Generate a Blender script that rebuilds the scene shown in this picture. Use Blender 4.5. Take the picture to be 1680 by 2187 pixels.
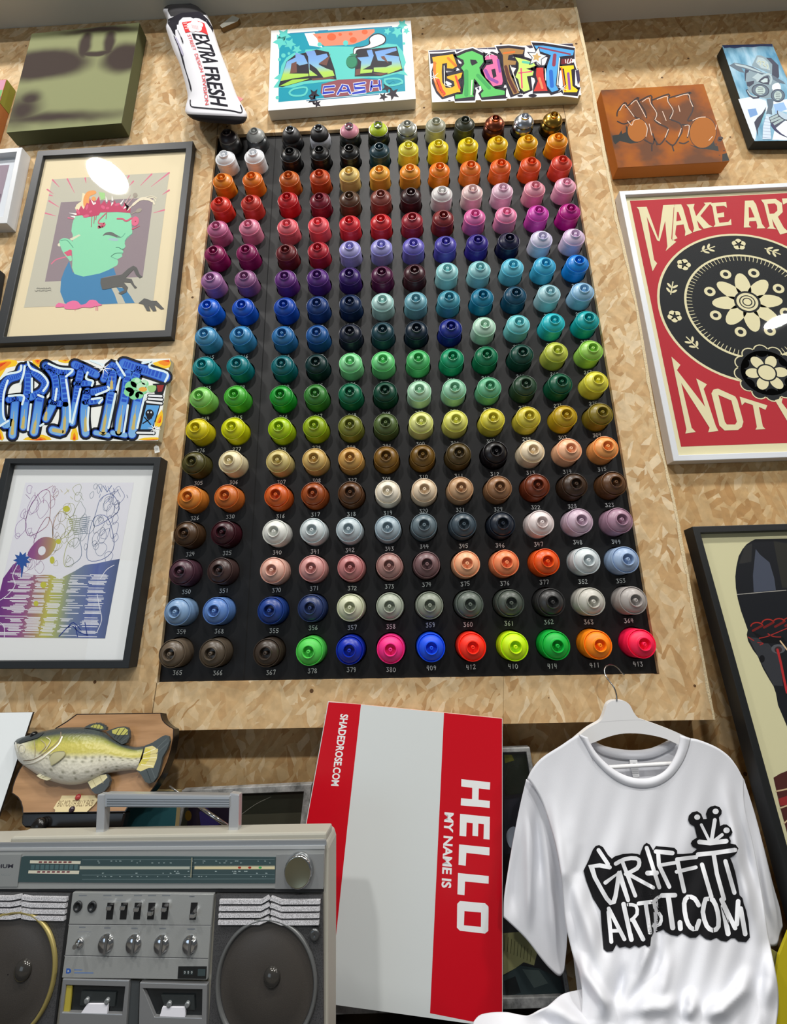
import bpy, bmesh, math, random
from mathutils import Vector, Matrix
from mathutils.geometry import tessellate_polygon

# ------------------------------------------------------------------ camera, light, exposure
S = bpy.context.scene
COL = S.collection
for o in list(bpy.data.objects):
    bpy.data.objects.remove(o)
PITCH, YAW, ROLL, FPX = 0.23646, -0.02469, -0.02569, 850.0
CAMZ = 1.5
cp, sp, cy_, sy_ = math.cos(PITCH), math.sin(PITCH), math.cos(YAW), math.sin(YAW)
FW = Vector((sy_*cp, cy_*cp, sp)); RT0 = Vector((cy_, -sy_, 0)); UP0 = RT0.cross(FW)
RT = math.cos(ROLL)*RT0 + math.sin(ROLL)*UP0
UP = -math.sin(ROLL)*RT0 + math.cos(ROLL)*UP0
CAM = Vector((0, 0, CAMZ))
cd = bpy.data.cameras.new('camera'); cam = bpy.data.objects.new('camera', cd); COL.objects.link(cam)
cd.sensor_fit = 'HORIZONTAL'; cd.sensor_width = 36.0; cd.lens = FPX/1680*36.0
cd.clip_start = 0.01; cd.clip_end = 60
m = Matrix.Identity(4)
for i in range(3):
    m[i][0], m[i][1], m[i][2], m[i][3] = RT[i], UP[i], -FW[i], CAM[i]
cam.matrix_world = m
S.camera = cam
S.view_settings.view_transform = 'Standard'; S.view_settings.look = 'None'
S.view_settings.exposure = -0.68; S.view_settings.gamma = 1.0; S.view_settings.use_curve_mapping = False
W = bpy.data.worlds.new('world'); S.world = W; W.use_nodes = True
W.node_tree.nodes['Background'].inputs[0].default_value = (0.93, 0.97, 1.0, 1)
W.node_tree.nodes['Background'].inputs[1].default_value = 0.17

def area_light(name, loc, target, size, power, col, shape='DISK', size_y=None):
    l = bpy.data.lights.new(name, 'AREA'); l.shape = shape; l.size = size
    if size_y: l.size_y = size_y
    l.energy = power; l.color = col
    o = bpy.data.objects.new(name, l); COL.objects.link(o); o.location = loc
    d = Vector(target)-Vector(loc)
    o.rotation_euler = d.to_track_quat('-Z', 'Y').to_euler()
    return o
LAMPS = [(Vector((-2.00, -0.38, CAMZ+3.0)), 85.0), (Vector((0.10, -0.38, CAMZ+3.0)), 64.0), (Vector((2.05, -0.38, CAMZ+3.0)), 85.0),
         (Vector((-1.20, -2.10, CAMZ+3.0)), 105.0), (Vector((0.90, -2.10, CAMZ+3.0)), 105.0), (Vector((4.25, -2.10, CAMZ+3.0)), 105.0)]  # rear inner pair and front middle lamp: fill added against the light's falloff
for LP, PW in LAMPS:
    area_light('lamp_light', LP, LP+Vector((0, 0.001, -1)), 0.24, PW, (1.0, 0.97, 0.93))
area_light('shop_window_light', (-2.2, -2.4, CAMZ-0.2), (0.5, 0.8, CAMZ-0.4), 1.6, 17.0, (0.66, 0.82, 1.0), 'RECTANGLE', 1.4)

# ------------------------------------------------------------------ helpers
def lin(c):
    c = c/255.0
    return c/12.92 if c <= 0.04045 else ((c+0.055)/1.055)**2.4
def hexrgb(h):
    return (int(h[0:2], 16), int(h[2:4], 16), int(h[4:6], 16))
MC = {}
def mat(rgb, rough=0.6, metal=0.0, spec=0.5, name=None, bump=0.0, bscale=200.0, var=0.0, coat=0.0):
    if isinstance(rgb, str): rgb = hexrgb(rgb)
    key = (tuple(rgb), rough, metal, spec, bump, bscale, var, coat)
    if key in MC: return MC[key]
    M = bpy.data.materials.new(name or 'finish'); M.use_nodes = True
    nt = M.node_tree; b = nt.nodes['Principled BSDF']
    c = (lin(rgb[0]), lin(rgb[1]), lin(rgb[2]), 1)
    b.inputs['Base Color'].default_value = c
    b.inputs['Roughness'].default_value = rough; b.inputs['Metallic'].default_value = metal
    b.inputs['Specular IOR Level'].default_value = spec
    if coat: b.inputs['Coat Weight'].default_value = coat
    if bump or var:
        tc = nt.nodes.new('ShaderNodeTexCoord'); nz = nt.nodes.new('ShaderNodeTexNoise')
        nz.inputs['Scale'].default_value = bscale; nz.inputs['Detail'].default_value = 3
        nt.links.new(tc.outputs['Object'], nz.inputs['Vector'])
        if bump:
            bp = nt.nodes.new('ShaderNodeBump'); bp.inputs['Strength'].default_value = bump
            bp.inputs['Distance'].default_value = 0.002
            nt.links.new(nz.outputs['Fac'], bp.inputs['Height']); nt.links.new(bp.outputs['Normal'], b.inputs['Normal'])
        if var:
            mx = nt.nodes.new('ShaderNodeMix'); mx.data_type = 'RGBA'
            mx.inputs['A'].default_value = [x*(1-var) for x in c[:3]]+[1]
            mx.inputs['B'].default_value = [min(1, x*(1+var)) for x in c[:3]]+[1]
            nt.links.new(nz.outputs['Fac'], mx.inputs['Factor']); nt.links.new(mx.outputs['Result'], b.inputs['Base Color'])
    MC[key] = M
    return M
def Z(ox, oy, s):
    def f(*pts): return [(ox+x/s, oy+y/s) for x, y in pts]
    return f
def ray(px, py):
    return (FW + RT*((px-840.0)/FPX) - UP*((py-1093.5)/FPX))
def at(px, py, Y):
    d = ray(px, py); return CAM + d*(Y/d.y)
class Plane:
    """a flat surface standing in the shop: origin and unit normal facing the room"""
    def __init__(s, o, n): s.o = Vector(o); s.n = Vector(n).normalized()
    def pt(s, p, lift=0.0):
        if len(p) == 3: return Vector(p)+s.n*lift
        d = ray(*p); o = s.o+s.n*lift
        return CAM + d*((o-CAM).dot(s.n)/d.dot(s.n))
def wallplane(Y): return Plane((0, Y, CAMZ), (0, -1, 0))
def leanplane(px, py, Y, dYdx, dYdz):
    return Plane(at(px, py, Y), (dYdx, -1, dYdz))
def to_height(pl, a, b, z):
    """point of the surface where the measured edge a-b, carried on, reaches height z"""
    A, B = pl.pt(a), pl.pt(b); t = (z-A.z)/(B.z-A.z)
    return tuple(A+(B-A)*t)
def spline(pts, n=6, closed=False):
    P = [Vector(p) for p in pts]; N = len(P); out = []
    rng = range(N) if closed else range(N-1)
    for i in rng:
        if closed: a, b, c, d = P[i-1], P[i], P[(i+1) % N], P[(i+2) % N]
        else: a, b, c, d = P[max(i-1, 0)], P[i], P[i+1], P[min(i+2, N-1)]
        for k in range(n):
            t = k/n
            out.append(0.5*((2*b)+(c-a)*t+(2*a-5*b+4*c-d)*t*t+(3*b-a-3*c+d)*t*t*t))
    if not closed: out.append(P[-1])
    return [tuple(v) for v in out]
def ribbon(pts, w, closed=False, cap=True):
    """outline quads of a brush stroke through 2D points"""
    P = [Vector(p) for p in pts]; N = len(P); ws = w if isinstance(w, (list, tuple)) else [w]*N
    L, R = [], []
    for i in range(N):
        if closed: t = P[(i+1) % N]-P[i-1]
        else: t = P[min(i+1, N-1)]-P[max(i-1, 0)]
        if t.length < 1e-9: t = Vector((1, 0))
        t.normalize(); nrm = Vector((-t.y, t.x))
        k = 1.0
        if 0 < i < N-1 or closed:
            a = (P[i]-P[i-1]); 
            if a.length > 1e-9:
                a.normalize(); c = abs(a.dot(t)); k = min(1/max(c, 0.35), 1.6)
        L.append(P[i]+nrm*ws[i]*0.5*k); R.append(P[i]-nrm*ws[i]*0.5*k)
    quads = []
    for i in range(N if closed else N-1):
        j = (i+1) % N
        quads.append([L[i], L[j], R[j], R[i]])
    if cap and not closed:
        for e, q in ((0, 1), (N-1, N-2)):
            d = (P[e]-P[q])
            if d.length < 1e-9: continue
            a0 = math.atan2(d.y, d.x); r = ws[e]*0.5
            quads.append([P[e]+Vector((math.cos(a0-1.571+k*3.1416/6), math.sin(a0-1.571+k*3.1416/6)))*r for k in range(7)])
    return [[tuple(v) for v in q] for q in quads]
def ell(c, rx, ry=None, n=24, rot=0.0):
    ry = rx if ry is None else ry
    cr, sr = math.cos(rot), math.sin(rot); out = []
    for k in range(n):
        a = 2*math.pi*k/n; x, y = rx*math.cos(a), ry*math.sin(a)
        out.append((c[0]+x*cr-y*sr, c[1]+x*sr+y*cr))
    return out
def star(c, r, r2, n=5, rot=0.0):
    return [(c[0]+(r if k % 2 == 0 else r2)*math.cos(rot+k*math.pi/n), c[1]+(r if k % 2 == 0 else r2)*math.sin(rot+k*math.pi/n)) for k in range(2*n)]
def rectquad(q, u0, v0, u1, v1):
    """sub-rectangle of a quad (TL,TR,BR,BL) by bilinear weights"""
    TL, TR, BR, BL = [Vector(p) for p in q]
    f = lambda u, v: tuple((TL*(1-u)+TR*u)*(1-v)+(BL*(1-u)+BR*u)*v)
    return [f(u0, v0), f(u1, v0), f(u1, v1), f(u0, v1)]

class MB:
    """collects faces and links them as ONE mesh object"""
    def __init__(s): s.v = []; s.f = []; s.m = []; s.mats = []; s.sm = []; s.col = None
    def mi(s, M):
        if M not in s.mats: s.mats.append(M)
        return s.mats.index(M)
    def face(s, pts, M, smooth=False):
        b = len(s.v); s.v += [Vector(p) for p in pts]
        s.f.append(list(range(b, b+len(pts)))); s.m.append(s.mi(M)); s.sm.append(smooth)
    def tri(s, loops, M):
        flat = [p for l in loops for p in l]
        b = len(s.v); s.v += [Vector(p) for p in flat]
        for t in tessellate_polygon([[Vector(p) for p in l] for l in loops]):
            s.f.append([b+i for i in t]); s.m.append(s.mi(M)); s.sm.append(False)
    def prism(s, front, back, M, Mside=None, holes=(), hback=()):
        s.tri([front]+list(holes), M); s.tri([back]+list(hback), Mside or M)
        for fr, bk in [(front, back)]+list(zip(holes, hback)):
            n = len(fr)
            for i in range(n):
                j = (i+1) % n
                s.face([fr[i], fr[j], bk[j], bk[i]], Mside or M)
    def slab(s, pl, pts, depth, M, lift=0.0, Mside=None, holes=()):
        fr = [pl.pt(p, lift) for p in pts]; bk = [p-pl.n*depth for p in fr]
        hf = [[pl.pt(p, lift) for p in h] for h in holes]; hb = [[p-pl.n*depth for p in h] for h in hf]
        s.prism(fr, bk, M, Mside, hf, hb)
    def box(s, c, ax, ay, az, M):
        """box by centre and three half-axis vectors"""
        c, ax, ay, az = map(Vector, (c, ax, ay, az))
        P = lambda i, j, k: c+ax*i+ay*j+az*k
        for q in (((-1,-1,-1),(1,-1,-1),(1,1,-1),(-1,1,-1)), ((-1,-1,1),(1,-1,1),(1,1,1),(-1,1,1)),
                  ((-1,-1,-1),(1,-1,-1),(1,-1,1),(-1,-1,1)), ((-1,1,-1),(1,1,-1),(1,1,1),(-1,1,1)),
                  ((-1,-1,-1),(-1,1,-1),(-1,1,1),(-1,-1,1)), ((1,-1,-1),(1,1,-1),(1,1,1),(1,-1,1))):
            s.face([P(*t) for t in q], M)
    def grid(s, rows, M, smooth=True, closed=False):
        nr, nc = len(rows), len(rows[0]); b = len(s.v)
        for r in rows: s.v += [Vector(p) for p in r]
        mi = s.mi(M)
        for i in range(nr-1):
            for j in range(nc if closed else nc-1):
                k = (j+1) % nc
                s.f.append([b+i*nc+j, b+i*nc+k, b+(i+1)*nc+k, b+(i+1)*nc+j]); s.m.append(mi); s.sm.append(smooth)
    def lathe(s, o, axis, prof, M, n=32, smooth=True):
        """prof: list of (radius, distance along axis)"""
        axis = Vector(axis).normalized(); u = axis.orthogonal().normalized(); w = axis.cross(u); o = Vector(o)
        rows = [[o+axis*h+(u*math.cos(2*math.pi*k/n)+w*math.sin(2*math.pi*k/n))*max(r, 1e-5) for k in range(n)] for r, h in prof]
        s.grid(rows, M, smooth, True)
    def tube(s, pts, r, M, n=10, caps=True):
        P = [Vector(p) for p in pts]; rows = []; up = None
        for i, p in enumerate(P):
            t = (P[min(i+1, len(P)-1)]-P[max(i-1, 0)]).normalized()
            u = t.orthogonal().normalized() if up is None else (up-t*up.dot(t)).normalized()
            up = u; w = t.cross(u); rr = r[i] if isinstance(r, (list, tuple)) else r
            rows.append([p+(u*math.cos(2*math.pi*k/n)+w*math.sin(2*math.pi*k/n))*rr for k in range(n)])
        s.grid(rows, M, True, True)
        if caps: s.face(rows[0], M); s.face(rows[-1], M)
    def build(s, name, parent=None, merge=True, autosmooth=None, fixn=True):
        me = bpy.data.meshes.new(name); me.from_pydata([tuple(v) for v in s.v], [], s.f)
        for M in s.mats: me.materials.append(M)
        me.polygons.foreach_set('material_index', s.m); me.polygons.foreach_set('use_smooth', s.sm)
        if merge:
            bm = bmesh.new(); bm.from_mesh(me); bmesh.ops.remove_doubles(bm, verts=bm.verts, dist=1e-6)
            if fixn: bmesh.ops.recalc_face_normals(bm, faces=bm.faces)
            bm.to_mesh(me); bm.free()
        if autosmooth: me.set_sharp_from_angle(angle=autosmooth)
        me.update()
        o = bpy.data.objects.new(name, me); COL.objects.link(o)
        if parent:
            o.parent = parent
            o.matrix_parent_inverse = Matrix.Translation(-parent.location)
        return o
def thing(name, loc, label, cat, group=None):
    o = bpy.data.objects.new(name, None); COL.objects.link(o); o.location = loc
    o.empty_display_size = 0.05
    o['label'] = label; o['category'] = cat
    if group: o['group'] = group
    return o
def tag(o, label, cat, group=None):
    o['label'] = label; o['category'] = cat
    if group: o['group'] = group
    return o
def struct(o):
    o['kind'] = 'structure'; return o
def bevel(o, w, seg=2):
    md = o.modifiers.new('bevel', 'BEVEL'); md.width = w; md.segments = seg; md.limit_method = 'ANGLE'; md.angle_limit = 0.6
    return o

FONTC = {}
def glyphs(text, bold=0.0):
    """triangles of a line of lettering in a unit box (0..1, 0..1), y up"""
    if (text, bold) in FONTC: return FONTC[(text, bold)]
    cu = bpy.data.curves.new('lettering', 'FONT'); cu.body = text; cu.offset = bold; cu.resolution_u = 3
    ob = bpy.data.objects.new('lettering', cu); COL.objects.link(ob)
    dg = bpy.context.evaluated_depsgraph_get(); me = ob.evaluated_get(dg).to_mesh()
    me.calc_loop_triangles()
    vs = [v.co.copy() for v in me.vertices]; tr = [[vs[i] for i in t.vertices] for t in me.loop_triangles]
    x0, x1 = min(v.x for v in vs), max(v.x for v in vs); y0, y1 = min(v.y for v in vs), max(v.y for v in vs)
    res = [[((v.x-x0)/(x1-x0), (v.y-y0)/(y1-y0)) for v in t] for t in tr]
    ob.evaluated_get(dg).to_mesh_clear(); bpy.data.objects.remove(ob); bpy.data.curves.remove(cu)
    FONTC[(text, bold)] = res
    return res

class Art:
    """paint, print and lettering laid on a surface; pixel-measured outlines are carried onto the real surface"""
    STEP = 0.000012
    def __init__(s, surf, rough=0.6, spec=0.15): s.pt = surf.pt if isinstance(surf, Plane) else surf; s.mb = MB(); s.k = 1; s.rough = rough; s.spec = spec; s.maxe = None
    def M(s, c): return c if isinstance(c, bpy.types.Material) else mat(c, s.rough, 0, s.spec, 'paint')
    def _tri(s, loops, M, lift):
        if s.maxe is None:
            s.mb.tri([[s.pt(p, lift) for p in l] for l in loops], M); return
        flat = [p for l in loops for p in l]
        tris = [[Vector(flat[i][:2]) for i in t] for t in tessellate_polygon([[Vector((p[0], p[1], 0)) for p in l] for l in loops])]
        while tris:
            a, b, c = tris.pop()
            e = [(a-b).length, (b-c).length, (c-a).length]; mx = max(e)
            if mx > s.maxe:
                i = e.index(mx)
                if i == 1: a, b, c = b, c, a
                elif i == 2: a, b, c = c, a, b
                mm = (a+b)/2; tris += [[a, mm, c], [mm, b, c]]
            else: s.mb.face([s.pt(tuple(p), lift) for p in (a, b, c)], M)
    def up(s): s.k += 1; return s
    def fill(s, c, pts, smooth=0, holes=(), up=True):
        if smooth: pts = spline(pts, smooth, True)
        s._tri([pts]+list(holes), s.M(c), s.k*s.STEP)
        if up: s.k += 1
    def stroke(s, c, pts, w, smooth=0, closed=False, up=True, cap=True):
        if smooth:
            if isinstance(w, (list, tuple)):
                n0 = len(pts); pts2 = spline(pts, smooth, closed); w = [w[min(int(i*(n0-1)/(len(pts2)-1)), n0-1)] for i in range(len(pts2))]; pts = pts2
            else: pts = spline(pts, smooth, closed)
        for q in ribbon(pts, w, closed, cap): s._tri([q], s.M(c), s.k*s.STEP)
        if up: s.k += 1
    def text(s, c, text, q, bold=0.0, up=True):
        """q: lettering box corners TL, TR, BR, BL as read"""
        TL, TR, BR, BL = [Vector(p) for p in q]
        f = lambda u, v: tuple((BL*(1-u)+BR*u)*(1-v)+(TL*(1-u)+TR*u)*v)
        for t in glyphs(text, bold): s._tri([[f(*p) for p in t]], s.M(c), s.k*s.STEP)
        if up: s.k += 1
    def build(s, name, parent): return s.mb.build(name, parent, merge=False)

def nodemat(name, fn):
    M = bpy.data.materials.new(name); M.use_nodes = True
    fn(M.node_tree, M.node_tree.nodes['Principled BSDF']); return M
def N(nt, typ, **kw):
    n = nt.nodes.new(typ)
    for k, v in kw.items(): setattr(n, k, v)
    return n
def glassmat():
    M = bpy.data.materials.new('picture_glass'); M.use_nodes = True; nt = M.node_tree
    nt.nodes.remove(nt.nodes['Principled BSDF'])
    tr = N(nt, 'ShaderNodeBsdfTransparent'); gl = N(nt, 'ShaderNodeBsdfGlossy'); gl.inputs['Roughness'].default_value = 0.02
    fr = N(nt, 'ShaderNodeFresnel'); ge = N(nt, 'ShaderNodeNewGeometry'); mr = N(nt, 'ShaderNodeMapRange'); mr.inputs['To Min'].default_value = 1.36; mr.inputs['To Max'].default_value = 1/1.36
    nt.links.new(ge.outputs['Backfacing'], mr.inputs['Value']); nt.links.new(mr.outputs[0], fr.inputs['IOR']); mx = N(nt, 'ShaderNodeMixShader')
    nt.links.new(fr.outputs[0], mx.inputs[0]); nt.links.new(tr.outputs[0], mx.inputs[1]); nt.links.new(gl.outputs[0], mx.inputs[2])
    nt.links.new(mx.outputs[0], nt.nodes['Material Output'].inputs['Surface']); return M
GLASS = glassmat()
def osb(name, tint=(1, 1, 1), shift=0.0):
    def fn(nt, b):
        L = nt.links.new
        tc = N(nt, 'ShaderNodeTexCoord'); sx = N(nt, 'ShaderNodeSeparateXYZ'); L(tc.outputs['Object'], sx.inputs[0])
        def flakes(rot, sx_, sz_, seed):
            cb = N(nt, 'ShaderNodeCombineXYZ'); L(sx.outputs['X'], cb.inputs['X']); L(sx.outputs['Z'], cb.inputs['Y'])
            mp = N(nt, 'ShaderNodeMapping'); mp.inputs['Rotation'].default_value = (0, 0, rot)
            mp.inputs['Location'].default_value = (seed+shift, seed*0.7, 0); L(cb.outputs[0], mp.inputs[0])
            nz = N(nt, 'ShaderNodeTexNoise', noise_dimensions='2D'); nz.inputs['Scale'].default_value = 14; nz.inputs['Detail'].default_value = 3
            L(mp.outputs[0], nz.inputs['Vector'])
            ad = N(nt, 'ShaderNodeVectorMath', operation='MULTIPLY_ADD'); ad.inputs[1].default_value = (0.03, 0.022, 0)
            L(nz.outputs['Color'], ad.inputs[0]); L(mp.outputs[0], ad.inputs[2])
            m2 = N(nt, 'ShaderNodeVectorMath', operation='MULTIPLY'); m2.inputs[1].default_value = (sx_, sz_, 1); L(ad.outputs[0], m2.inputs[0])
            vo = N(nt, 'ShaderNodeTexVoronoi', voronoi_dimensions='2D'); vo.inputs['Scale'].default_value = 1.0; L(m2.outputs[0], vo.inputs['Vector'])
            cs = N(nt, 'ShaderNodeSeparateColor'); L(vo.outputs['Color'], cs.inputs[0])
            return cs
        ramp_cols = [(0.0, (180, 142, 96)), (0.1, (194, 158, 112)), (0.35, (202, 170, 125)), (0.6, (207, 177, 133)), (0.85, (213, 187, 146)), (1.0, (224, 203, 168))]
        def ramp(inp):
            r = N(nt, 'ShaderNodeValToRGB'); e = r.color_ramp.elements
            while len(e) < len(ramp_cols): e.new(0.5)
            for i, (p, c) in enumerate(ramp_cols):
                e[i].position = p; e[i].color = (lin(c[0])*tint[0], lin(c[1])*tint[1], lin(c[2])*tint[2], 1)
            L(inp, r.inputs[0]); return r
        A = flakes(0.45, 13, 42, 3.1); B = flakes(-0.65, 15, 58, 7.7); C = flakes(1.25, 17, 70, 11.3); D = flakes(2.2, 26, 120, 17.9)
        ra, rb, rc, rd = ramp(A.outputs['Red']), ramp(B.outputs['Red']), ramp(C.outputs['Red']), ramp(D.outputs['Red'])
        def over(lo, hi, key, th):
            gt = N(nt, 'ShaderNodeMath', operation='GREATER_THAN'); gt.inputs[1].default_value = th; L(key, gt.inputs[0])
            mx = N(nt, 'ShaderNodeMix', data_type='RGBA'); mx.clamp_factor = True; L(gt.outputs[0], mx.inputs['Factor']); L(lo, mx.inputs['A']); L(hi, mx.inputs['B']); return mx.outputs['Result']
        c = over(ra.outputs[0], rb.outputs[0], B.outputs['Green'], 0.5)
        c = over(c, rc.outputs[0], C.outputs['Green'], 0.58); c = over(c, rd.outputs[0], D.outputs['Green'], 0.72)
        # fine grain along the strands and dark specks
        nz = N(nt, 'ShaderNodeTexNoise'); nz.inputs['Scale'].default_value = 55; nz.inputs['Detail'].default_value = 5; L(tc.outputs['Object'], nz.inputs['Vector'])
        mr = N(nt, 'ShaderNodeMapRange'); mr.inputs['From Min'].default_value = 0.3; mr.inputs['From Max'].default_value = 0.7
        mr.inputs['To Min'].default_value = 0.86; mr.inputs['To Max'].default_value = 1.1; L(nz.outputs['Fac'], mr.inputs['Value'])
        vm = N(nt, 'ShaderNodeVectorMath', operation='SCALE'); L(c, vm.inputs[0]); L(mr.outputs[0], vm.inputs['Scale'])
        vo = N(nt, 'ShaderNodeTexVoronoi'); vo.inputs['Scale'].default_value = 17; L(tc.outputs['Object'], vo.inputs['Vector'])
        lt = N(nt, 'ShaderNodeMath', operation='LESS_THAN'); lt.inputs[1].default_value = 0.07; L(vo.outputs['Distance'], lt.inputs[0])
        cs = N(nt, 'ShaderNodeSeparateColor'); L(vo.outputs['Color'], cs.inputs[0])
        g2 = N(nt, 'ShaderNodeMath', operation='GREATER_THAN'); g2.inputs[1].default_value = 0.55; L(cs.outputs[0], g2.inputs[0])
        mu = N(nt, 'ShaderNodeMath', operation='MULTIPLY'); L(lt.outputs[0], mu.inputs[0]); L(g2.outputs[0], mu.inputs[1])
        mx = N(nt, 'ShaderNodeMix', data_type='RGBA'); mx.inputs['B'].default_value = (0.12, 0.06, 0.025, 1); L(mu.outputs[0], mx.inputs['Factor']); L(vm.outputs[0], mx.inputs['A'])
        L(mx.outputs['Result'], b.inputs['Base Color'])
        b.inputs['Roughness'].default_value = 0.7; b.inputs['Specular IOR Level'].default_value = 0.15
        bp = N(nt, 'ShaderNodeBump'); bp.inputs['Strength'].default_value = 0.25; bp.inputs['Distance'].default_value = 0.002
        L(A.outputs['Blue'], bp.inputs['Height']); L(bp.outputs['Normal'], b.inputs['Normal'])
    return nodemat(name, fn)
BLACK = mat('16181B', 0.45); CHROME = mat('C8CACC', 0.12, 1.0, name='chrome')
# ------------------------------------------------------------------ the room
YP, YB, YR, YN = 0.880, 0.889, 0.950, 0.8474
OSB1 = osb('strand_board'); OSB2 = osb('strand_board_wall', (0.92, 0.87, 0.78), 5.0)
mb = MB(); mb.slab(Plane((0, YR, 0), (0, -1, 0)), [(-3, YR, 0), (3, YR, 0), (3, YR, CAMZ+1.925), (-3, YR, CAMZ+1.925)], 0.05, OSB2)
struct(mb.build('wall_back'))
mb = MB(); CE = mat('DCDED6', 0.9, name='ceiling_paint', bump=0.1, bscale=60)
zc = CAMZ+1.925
mb.box((0, 0.85, zc+0.6), (3, 0, 0), (0, 0.15, 0), (0, 0, 0.6), CE)
struct(mb.build('trim_3'))
zh = CAMZ+3.12; mb = MB()
mb.box((0, -1.5, zh+.03), (5, 0, 0), (0, 2.5, 0), (0, 0, 0.03), CE); struct(mb.build('ceiling'))
mb = MB(); FL = mat('6E6A64', 0.6, name='floor_vinyl', var=0.12, bscale=8)
mb.face([(-5, -4, 0), (5, -4, 0), (5, 1, 0), (-5, 1, 0)], FL); struct(mb.build('floor'))
# raised strand-board front around the can display
edge = [(1228, 0), (1248, 89), (1277, 238), (1296, 342), (1318, 461), (1331, 514), (1363, 664), (1395, 856), (1417, 968), (1442, 1076), (1470, 1226), (1489, 1332), (1527, 1537)]
pp = wallplane(YP)
eW = [tuple(pp.pt(p)) for p in edge]
zb = pp.pt((388, 1560)).z
hole = [(463, 289), (1208, 253), (1408, 1440), (335, 1458)]
hw = [pp.pt(p) for p in hole]; g_ = 0.016
def sheet(name, poly, cut):
    mb = MB(); mb.slab(pp, [tuple(v) for v in poly], 0.0085, OSB1)
    mb.slab(pp, [tuple(v) for v in cut], YR-YP-0.0095, OSB1, lift=-0.0085)
    return struct(mb.build(name, merge=True))
V = lambda x, z: Vector((x, YP, z))
xL, xR = hw[0].x, hw[1].x; ztop, zbot = hw[0].z, hw[2].z; zq = zc-0.002
eV = [Vector(e) for e in eW]
sheet('wall_left', [V(-2.4, zb), V(-2.4, zq), V(xL, zq), hw[0], hw[3], V(hw[3].x, zb)], [V(-2.4, zb), V(-2.4, zq), V(xL-g_, zq), V(xL-g_, zb)])
sheet('wall_right', [V(xR, zq), V(eV[0].x+.001, zq)]+eV+[V(hw[2].x, eV[-1].z), hw[2], hw[1]], [V(xR+g_, zq), V(eV[0].x+.001, zq)]+eV+[V(xR+g_, eV[-1].z)])
sheet('wall_upper', [V(xL, zq), V(xR, zq), hw[1], hw[0]], [V(xL-g_+.0002, zq), V(xR+g_-.0002, zq), V(xR+g_-.0002, ztop+g_), V(xL-g_+.0002, ztop+g_)])
sheet('wall_lower', [hw[3], hw[2], V(hw[2].x, eV[-1].z), V(hw[3].x, zb)], [V(xL-g_+.0002, zbot-g_), V(xR+g_-.0002, zbot-g_), V(xR+g_-.0002, eV[-1].z), V(xL-g_+.0002, zb)])
RAW = mat('D8C6A0', 0.9, name='raw_board_edge', bump=0.6, bscale=300, var=0.25)
mb = MB(); rnd = random.Random(4)
E2 = spline(edge, 8); prev = None
for i in range(len(E2)-1):
    a, b = E2[i], E2[i+1]
    w = [4.5+rnd.random()*3.5 for _ in range(2)] if prev is None else [prev, 4.5+rnd.random()*3.5]
    prev = w[1]
    mb.face([pp.pt((a[0]-w[0], a[1]), .0006), pp.pt((b[0]-w[1], b[1]), .0006), pp.pt(b, .0006), pp.pt(a, .0006)], RAW)
struct(mb.build('trim_1', merge=False))
# thin joints between the sheets
SEAM = mat('5A4528', 0.9)
a = Art(pp)
a.stroke(SEAM, [(335, 1458), (330, 1490), (325, 1524), (322, 1557)], 1.6, cap=False)
a.stroke(SEAM, [(463, 289), (467, 255), (471, 220)], 1.2, cap=False)
a.stroke(SEAM, [(1208, 253), (1204, 236), (1200, 215)], 1.2, cap=False)
a.stroke(mat('8A7048', 0.9), [(1075, 1445), (1074, 1552)], 0.9, cap=False)
struct(a.build('trim_2', None))
# counter below the display
mb = MB(); CT = mat('1C1B1C', 0.5, name='counter_top', var=0.2, bscale=30)
zk = CAMZ-0.71
mb.box((0, 0.70, zk-0.02), (2.4, 0, 0), (0, 0.245, 0), (0, 0, 0.02), CT)
counter = mb.build('counter'); tag(counter, 'dark counter top along the wall under the radio and shirt', 'counter')
mb = MB(); mb.box((0, 0.72, (zk-0.04)/2), (2.35, 0, 0), (0, 0.2, 0), (0, 0, (zk-0.04)/2), mat('3A342E', 0.6)); mb.build('base_cabinet', counter)
# ceiling lamps; front middle and inner rear pair added to even the light
for i, (LP, lab) in enumerate(zip([l[0] for l in LAMPS], ('above the left pictures', 'added above the can board to even the light', 'above the right pictures', 'added as fill left of the middle, in the row behind', 'added as fill right of the middle, in the row behind', 'far right, in the row behind'))):
    t = thing('ceiling_lamp', (LP.x, LP.y, zh), 'round white ceiling lamp '+lab, 'lamp')
    mb = MB(); h = zh-LP.z
    mb.lathe((LP.x, LP.y, zh), (0, 0, -1), [(0.001, 0.0), (0.125, 0.0), (0.13, 0.02), (0.13, h+0.006), (0.122, h+0.006), (0.121, h-0.006), (0.001, h-0.006)], mat('E4E4E2', 0.4)); mb.build('lamp_housing', t)
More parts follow.
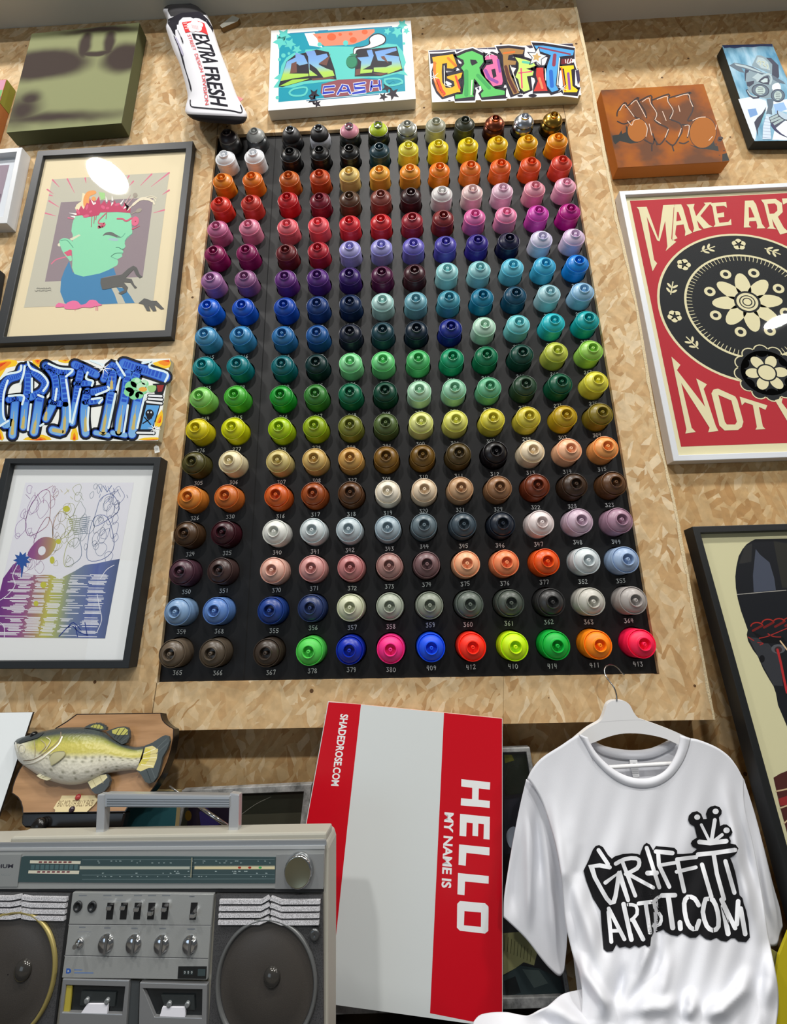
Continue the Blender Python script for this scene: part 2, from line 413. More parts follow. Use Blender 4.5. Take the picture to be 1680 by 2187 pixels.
# ------------------------------------------------------------------ black display board with its holes
NOZ = [
 [482.5,280.0,541.0,277.0,618.0,274.2,679.0,270.8,744.5,267.0,807.0,263.8,869.2,261.2,931.2,255.8,993.8,253.2,1058.8,249.8,1121.8,245.8,1184.5,242.5],
 [476.2,327.0,538.8,323.0,617.0,320.0,680.8,316.2,745.0,313.8,809.5,310.5,872.2,306.8,936.5,303.2,1001.2,299.2,1064.8,295.8,1129.2,292.8,1193.8,289.5],
 [471.0,376.0,534.8,372.5,614.5,371.0,680.5,367.5,744.2,361.8,809.5,358.8,875.2,356.0,939.5,352.8,1006.2,349.0,1071.2,345.2,1136.2,341.2,1203.0,337.8],
 [466.2,426.8,531.5,423.0,611.0,417.0,680.5,418.2,745.0,414.8,812.5,411.5,877.2,407.5,944.5,403.8,1009.8,400.2,1075.2,397.2,1144.8,393.0,1211.5,386.2],
 [459.5,479.2,528.0,475.5,610.8,474.5,677.5,470.8,745.0,467.8,812.5,464.5,880.0,461.0,947.2,456.2,1015.2,453.5,1083.0,449.5,1152.2,445.8,1220.2,442.0],
 [453.8,532.5,522.8,530.0,608.0,529.8,676.8,525.5,745.5,523.0,813.5,519.2,882.8,516.8,952.2,512.8,1021.2,509.2,1089.0,505.2,1159.8,501.5,1229.8,496.8],
 [446.8,590.2,519.5,586.8,606.0,586.8,675.8,583.8,745.2,581.0,814.5,578.0,885.1,574.0,955.6,570.8,1025.8,567.4,1096.8,562.4,1166.7,559.0,1237.9,553.5],
 [440.2,649.2,514.0,648.5,604.0,646.8,675.0,644.0,745.8,640.5,816.0,637.5,887.8,635.0,959.5,631.3,1031.8,626.9,1103.0,622.4,1176.1,618.7,1248.7,614.5],
 [433.5,710.5,509.2,709.0,600.5,709.2,674.5,706.8,745.8,704.2,816.2,700.5,889.3,698.1,963.2,693.9,1036.3,690.2,1109.6,685.0,1185.5,681.1,1258.9,676.4],
 [428.8,776.0,503.2,773.5,599.2,773.5,672.8,770.2,746.5,768.2,817.0,765.2,893.3,762.0,966.9,758.3,1040.5,753.9,1116.9,749.4,1192.1,745.2,1267.5,741.3],
 [422.5,842.5,497.5,839.5,596.5,839.2,671.2,836.8,745.8,834.2,821.4,830.6,895.4,829.0,971.6,824.9,1047.0,821.5,1124.0,817.0,1201.0,812.8,1279.0,808.9],
 [414.9,911.4,492.3,909.4,593.7,909.1,669.1,905.7,745.7,903.7,822.9,900.3,899.3,897.1,974.2,893.7,1053.8,890.0,1131.5,885.9,1211.3,883.1,1288.1,878.2],
 [406.9,983.7,486.6,981.4,590.3,980.3,668.6,976.9,746.3,974.9,823.7,972.0,902.7,968.6,981.0,964.9,1060.6,961.5,1140.1,959.0,1220.6,955.9,1299.5,951.2],
 [398.0,1059.4,477.7,1056.6,586.9,1054.9,666.0,1051.4,746.6,1049.4,826.9,1046.9,906.4,1043.5,985.4,1039.8,1068.3,1038.2,1150.0,1033.9,1232.0,1032.0,1317.2,1028.3],
 [390.0,1137.4,470.6,1135.4,582.6,1134.0,664.3,1130.6,743.1,1128.3,827.1,1125.4,905.8,1120.2,991.2,1118.4,1074.8,1116.8,1159.0,1114.0,1243.2,1110.0,1329.5,1108.5],
 [380.7,1220.5,463.2,1217.2,577.8,1216.9,662.6,1212.6,746.4,1210.7,830.2,1207.4,911.9,1204.4,998.0,1202.8,1083.1,1200.5,1170.9,1198.2,1258.3,1195.9,1342.4,1194.0],
 [370.6,1306.6,454.4,1304.6,573.2,1304.0,660.3,1298.7,745.8,1297.4,831.2,1295.1,918.1,1292.8,1004.6,1290.9,1092.9,1287.9,1181.7,1286.0,1268.8,1284.6,1359.4,1282.0],
 [358.8,1397.6,447.2,1396.6,564.7,1395.6,657.1,1392.4,744.8,1390.1,833.2,1388.1,921.4,1384.5,1010.1,1383.2,1101.8,1382.2,1191.8,1380.2,1282.8,1378.6,1377.8,1376.0]]
ROWS = [
 "262628 8E9290 15171A 1A1A1E D98AA0 B8CE1E A2A49C B4B6A4 3E4438 8A5440 C9CCD2 B89A58",
 "EEF1F5 F0F2F5 0E1013 0E1013 0B0C0E 1E4350 E6DE4A E8D81C EAD60A EBC80E E9B60C EFA015",
 "E0851A E27A1C C8661E C8501F E8CC7C F0B040 F2A233 EE861A E87A26 E86A22 E25A22 D8452F",
 "D33222 C23A30 C01C26 7C1830 5E4330 8C4A40 3C1E22 E4E2E0 EAD0CE E8C8D8 E8A0B0 EDB0C6",
 "C8719A E08AA6 E8707C EC606A D8303A D22A30 A82E3C 8A2E30 E478B4 F098BC D048B4 B81888",
 "8E1458 8C1A5C 6E2228 B82638 B4B0E6 A6A4E0 7C74CC 5650B4 382A90 14163C D8D4EA DEC8E2",
 "A874A6 96608E 6C3484 5C2E82 3E2070 5A1A46 4A2028 A6DCDE 9CD4D8 6CC8DE 44B4DA 1088DE",
 "1060CE 0F56C4 104CB0 1C4080 122E58 B8DCD8 7CB4C2 4A9CB0 1A7EA0 0E4A66 A6D0D8 98C4E2",
 "4C96C0 3E8CBE 2E74AE 1E5A9C 1A2236 1E4450 14283A 1A2C8C C2E4D0 7ED0D4 2CC0CA 12A8AC",
 "0E8C92 0C7E86 0A6A72 0A3232 8EDCA0 74D488 54BE72 169A6C 0E7A52 12483C C4CE54 9CD05A",
 "86CC68 4CB43A 1E9A34 3C8438 127050 0C4634 B4DCC0 98CEB0 68B48C 2E4A36 0E5A40 DCD648",
 "D4C618 CED40E A6C814 94AE18 7E8434 566A3A DADE8C DCDC70 D8CE48 D0C240 BA9C1C 847420",
 "4E4A22 E0D4AE C8B878 CAAC68 C69A54 7C5A20 70521C 524220 100C12 EAD8B8 F0B890 EFA25A",
 "D08030 C86C2C CC5C20 96481C 5A3A20 E6DECC DCC8AC C09A74 946C4A 74341A 3E2C1E 5C3C22",
 "4A3420 38121C DCDED8 CAD4D6 B8C6CC A0B2BC 64747C 42505A 1E2632 E4D8D6 C8B0C0 A88498",
 "4A2E3A 42302E DAAC9C CC9490 BC7C7C A8807A 765A5C F2B086 F08C5C E85A1C D0D8DA 98B0D0",
 "7C9CC0 5C82C0 203E86 2A3A66 C8CCB0 A8B0A0 8A9284 5E6860 4C544C 343434 C0BEB4 A8A29E",
 "5E5244 50463A 3A3028 4FC850 0A2AA8 F02C86 0A50E8 FF3018 C8F00A 0AB43C FF8A0A FF1A50"]
NUMS = {7: [None, None, None, None, None, None, '197', '198', '199', '201', '202', '203'],
 8: '204 205 206 207 208 209 210 211 230 213 241 240'.split(), 9: '215 216 219 217 218 221 222 231 250 249 251 252'.split(),
 10: '253 254 240 255 256 257 258 259 260 261 262 263'.split(), 11: '264 265 266 267 268 269 270 271 272 274 273 275'.split(),
 12: '276 277 278 279 280 281 300 301 302 299 303 304'.split(), 13: '305 306 307 308 327 309 310 311 312 313 314 315'.split(),
 14: '326 330 316 317 318 319 320 321 329 322 328 323'.split(), 15: '324 325 340 341 342 343 344 345 346 347 348 349'.split(),
 16: '350 351 370 371 372 373 374 375 376 377 352 353'.split(), 17: '354 368 355 356 357 358 359 360 361 362 363 364'.split(),
 18: '365 366 367 378 379 380 409 412 410 414 411 413'.split()}
tip = {}
for r in range(18):
    for c in range(12):
        tip[(r, c)] = at(NOZ[r][2*c], NOZ[r][2*c+1], YN)
xs = [sum(tip[(r, c)].x for r in range(18))/18 for c in range(12)]
zs = [sum(tip[(r, c)].z for c in range(12))/12 for r in range(18)]
bq = [at(*p, YB) for p in ((463, 289), (1208, 253), (1408, 1440), (335, 1458))]
xl, xr = min(p.x for p in bq)-0.008, max(p.x for p in bq)+0.008
zt, zbo = max(p.z for p in bq)+0.008, min(p.z for p in bq)-0.008
BRD = nodemat('blackboard_paint', lambda nt, b: None)
def _brd(nt, b):
    tc = N(nt, 'ShaderNodeTexCoord'); nz = N(nt, 'ShaderNodeTexNoise'); nz.inputs['Scale'].default_value = 6; nz.inputs['Detail'].default_value = 6
    nt.links.new(tc.outputs['Object'], nz.inputs['Vector'])
    r = N(nt, 'ShaderNodeValToRGB'); r.color_ramp.elements[0].color = (0.0035, 0.0036, 0.004, 1); r.color_ramp.elements[1].color = (0.010, 0.0105, 0.012, 1)
    nt.links.new(nz.outputs['Fac'], r.inputs[0]); nt.links.new(r.outputs[0], b.inputs['Base Color'])
    b.inputs['Roughness'].default_value = 0.55; b.inputs['Specular IOR Level'].default_value = 0.3
_brd(BRD.node_tree, BRD.node_tree.nodes['Principled BSDF'])
xb = [xl]+[(xs[i]+xs[i+1])/2 for i in range(11)]+[xr]
zbv = [zt]+[(zs[i]+zs[i+1])/2 for i in range(17)]+[zbo]
mb = MB(); RH = 0.0325; TH = 0.009
def cellpts(cx, cz, x0, x1, z0, z1):
    out, inn = [], []
    angs = sorted(set([2*math.pi*k/32 for k in range(32)]+[math.atan2(z-cz, x-cx) % (2*math.pi) for x in (x0, x1) for z in (z0, z1)]))
    for t in angs:
        dx, dz = math.cos(t), math.sin(t)
        kx = ((x1-cx)/dx if dx > 1e-9 else (x0-cx)/dx if dx < -1e-9 else 1e9)
        kz = ((z1-cz)/dz if dz > 1e-9 else (z0-cz)/dz if dz < -1e-9 else 1e9)
        k = min(kx, kz); out.append((cx+dx*k, cz+dz*k)); inn.append((cx+dx*RH, cz+dz*RH))
    return out, inn
for r in range(18):
    for c in range(12):
        t = tip[(r, c)]
        cx = min(max(t.x, xb[c]+RH+.002), xb[c+1]-RH-.002) if xb[c+1]-xb[c] > 2*RH+.004 else (xb[c]+xb[c+1])/2
        cz = min(max(t.z, zbv[r+1]+RH+.002), zbv[r]-RH-.002)
        o_, i_ = cellpts(cx, cz, xb[c], xb[c+1], zbv[r+1], zbv[r]); n = len(o_)
        for k in range(n):
            j = (k+1) % n
            mb.face([(o_[k][0], YB, o_[k][1]), (o_[j][0], YB, o_[j][1]), (i_[j][0], YB, i_[j][1]), (i_[k][0], YB, i_[k][1])], BRD)
            mb.face([(i_[k][0], YB, i_[k][1]), (i_[j][0], YB, i_[j][1]), (i_[j][0], YB+TH, i_[j][1]), (i_[k][0], YB+TH, i_[k][1])], BRD)
board = thing('display_board', (0, YB, (zt+zbo)/2), 'black painted peg board full of round holes holding the spray cans', 'display board')
mb.build('board_panel', board, fixn=False)
a = Art(wallplane(YB), 0.9)
sx0 = (xs[1]+xs[2])/2-0.004
a.stroke('060607', [(sx0, zt), (sx0, zbo)], 0.0022, cap=False) if False else None
mb = MB(); SE = mat('050506', 0.9)
mb.face([(sx0-.0011, YB-.0003, zt), (sx0+.0011, YB-.0003, zt), (sx0+.0011, YB-.0003, zbo), (sx0-.0011, YB-.0003, zbo)], SE)
mb.build('panel_joint', board)
# hand written numbers
DIG = {'0': [[(.5, 1), (.15, .75), (.1, .35), (.4, 0), (.8, .2), (.9, .65), (.5, 1)]], '1': [[(.4, .8), (.55, 1), (.5, 0)]],
 '2': [[(.1, .8), (.5, 1), (.85, .75), (.5, .4), (.1, .02), (.95, .05)]], '3': [[(.1, .95), (.8, .98), (.4, .6), (.85, .4), (.6, .02), (.1, .1)]],
 '4': [[(.25, 1), (.12, .45), (.9, .5)], [(.7, .95), (.62, 0)]], '5': [[(.9, .98), (.25, .95), (.2, .55), (.7, .55), (.85, .25), (.5, 0), (.1, .1)]],
 '6': [[(.75, 1), (.25, .6), (.15, .2), (.5, 0), (.85, .25), (.5, .5), (.2, .3)]], '7': [[(.1, .95), (.9, .97), (.45, 0)]],
 '8': [[(.5, .52), (.15, .8), (.5, 1), (.8, .8), (.5, .52), (.12, .22), (.5, 0), (.88, .22), (.5, .52)]], '9': [[(.8, .75), (.5, 1), (.15, .75), (.5, .5), (.82, .8), (.7, .35), (.55, 0)]]}
CHALK = mat('EDF2EF', 0.8, name='paint_marker'); mb = MB(); rnd = random.Random(8)
for r in range(18):
    if r+1 not in NUMS: continue
    for c in range(12):
        s_ = NUMS[r+1][c]
        if not s_: continue
        t = tip[(r, c)]; w, h = 0.0062, 0.0088
        x0 = t.x-1.62*w+rnd.uniform(-.002, .002); z0 = t.z-0.0465+rnd.uniform(-.001, .001); tl = rnd.uniform(-.06, .1)
        for i, ch in enumerate(s_):
            for st in DIG[ch]:
                P = [(x0+i*w*1.12+u*w*.9+rnd.uniform(-.0002, .0002), z0+v*h+tl*(i*w+u*w)+rnd.uniform(-.0003, .0003)) for u, v in st]
                for q in ribbon(spline(P, 3), 0.00125): mb.face([(x, YB-.0005, z) for x, z in q], CHALK)
mb.build('handwritten_numbers', board, merge=False)

# ------------------------------------------------------------------ spray cans
def lathe_mesh(name, prof, n=40, slots=1, split=None):
    me = bpy.data.meshes.new(name); bm = bmesh.new(); rings = []
    for rr, y in prof:
        rings.append([bm.verts.new((rr*math.cos(2*math.pi*k/n)/1000, y/1000, rr*math.sin(2*math.pi*k/n)/1000)) for k in range(n)] if rr > 0.01 else [bm.verts.new((0, y/1000, 0))])
    for a_, b_ in zip(rings[:-1], rings[1:]):
        for k in range(n):
            j = (k+1) % n
            if len(a_) == 1: f = bm.faces.new([a_[0], b_[k], b_[j]])
            elif len(b_) == 1: f = bm.faces.new([a_[k], b_[0], a_[j]])
            else: f = bm.faces.new([a_[k], b_[k], b_[j], a_[j]])
            f.smooth = True
    bmesh.ops.recalc_face_normals(bm, faces=bm.faces); bm.to_mesh(me); bm.free()
    me.set_sharp_from_angle(angle=math.radians(38)); me.materials.append(None); return me
CAP = lathe_mesh('cap', [(4.0, 12.5), (10.0, 12.5), (10.6, 12.0), (11.3, 2.2), (11.7, 1.3), (12.7, 1.2), (13.3, 1.8), (13.7, 4.4), (14.3, 5.0), (16.5, 5.9), (19.5, 7.5), (22.3, 9.6), (24.4, 11.9), (25.2, 13.8), (25.8, 15.6), (26.4, 15.2), (27.4, 13.1), (28.2, 13.4), (28.7, 14.4), (28.7, 20.2), (28.3, 20.7), (28.6, 21.4), (29.0, 30), (29.3, 44.5), (24, 45)])
NUB = lathe_mesh('nozzle', [(0, 6.5), (1.0, 6.3), (1.05, 1.9), (1.4, 1.4), (2.8, 1.2), (3.6, 1.8), (4.1, 3.2), (4.3, 12.6)], 20)
CANB = lathe_mesh('can_body', [(24, 43), (28.5, 43), (30.4, 45.5), (30.8, 50), (30.8, 76), (0, 78)], 32)
DOME = lathe_mesh('dome_cap', [(4.4, 8.6), (9.0, 8.6), (9.6, 2.2), (10.3, 1.3), (11.6, 1.6), (12.2, 4.6), (15.5, 5.6), (20.5, 8.2), (24.5, 12.0), (26.3, 14.5), (26.8, 16.0)])
RIMM = lathe_mesh('crimped_rim', [(25.0, 15.2), (27.4, 15.0), (28.0, 16.2), (27.4, 17.6), (25.6, 18.4), (25.0, 20.0), (25.2, 21.5)])
METB = lathe_mesh('can_body', [(24.6, 20.0), (25.6, 21.0), (28.6, 24.0), (30.2, 27.5), (30.6, 32), (30.6, 76), (0, 78)], 36)
FATD = lathe_mesh('dome_cap', [(4.4, 8.6), (9.0, 8.6), (9.6, 2.2), (10.6, 1.3), (12.0, 2.0), (12.4, 5.0), (17, 6.2), (22.5, 9.6), (26.0, 15.0), (27.0, 21.0), (26.2, 23.5), (25, 24)])
CUP = lathe_mesh('valve_cup', [(0.01, 3.5), (3.2, 3.3), (4.5, 6.5), (9.4, 6.5), (9.8, 1.6), (10.8, .6), (12.6, 1.4), (12.6, 5.0), (11, 6)], 28)
ORD = ['leftmost', 'second', 'third', 'fourth', 'fifth', 'sixth', 'seventh', 'eighth', 'ninth', 'tenth', 'eleventh', 'rightmost']
RORD = ['top', 'second', 'third', 'fourth', 'fifth', 'sixth', 'seventh', 'eighth', 'ninth', 'tenth', 'eleventh', 'twelfth', 'thirteenth', 'fourteenth', 'fifteenth', 'sixteenth', 'seventeenth', 'bottom']
def cname(h):
    import colorsys
    r, g, b = [x/255 for x in hexrgb(h)]; hh, l, s = colorsys.rgb_to_hls(r, g, b); hd = hh*360; mx = max(r, g, b); sv = (mx-min(r, g, b))/max(mx, 1e-6)
    if mx < 0.13: return 'black'
    if sv < 0.09: return 'white' if l > .85 else 'light grey' if l > .6 else 'grey' if l > .3 else 'dark grey'
    base = 'red' if hd < 12 or hd >= 348 else 'orange' if hd < 40 else 'yellow' if hd < 64 else 'lime' if hd < 84 else 'green' if hd < 160 else 'turquoise' if hd < 192 else 'blue' if hd < 245 else 'purple' if hd < 285 else 'magenta' if hd < 328 else 'pink'
    if base == 'orange' and (l < .42 and sv < .9 or sv < .55): base = 'brown' if l < .5 else 'beige'
    if base == 'yellow' and l < .38: base = 'olive'
    if base == 'yellow' and sv < .45: base = 'cream' if l > .7 else 'khaki'
    if base in ('red', 'pink', 'magenta') and l > .62: base = 'pink'
    if base == 'red' and l < .3: base = 'maroon'
    return ('pale ' if l > .78 else 'light ' if l > .62 else 'dark ' if l < .24 else 'bright ' if sv > .85 and l > .4 else '')+base
PROTO = {}
def capmat(h, r):
    n = (r == 17 and h in ('4FC850', 'F02C86', '0A50E8', 'FF3018', 'C8F00A', '0AB43C', 'FF8A0A', 'FF1A50'))
    return mat(h, 0.36 if not n else 0.5, 0, 0.5, 'cap_plastic', 0.03, 700)
def setm(o, M):
    o.material_slots[0].link = 'OBJECT'; o.material_slots[0].material = M
def part(me, root, M, name):
    if name+me.name not in PROTO:
        o = bpy.data.objects.new(name, me); PROTO[name+me.name] = o
    else: o = PROTO[name+me.name].copy()
    o.name = name; COL.objects.link(o); o.parent = root; setm(o, M); return o
STEEL = mat('A8ABAE', 0.22, 1.0); GOLDM = mat('B08A3C', 0.25, 1.0); COPM = mat('8A4A34', 0.3, 1.0); SILM = mat('C2C6CE', 0.25, 1.0)
spec = {0: ('dark grey', RIMM), 1: ('grey', RIMM)}
rnd = random.Random(3)
for r in range(18):
    hs = ROWS[r].split()
    for c in range(12):
        h = hs[c]; t = tip[(r, c)]; nm = NUMS[r+1][c] if r+1 in NUMS and r >= 9 else None
        cn = cname(h)
        if r == 0: cn = ['bare black', 'bare grey', 'matt black domed', 'black domed white', 'pink domed', 'lime green domed', 'bare silver', 'pale grey', 'dark olive', 'shiny copper', 'shiny silver', 'shiny gold'][c]
        if r == 17 and c >= 3: cn = ['fluorescent green', 'deep blue', 'fluorescent pink', 'fluorescent blue', 'fluorescent red', 'fluorescent lime yellow', 'fluorescent emerald', 'fluorescent orange', 'fluorescent rose'][c-3]
        kind = 'spray can' if r == 0 else 'capped spray can'
        if nm: lab = f'{cn} {kind} above number {nm}, {ORD[c]} in the {RORD[r]} row'
        else: lab = f'{cn} {kind}, {ORD[c]} from left in {RORD[r]} row of black board'
        root = thing('spray_can', t, lab, 'spray can', 'spray cans in the black display board')
        M = capmat(h, r)
        if r == 0 and c not in (7, 8):
            if c == 0: dm, rm_, bm_, D = mat('2A2326', .35), mat('7C7C78', .35, .6), mat('2E2E2E', .35), DOME
            elif c == 1: dm, rm_, bm_, D = mat('9A9D9A', .35), STEEL, mat('55585A', .3, .5), DOME
            elif c == 2: dm, rm_, bm_, D = mat('1B1B1C', .5), None, mat('1E1E20', .3), FATD
            elif c == 3: dm, rm_, bm_, D = mat('1F1D1F', .5), None, mat('C8CCD6', .35), FATD
            elif c == 4: dm, rm_, bm_, D = mat('DE8FA4', .4), mat('A88A86', .3, .8), mat('1E2420', .3), DOME
            elif c == 5: dm, rm_, bm_, D = mat('BCD41C', .4), STEEL, mat('20281C', .3), DOME
            elif c == 6: dm, rm_, bm_, D = mat('A9ABA3', .3, .3), STEEL, mat('8E9088', .3, .8), DOME
            elif c == 9: dm, rm_, bm_, D = COPM, COPM, mat('5A3020', .3, .8), DOME
            elif c == 10: dm, rm_, bm_, D = SILM, SILM, mat('909090', .2, 1.0), DOME
            else: dm, rm_, bm_, D = GOLDM, GOLDM, mat('6E5A2A', .25, 1.0), DOME
            part(METB, root, bm_, 'can_body'); part(D, root, dm, 'dome_cap')
            if rm_: part(RIMM, root, rm_, 'crimped_rim')
            if c in (2, 3, 4, 5): part(CUP, root, STEEL, 'valve_cup')
            else: part(NUB, root, dm, 'nozzle')
        else:
            part(CAP, root, M, 'cap'); part(NUB, root, M, 'nozzle'); part(CANB, root, mat(h, .3, .3), 'can_body')
        root.rotation_euler = (rnd.uniform(-.015, .015), rnd.uniform(-3, 3), rnd.uniform(-.015, .015))
# ------------------------------------------------------------------ pictures and canvases on the wall
def canvas(name, label, cat, pl, front, thick, Mside, base, rough=0.6, group=None):
    """stretched canvas: a block whose front is the measured quad"""
    c = sum((pl.pt(p) for p in front), Vector())/len(front)
    t = thing(name, c-pl.n*thick, label, cat, group)
    mb = MB(); mb.slab(pl, front, thick, Mside); bevel(mb.build('stretched_canvas', t), 0.002)
    a = Art(pl, rough, .12); a.k = 3
    if base is not None: a.fill(base, front)
    return t, a
def frame(name, label, cat, pl, outer, inner, depth, Mf, recess=0.010, group=None, glass=True):
    c = sum((pl.pt(p) for p in outer), Vector())/4
    t = thing(name, c-pl.n*depth, label, cat, group)
    mb = MB(); mb.slab(pl, outer, depth, Mf, holes=[inner]); bevel(mb.build('frame', t), 0.0012)
    pr = Plane(pl.o-pl.n*recess, pl.n)
    # backing seen through the opening (generously larger than the opening, inside the frame)
    O = [pl.pt(p) for p in outer]; I = [pl.pt(p) for p in inner]
    bk = [(i*0.45+o*0.55)-pl.n*(recess+0.0002) for i, o in zip(I, O)]
    if glass:
        g = MB(); g.face([(i*0.7+o*0.3)-pl.n*(recess*0.25) for i, o in zip(I, O)][::-1], GLASS); g.build('glass_pane', t, fixn=False)
    return t, pr, bk
def backing(t, bk, n, M, name='mat_board'):
    mb = MB(); fr = [Vector(p) for p in bk]; mb.prism(fr, [p-n*0.002 for p in fr], M); return mb.build(name, t)
P2 = wallplane

# --- framed print of a green head
pl = P2(0.862); BF = mat('1E2226', 0.55, name='black_frame_wood')
t, pr, bk = frame('framed_print', 'black framed print of a green cartoon head on grey, beside the can board', 'picture', pl,
    [(80, 322), (412, 301), (365, 719), (-17, 734)], [(92, 333), (397, 317), (351.5, 704.5), (7, 719)], 0.018, BF, 0.008)
backing(t, bk, pl.n, mat('E8D9B4', 0.8))
q = Z(60, 330, 5.25); a = Art(pr, 0.8); a.k = 2
a.fill('C6C3B2', [(111.4, 383), (361.5, 368), (326.7, 646), (51, 656.7)])
PK = 'DE7A93'
for s_ in ([(275, 285), (350, 365)], [(440, 275), (520, 430)], [(640, 265), (650, 320)], [(215, 392), (282, 440)], [(240, 455), (280, 465)], [(235, 520), (345, 590)], [(195, 658), (312, 690)], [(1580, 205), (1380, 360)], [(1385, 220), (1258, 350)], [(1180, 300), (1140, 345)], [(1580, 400), (1505, 450)], [(1525, 622), (1405, 655)], [(1130, 240), (1105, 280)]):
    a.stroke(PK, q(*s_), [3.4, 0.8], up=False)
a.up(); a.fill('97898F', q((368, 535), (1405, 482), (1285, 1372), (188, 1427)))
a.stroke(PK, q((262, 1225), (310, 1180), (380, 1158), (450, 1140)), 2.5, 4)
a.fill('4E89B5', q((460, 1195), (500, 1320), (620, 1365), (800, 1330), (960, 1270), (985, 1350), (840, 1380), (820, 1480), (930, 1490), (970, 1570), (1005, 1670), (600, 1692), (410, 1670), (360, 1540), (370, 1400), (410, 1290)))
a.fill('4E89B5', q((990, 1490), (1090, 1500), (1120, 1550), (1150, 1590), (1195, 1665), (1090, 1668), (1050, 1585)))
GR = '93DDB5'
a.fill('E6E2C8', q((330, 1015), (350, 990), (375, 1010), (350, 1032)), 3)
a.fill(GR, q((350, 970), (400, 938), (470, 955), (515, 1000), (505, 1060), (480, 1100), (492, 1180), (470, 1196), (450, 1172), (400, 1110), (370, 1050)), 4)
a.fill(GR, q((522, 690), (650, 668), (810, 650), (1000, 645), (1140, 655), (1165, 720), (1160, 800), (1168, 850), (1165, 890), (1110, 940), (1087, 965), (1082, 1000), (1092, 1030), (1070, 1060), (1050, 1065), (1068, 1085), (1062, 1110), (1048, 1120), (1058, 1140), (1030, 1160), (1000, 1175), (1010, 1205), (1000, 1240), (900, 1295), (800, 1335), (620, 1370), (520, 1340), (492, 1270), (497, 1180), (492, 1080), (500, 1000), (500, 900), (485, 860), (495, 780)))
a.stroke('5FA98A', q((365, 965), (430, 960), (480, 1010), (505, 1045)), 1.6, 4)
a.fill('E0DFC0', q((465, 945), (570, 895), (590, 905), (490, 965)))
a.fill('D9647F', q((400, 1100), (470, 1065), (490, 1075), (485, 1110), (495, 1130), (440, 1140)))
a.fill('6E7270', q((835, 912), (868, 878), (930, 868), (990, 900), (1045, 930), (1000, 933), (930, 908), (870, 903)), 3)
a.stroke('6DB397', q((1000, 925), (1050, 925), (1085, 885)), 1.6, 4); a.stroke('6DB397', q((1168, 885), (1110, 930), (1085, 970)), 1.4)
a.fill('A9C6CC', q((895, 952), (945, 938), (1005, 945), (1000, 968), (940, 965)), 3)
a.stroke('4F8A72', q((985, 1042), (1015, 1042), (1045, 1060), (1075, 1058)), 1.5, 4); a.stroke('4F8A72', q((930, 1142), (980, 1108), (1060, 1105)), 1.5, 4); a.stroke('6DB397', q((935, 1150), (1000, 1175)), 1.2)
CR = 'C64F6E'
spk = [(522, 690)]
rn = random.Random(5)
top = [(540, 640), (575, 600), (640, 570), (700, 505), (770, 490), (830, 520), (900, 515), (960, 530), (1020, 545), (1080, 560), (1130, 610)]
for i, (x, y) in enumerate(top):
    spk += [(x-18, y+45), (x+rn.uniform(-12, 26), y-rn.uniform(5, 30))]
spk += [(1145, 655), (1000, 645), (810, 650), (790, 680), (720, 695), (640, 700), (600, 680)]
a.fill('EDE3BF', q((525, 600), (545, 560), (600, 520), (610, 430), (640, 440), (650, 520), (700, 560), (650, 620), (540, 630)))
a.fill('F0A765', q((625, 580), (620, 500), (660, 420), (740, 402), (765, 430), (730, 452), (690, 470), (680, 520), (700, 545), (660, 580)), 4); a.fill('F0A765', ell(q((735, 497))[0], 4.6, 5))
a.fill('A9D992', q((790, 420), (860, 430), (862, 495), (820, 510)))
a.fill(CR, q(*spk))
for x, y in ((660, 590), (700, 640), (890, 600), (1000, 560), (840, 590), (650, 690), (560, 640), (1065, 590)):
    a.fill('DD6688', ell(q((x, y))[0], rn.uniform(3, 7), rn.uniform(2, 4), 12, rn.uniform(0, 3)))
for s_ in ([(700, 500), (735, 555)], [(740, 560), (750, 545)], [(870, 470), (880, 520)], [(940, 460), (945, 510)], [(1075, 500), (1040, 550)], [(930, 575), (945, 545)], [(460, 655), (535, 668)], [(475, 690), (520, 700)], [(1070, 610), (1090, 590)]):
    a.stroke('F4F0EC', q(*s_), [0.6, 4.0], up=False)
a.up()
for s_ in ([(1110, 560), (1190, 470)], [(1130, 600), (1230, 520)], [(1090, 540), (1150, 450)], [(450, 710), (520, 722)]): a.stroke('C9A8A8' if s_[0][0] > 1000 else PK, q(*s_), [3, .7], up=False)
a.up(); a.stroke('EDE3C9', q((1115, 625), (1180, 560), (1260, 500), (1340, 500), (1400, 530), (1410, 560)), [2.0, 5, 6, 5, 3, 2], 4)
for s_ in ([(1280, 490), (1380, 465), (1440, 490)], [(1290, 500), (1400, 485), (1430, 520)], [(1290, 505), (1390, 510), (1420, 560)]): a.stroke('EDE3C9', q(*s_), 1.6, 4, up=False)
a.up(); a.fill('A9A093', ell(q((1240, 628))[0], 7, 4, 14, -.5)); a.stroke('A9A093', q((1160, 665), (1230, 630)), 1.6); a.fill('A9A093', ell(q((1200, 455))[0], 5, 5))
a.stroke('D9647F', q((1000, 720), (1060, 722), (1100, 745), (1160, 712)), 3.4, 4); a.fill('E4718F', ell(q((1200, 748))[0], 8, 10.5, 20, .2)); a.fill('9C3C58', ell(q((1203, 750))[0], 1.4))
a.stroke('D9647F', q((1168, 835), (1250, 800)), [3, .8])
a.stroke('D9647F', q((870, 660), (800, 730), (790, 770), (850, 775), (830, 800), (780, 815), (850, 800)), [2, 2, 3, 6, 6, 5, 3], 4)
for x, y0, y1 in ((715, 690, 810), (745, 680, 770), (765, 680, 730), (880, 650, 720)): a.stroke(CR, q((x, y0), (x-8, y1)), 1.2, up=False)
